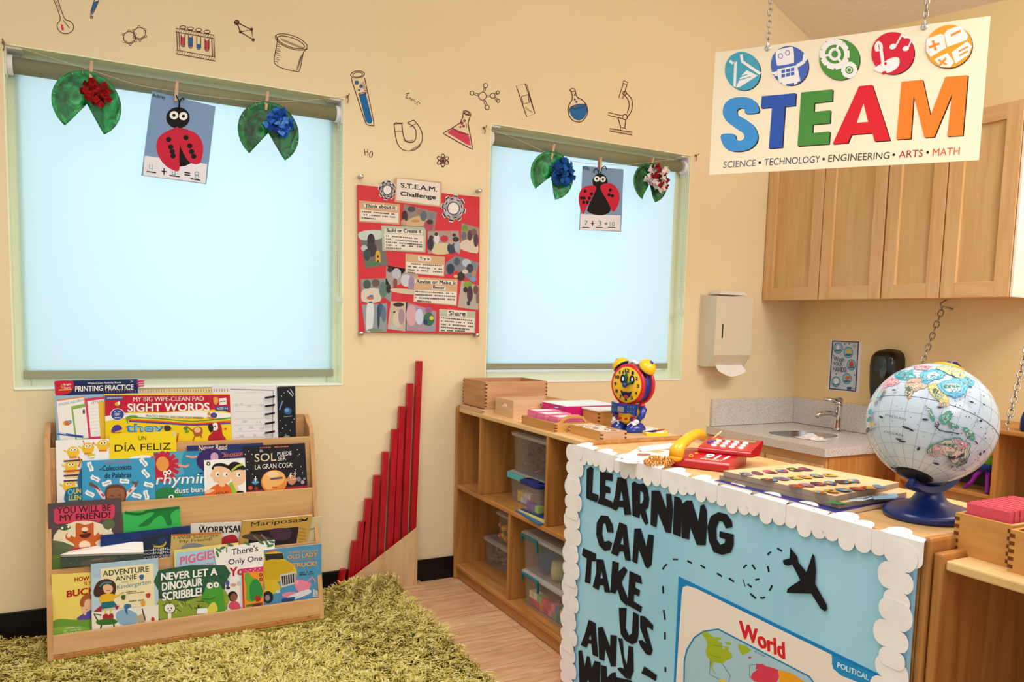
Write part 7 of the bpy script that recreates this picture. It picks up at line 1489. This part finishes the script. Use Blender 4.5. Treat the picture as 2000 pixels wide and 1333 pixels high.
# picture mat and tray at the far end
e = thing('picture_mat', 'white mat printed with small brown pictures, left of the toy telephone', 'mat', at(1265, 885, 2, ZI+.001))
mb = MB(); q = [at(x, y, 2, ZI+.002) for x, y in ((1200, 899), (1248, 874), (1322, 866), (1338, 886), (1262, 906), (1225, 905))]; mb.prism(q, (0, 0, -.0015), mat('#efe4dc', .5)); A = Art(mb, Plane((0, 0, ZI+.002), (0, 0, 1)), 1120, 780, .16, base=.0004)
A.blob([(605, 688), (640, 678), (700, 685), (735, 705), (728, 718), (690, 698), (640, 700), (615, 700)], '#8a4a2c'); A.blob([(580, 720), (605, 712), (618, 725), (590, 738)], '#4a3a34'); A.blob([(800, 670), (880, 665), (945, 678), (870, 695), (780, 688)], '#a87060'); A.line([(790, 665), (900, 672), (948, 688)], 6, '#7a4a3c'); A.blob([(950, 632), (1040, 622), (1110, 640), (1000, 652)], '#d0b06a'); A.blob([(1120, 600), (1180, 592), (1200, 612), (1140, 620)], '#c9a0a8'); A.line([(880, 608), (960, 602)], 4, '#b89a8a'); A.line([(800, 640), (870, 630)], 4, '#b89a8a')
mb.build('mat', e)
mb = MB(); q = [at(x, y, 2, ZI+.0095) for x, y in ((1246, 873), (1310, 866), (1318, 872), (1254, 880))]; mb.prism(q, (0, 0, -.006), mat('#f4f2ee', .4)); tag(mb.build('notepad'), 'small blank white pad at the back edge of the picture mat', 'notepad')

# stack of puzzles
def board(name, label, cat, pxq, z0, z1, ms, top, art=None, reg=(1400, 860, .19), bev=.003):
    q = [at(x, y, 2, z1) for x, y in pxq]; e = thing(name, label, cat, sum(q, V())/4-UP*(z1-z0), 'stacked puzzle boards')
    mb = MB(); mb.prism(q, (0, 0, z0-z1), ms, top)
    if art: art(Art(mb, Plane((0, 0, z1), (0, 0, 1)), *reg, base=.0005))
    mb.build('board', e, bev)
    return e
PZ = wood('puzzle_wood', '#e0b884', '#e8c494', '#efcfa4', 'y', .4); PZS = mat('#a89280', .6)
def a(A): A.poly([(-20, 392), (30, 378), (1230, 705), (1225, 735)], '#3b3a80'); A.poly([(1225, 735), (1230, 700), (1960, 620), (1970, 640)], '#2a3f9a')
board('picture_book', 'large hardback with a blue cover at the bottom of the puzzle stack', 'book', ((1394, 939), (1632, 1002), (1774, 974), (1575, 920)), ZI+.001, ZI+.011, mat('#e6cdb4', .6), mat('#34398a', .35), None)
def a(A):
    A.poly([(1120, 640), (1180, 622), (1380, 655), (1250, 660)], '#3f8a4a'); A.poly([(1340, 605), (1560, 578), (1600, 600), (1480, 630), (1380, 628)], '#c9d4dc'); A.poly([(1560, 582), (1830, 545), (1870, 575), (1840, 600), (1620, 612)], '#8ab0d0'); A.line([(1500, 610), (1600, 580), (1615, 610)], 8, '#3a6a9a'); A.line([(1340, 608), (1500, 600), (1600, 575)], 6, '#4a6a80')
board('puzzle_board', 'wooden picture puzzle showing a strip of blue and green, middle of the puzzle stack', 'puzzle', ((1404, 928), (1640, 984), (1772, 962), (1570, 912)), ZI+.0115, ZI+.024, PZS, PZ, a)
def a(A):
    rnd = random.Random(21); C = ['#8a4a2c', '#b3606a', '#6a5f8a', '#5a84b0', '#d08a3a', '#9aa84a', '#7a3a5a', '#c9a04a', '#4a3a34', '#b0472f', '#7a8a96']
    U = V((1230-120, 560-305)); 
    for i in range(4):
        for j in range(6):
            u, v_ = (i+.6)/4.3, (j+.65)/6.5
            x = 70+(1160-70)*u+(860-70)*v_; y = 318+(580-318)*u+(250-318)*v_
            if x > 1780: continue
            cx, cy = x+rnd.uniform(-8, 8), y+rnd.uniform(-3, 3); c = rnd.choice(C)
            A.blob([(cx-rnd.uniform(60, 105), cy-12), (cx-20, cy-rnd.uniform(12, 22)), (cx+35, cy-rnd.uniform(3, 14)), (cx+rnd.uniform(60, 100), cy+14), (cx+18, cy+rnd.uniform(12, 20)), (cx-34, cy+9)], c); A.ell(cx+rnd.uniform(-40, 0), cy-2, 24, 8, rnd.choice(C)); A.ell(cx+rnd.uniform(10, 50), cy+4, 26, 7, rnd.choice(C)); A.line([(cx-50, cy+8), (cx+5, cy+18), (cx+64, cy+18)], 5, '#4a342a')
board('puzzle_board', 'pale wooden peg puzzle of many small pictures on top of the stack', 'puzzle', ((1412, 920), (1632, 970), (1756, 943), (1560, 906)), ZI+.0245, ZI+.038, PZS, PZ, a)

# globe
GR = .1325; GC = V((1.62, -2.392, 1.071)); BLU = mat('#122a6a', .3, 0, .5); GAX = (RIGHT*.405-DOWN*.88+FWD*.22).normalized()
e = thing('globe', 'illustrated white globe on a dark blue swivel stand', 'globe', (GC.x+.02, GC.y+.005, ZI+.001))
gb = V((GC.x+.022, GC.y+.004, ZI+.0012))
mb = MB(); mb.lathe([(.098, 0), (.101, .006), (.099, .014), (.088, .021), (.060, .028), (.040, .038), (.031, .052), (.027, .066), (.030, .078), (.034, .083)], gb, BLU, 40, (0, 0, 1), 1, .92); mb.build('base', e)
ee = (GAX.cross(FWD)).normalized(); ee = (ee if ee.dot(RIGHT) > 0 else -ee)*.89+FWD*.44; ee = (ee-GAX*ee.dot(GAX)).normalized(); side_ = GAX.cross(ee)
mb = MB(); NA = 28; vs = []
for i in range(NA+1):
    t = -PI/2+PI*i/NA*1.0; d = GAX*math.sin(t)+ee*math.cos(t)
    for r_, w_ in ((GR+.007, -.010), (GR+.007, .010), (GR+.023, .015), (GR+.023, -.015)): vs.append(GC+d*r_+side_*w_)
mb.add(vs, [(i*4+k, i*4+(k+1) % 4, (i+1)*4+(k+1) % 4, (i+1)*4+k) for i in range(NA) for k in range(4)]+[(3, 2, 1, 0), (NA*4, NA*4+1, NA*4+2, NA*4+3)], BLU); mb.build('meridian_arm', e, .002)
for s_ in (1, -1):
    mb = MB(); mb.tube([GC+GAX*s_*(GR-.004), GC+GAX*s_*(GR+.020)], .008, BLU, 12); mb.build('pivot', e)
mb = MB(); mb.lathe([(.036, GR-.008), (.036, GR+.003), (.012, GR+.005)], GC, mat('#d8a524', .4), 24, GAX); mb.build('time_dial', e)
mb = MB(); mb.lathe([(.040, GR*.958), (.034, GR*.985), (.014, GR+.002)], GC, mat('#14161c', .4), 24, -GAX); mb.build('south_cap', e)
class Ball(Plane):
    def __init__(s, c, r): s.c = c; s.r = r; s.n = (CAM-c).normalized(); s.p = c
    def hit(s, px, py, off=0):
        d = ray(px, py).normalized(); o = CAM-s.c; r = s.r+off; b = o.dot(d); q = b*b-(o.dot(o)-r*r)
        if q < 0:
            p = o-d*b; return s.c+p.normalized()*r
        return CAM+d*(-b-math.sqrt(q))
class BallArt(Art):
    def _face(s, pts2, tris, m):
        P = list(pts2); T = []
        for t in tris:
            for k in range(1, len(t)-1): T.append((t[0], t[k], t[k+1]))
        lim = 9/s.k
        for _ in range(5):
            out = []; ch = False; mid = {}
            def md(a, b):
                k = (min(a, b), max(a, b))
                if k not in mid: mid[k] = len(P); P.append(((P[a][0]+P[b][0])/2, (P[a][1]+P[b][1])/2))
                return mid[k]
            L = lambda a, b: math.hypot(P[a][0]-P[b][0], P[a][1]-P[b][1])
            for a, b, c in T:
                if max(L(a, b), L(b, c), L(c, a)) > lim:
                    ch = True; x, y, z = md(a, b), md(b, c), md(c, a); out += [(a, x, z), (x, b, y), (z, y, c), (x, y, z)]
                else: out.append((a, b, c))
            T = out
            if not ch: break
        Art._face(s, P, T, m)
GW = noise_mat('globe_ocean', ['#b3c3d3', '#c0cedc', '#cad6e2'], 7, .16, 0, 2, (1, 1, 1), .6)
mb = MB(); bm = bmesh.new(); bmesh.ops.create_icosphere(bm, subdivisions=5, radius=GR); mb.add([GC+v.co for v in bm.verts], [tuple(v.index for v in f.verts) for f in bm.faces], GW, True); bm.free()
gr = mat('#8f9aa6', .3)
def gline(fn, n, m_, w_): 
    pts = [fn(i/n) for i in range(n+1)]; mb.tube([GC+p*(GR+.0001) for p in pts], w_, m_, 4, cap=False)
gu = GAX.orthogonal().normalized(); gv = GAX.cross(gu)
for lat in range(-60, 61, 15):
    la = math.radians(lat); gline(lambda u: (gu*math.cos(2*PI*u)+gv*math.sin(2*PI*u))*math.cos(la)+GAX*math.sin(la), 72, mat('#4a5560', .3) if lat == 0 else gr, .0007 if lat == 0 else .0003)
for lon in range(0, 360, 15):
    lo_ = math.radians(lon); gline(lambda u: (gu*math.cos(lo_)+gv*math.sin(lo_))*math.cos(-1.3+2.6*u)+GAX*math.sin(-1.3+2.6*u), 40, gr, .0003)
RGB_ = (1690, 690, .30134); A = BallArt(mb, Ball(GC, GR), *RGB_, base=.0006); A.STEP = .000008
LAND = {}
def land(pts, c, n=4):
    cx, cy = sum(p[0] for p in pts)/len(pts), sum(p[1] for p in pts)/len(pts); r_ = random.Random(int(cx*7+cy))
    fine = [(x+r_.uniform(-5, 5), y+r_.uniform(-4, 4)) for x, y in smooth_loop(pts, n)]
    edge = {TQ: '#2f8a9a', LB_: '#3a94b8', TN: '#a8846a', YL: '#c9a04a', PKC: '#c87a8a'}.get(c, '#3f8a80')
    A.poly([(cx+(x-cx)*1.06, cy+(y-cy)*1.08) for x, y in fine], edge); A.poly(fine, c)
    for _ in range(int(len(fine)*.7)):
        x, y = r_.choice(fine); u = r_.uniform(.1, .9); A.ell(cx+(x-cx)*u, cy+(y-cy)*u, r_.uniform(3, 9), r_.uniform(2, 4), r_.choice([edge, '#5a544e', '#f0e6d2', '#8a9a8a', '#c87a6a']), r_.uniform(0, 3), 7)
TQ, LB_, PKC, TN, YL, INKG = '#58b0c0', '#7cc0dc', '#e0a8b4', '#cdb8a4', '#e8cf86', '#3a3f44'
land([(195, 140), (230, 118), (280, 112), (320, 100), (300, 130), (330, 150), (290, 170), (240, 172), (205, 165)], TQ); land([(125, 195), (160, 165), (205, 170), (210, 195), (160, 215), (120, 225)], PKC); land([(320, 90), (380, 80), (430, 85), (400, 105), (350, 110)], PKC)
land([(265, 200), (300, 170), (350, 165), (380, 185), (400, 215), (350, 235), (310, 255), (295, 285), (275, 290), (268, 250)], TN); land([(262, 225), (285, 220), (295, 250), (275, 280), (262, 255)], '#6a5648')
land([(365, 130), (400, 112), (460, 108), (510, 130), (500, 155), (440, 175), (395, 200), (370, 175)], LB_, 5); land([(410, 130), (450, 120), (480, 140), (430, 165), (400, 170)], '#bcd8e8'); land([(460, 90), (540, 82), (600, 100), (640, 130), (570, 140), (500, 115)], '#ead79a')
land([(415, 215), (450, 200), (480, 210), (490, 250), (520, 265), (535, 310), (500, 335), (475, 300), (440, 275), (420, 245)], YL, 5); land([(440, 240), (470, 235), (465, 262), (445, 262)], '#3f3a34'); land([(450, 270), (490, 265), (500, 290), (470, 300)], '#a8b48a')
land([(475, 200), (530, 180), (600, 165), (650, 185), (690, 200), (660, 225), (640, 260), (590, 285), (540, 270), (500, 250), (480, 225)], LB_, 5); land([(500, 205), (560, 195), (610, 205), (610, 245), (560, 255), (515, 240)], '#c4dcea'); land([(610, 160), (660, 155), (705, 185), (690, 215), (640, 195)], '#6ab4d4'); land([(560, 130), (620, 125), (660, 150), (600, 160)], '#ead79a')
land([(480, 330), (510, 320), (545, 325), (530, 345), (490, 345)], '#e0b8a0')
land([(390, 335), (405, 350), (430, 365), (440, 395), (448, 430), (435, 440), (418, 410), (408, 370)], '#3f9a88'); land([(482, 410), (510, 395), (545, 375), (560, 395), (555, 420), (540, 450), (515, 460), (490, 445)], '#4fa890'); land([(495, 415), (530, 405), (540, 430), (515, 448)], '#8ac4b0'); land([(545, 460), (560, 450), (575, 465), (600, 470), (605, 490), (575, 480), (555, 490)], '#3f9a88')
land([(640, 485), (665, 490), (700, 520), (712, 555), (695, 565), (670, 540), (645, 510)], '#4fa890'); A.line([(450, 470), (480, 500), (520, 510), (560, 515), (610, 525)], 7, INKG); land([(455, 450), (472, 445), (478, 475), (462, 480)], '#5a4a58')
land([(410, 640), (440, 600), (490, 580), (560, 560), (610, 555), (640, 580), (672, 590), (668, 640), (660, 690), (620, 720), (560, 705), (520, 660), (460, 670), (420, 665)], '#d8c4ba', 5); land([(430, 610), (480, 585), (500, 610), (450, 640)], '#e0a8b0'); land([(580, 560), (630, 570), (665, 595), (640, 625), (590, 590)], '#dc9aa8'); land([(410, 640), (440, 640), (445, 668), (415, 665)], '#e0a8b0')
A.text('AUSTRALIA', (505, 598), (628, 640), (510, 582), '#4a3f44'); A.ell(468, 645, 22, 17, '#a89a94', .3); A.blob([(530, 640), (570, 640), (575, 655), (540, 655)], '#8a9a7a'); A.line([(434, 600), (430, 650)], 5, '#5a7a5a'); A.ell(432, 600, 14, 9, '#6a9a7a'); A.blob([(535, 665), (560, 672), (580, 670), (575, 692), (545, 690)], INKG); A.blob([(590, 680), (625, 655), (645, 650), (630, 675)], '#4a4440'); A.blob([(610, 700), (640, 690), (655, 700), (625, 715)], '#6a625c')
for x, y, w_, h_, r in ((265, 485, 30, 7, .35), (295, 498, 24, 6, .5), (215, 560, 20, 6, .3), (240, 575, 25, 6, .1), (185, 240, 13, 5, 0), (102, 415, 14, 7, .4), (460, 718, 22, 7, .25), (344, 622, 9, 12, .5), (180, 745, 20, 5, .3), (388, 432, 20, 8, .1), (690, 318, 15, 6, .3), (770, 335, 9, 5, .5), (480, 352, 18, 6, .2), (750, 440, 10, 9, 0), (720, 580, 14, 5, .8), (745, 655, 7, 11, .5), (770, 640, 6, 10, .6)): A.ell(x, y, w_, h_, INKG if w_ > 8 else '#2a2d33', r)
A.text('INDIAN', (130, 408), (262, 438), (134, 394), '#5a5f66'); A.text('OCEAN', (118, 516), (240, 542), (122, 502), '#5a5f66')
rnd = random.Random(8)
for i in range(90):
    x, y = rnd.uniform(560, 830), rnd.uniform(230, 720)
    if math.hypot((x-432)/425, (y-455)/385) < .95: A.ell(x, y, rnd.uniform(2, 7), rnd.uniform(2, 4), rnd.choice([INKG, '#5a6a70', '#4a9a90', '#6a5f58', '#8fa0aa']), rnd.uniform(0, 3), 8)
for i in range(60):
    x, y = rnd.uniform(30, 520), rnd.uniform(130, 560)
    if math.hypot((x-432)/425, (y-455)/385) < .95: A.ell(x, y, rnd.uniform(2, 5), rnd.uniform(1.5, 3), rnd.choice(['#8fa0aa', '#5a6a70', '#b8a8a8', INKG]), rnd.uniform(0, 3), 7)
for i in range(26):
    x, y = rnd.uniform(520, 660), rnd.uniform(690, 770); A.ell(x, y, rnd.uniform(5, 14), rnd.uniform(2, 4), rnd.choice(['#5a544e', '#8a8a86', '#3f3a38', '#6a9a90']), rnd.uniform(-.6, .3), 8)
for x, y, c in ((30, 380, TQ), (24, 430, '#5a9a90'), (45, 460, '#c8b080'), (60, 300, '#b8d0c0'), (90, 270, '#9ac8c8'), (16, 500, '#5a6a70'), (110, 240, '#c8a8a0')): A.ell(x, y, 12, 20, c, .5, 10)
mb.build('sphere', e)
# ------------------------------------------------------------------ card boxes at the right edge
ZR = .83
def card_box(label, x0, x1, y0, y1, h, cards, cdir):
    e = thing('card_file_box', label, 'box', ((x0+x1)/2, (y0+y1)/2, ZR), 'finger-jointed card boxes'); t = .009; z0, z1 = ZR, ZR+h
    mb = MB(); mb.box((x0+t, y0+t, z0), (x1-t, y1-t, z0+.005), OCH); mb.build('bottom', e)
    for i, xx in enumerate((x0, x1-t)):
        mb = MB(); mb.box((xx, y0, z0), (xx+t, y1, z1), OCH); d = h/11
        for k in range(5):
            zc = z0+d*(2*k+1)
            for yy in (y0, y1-t): mb.box((xx-.0004, yy-.0004, zc), (xx+t+.0004, yy+t+.0004, zc+d), DOV)
        mb.build('side', e, 0)
    for yy in (y0, y1-t):
        mb = MB(); mb.box((x0+t, yy, z0), (x1-t, yy+t, z1), OCHX); mb.build('end', e)
card_box('wooden finger-jointed box of red and pink cards at the right edge', 1.508, 1.70, -2.648, -2.535, .082, None, 0)
card_box('wooden finger-jointed box nearest the right edge of the photo', 1.485, 1.68, -2.775, -2.656, .080, None, 0)
PC = mat('#dd5a66', .6); PC2 = mat('#d8525f', .6); PURP = mat('#4a4a90', .6)
for k in range(26):
    x = 1.522+k*.0062; mb = MB(); mb.box((x, -2.632+.001*(k % 3), ZR+.0055), (x+.0052, -2.548, ZR+.103+.0012*((k*7) % 3)), (PURP if k == 9 else PC if k % 2 else PC2))
    if k == 0: A = Art(mb, Plane((x, 0, 0), (-1, 0, 0)), 0, 0, 1.0, base=.0003); A.ell(1923, 1022, 13, 9, '#e8963a')
    tag(mb.build('task_card'), 'purple card among the pink cards in the wooden box' if k == 9 else 'front pink card with an orange spot in the wooden box' if k == 0 else 'plain pink card standing upright in the wooden box', 'card', 'pink cards in the wooden box')
for k in range(12):
    x = 1.50+k*.006; mb = MB(); mb.box((x, -2.762, ZR+.0055), (x+.005, -2.672, ZR+.094+.001*(k % 3)), mat('#b08c66' if k < 3 else '#c99c74', .6)); tag(mb.build('task_card'), 'tan card standing in the box nearest the right edge', 'card', 'tan cards in the right box')

# ------------------------------------------------------------------ things on the wall shelf
pl = Plane((3.70, 0, .862), (-1, -.12, .16)); RP = (1780, 580, .22495)
q = [pl.hit(x, y) for x, y in ((1947, 744), (2030, 738), (2022, 842), (1922, 838))]
for i in (2, 3): q[i] = q[i]+(q[i]-q[i-1 if i == 2 else 0])*0
e = thing('picture_book', 'black planets picture book standing on the wall shelf at the right edge', 'book', (q[2]+q[3])/2)
mb = MB(); mb.slab(q, pl.n, .004, mat('#17161b', .3)); A = Art(mb, pl, *RP)
A.t('My First Book', 758, 790, 1010, 782, 22, '#e0823a', .03); A.t('of', 1012, 790, 1040, 789, 18, '#e0823a', .02); A.text('Planets', (690, 1010), (960, 1008), (700, 960), '#f0a04a', .03); A.ell(750, 826, 33, 28, '#c8402a', -.2); A.ell(742, 820, 20, 15, '#e0663a', -.2); A.ell(850, 870, 78, 74, '#2f5f9a'); A.blob([(800, 880), (830, 830), (870, 810), (890, 840), (850, 880), (840, 920)], '#6a9ac8'); A.blob([(860, 800), (890, 790), (895, 812)], '#a86a5a'); A.ell(728, 900, 17, 14, '#a8a4a0', -.6); A.ell(957, 930, 14, 22, '#8a8a90'); A.squiggle(755, 1028, 930, 1022, 7, '#d8d4cc', 9); A.squiggle(755, 1045, 925, 1040, 6, '#c8702f', 9)
A.dots([(710, 860), (905, 760), (940, 850), (720, 960), (900, 940)], 2.5, W0); mb.build('cover', e)
mb = MB(); b_ = [p-pl.n*.005 for p in q]; mb.slab(b_, pl.n, .012, PAGE); mb.build('pages', e)
e = thing('plastic_jug', 'dark blue plastic jug on the wall shelf in front of the planets book', 'jug', (3.49, -1.60, .8625))
mb = MB(); mb.lathe([(.040, 0), (.046, .006), (.046, .05), (.040, .075), (.03, .095), (.026, .12), (.028, .128), (.024, .128), (.022, .118)], (3.49, -1.607, .8625), mat('#16307e', .3), 24); mb.build('body', e)
mb = MB(); mb.tube([(3.49, -1.638, .975), (3.49, -1.672, .97), (3.49, -1.675, .93), (3.49, -1.648, .905)], .006, mat('#16307e', .3), 8); mb.build('handle', e)
# toy in the cubby: stacked coloured bands on purple legs
tc = at(1925, 915, 0, 3.50); tb = .5635
e = thing('stacking_toy', 'yellow, green and blue toy on splayed purple legs in the wall shelf cubby', 'toy', (tc.x+.03, tc.y+.0053, tb))
cx, cy = tc.x+.03, tc.y+.005
for nm, prof, c in (('blue_band', [(.0, .085), (.034, .088), (.052, .11), (.058, .128)], '#1f3f8f'), ('green_band', [(.059, .1285), (.064, .15), (.062, .165)], '#6ab02c'), ('yellow_dome', [(.06, .1655), (.062, .19), (.055, .22), (.03, .245), (0, .25)], '#f0b81c')):
    mb = MB(); mb.lathe(prof, (cx, cy, tb), mat(c, .3), 24); mb.build(nm, e)
for k in range(3):
    t = (2.2, 3.7, .5)[k]; d = V((math.cos(t), math.sin(t), 0)); b_ = V((cx, cy, tb)); mb = MB(); mb.tube([b_+d*.02+UP*.092, b_+d*.045+UP*.07, b_+d*.06+UP*.035, b_+d*.085+UP*.010], [.012, .011, .010, .009], mat('#8a2a9a', .35), 10); mb.ball(b_+d*.085+UP*.0095, .0095, mat('#8a2a9a', .35), 10); mb.build('leg', e)
mb = MB(); mb.box((3.62, -1.36, .5635), (3.79, -1.10, .70), mat('#3a2f2c', .7)); tag(mb.build('storage_basket', bevel=.006), 'dark box at the back of the wall shelf cubby behind the globe', 'box')
# small slotted wooden holder in the right bay
hx0, hx1, hy0, hy1, hz = 3.44, 3.70, -1.80, -1.545, .4335
e = thing('paper_sorter', 'small slotted wooden paper sorter in the right bay of the wall shelf', 'sorter', ((hx0+hx1)/2, (hy0+hy1)/2, hz))
for nm, lo, hi in (('top', (hx0, hy0, hz+.10), (hx1, hy1, hz+.112)), ('side', (hx0, hy1-.012, hz), (hx1, hy1, hz+.0995)), ('side', (hx0, hy0, hz), (hx1, hy0+.012, hz+.0995)), ('tray', (hx0, hy0+.0125, hz+.055), (hx1, hy1-.0125, hz+.064)), ('tray', (hx0, hy0+.0125, hz), (hx1, hy1-.0125, hz+.009))):
    mb = MB(); mb.box(lo, hi, BEEL); mb.build(nm, e, .001)
bpy.context.view_layer.update()
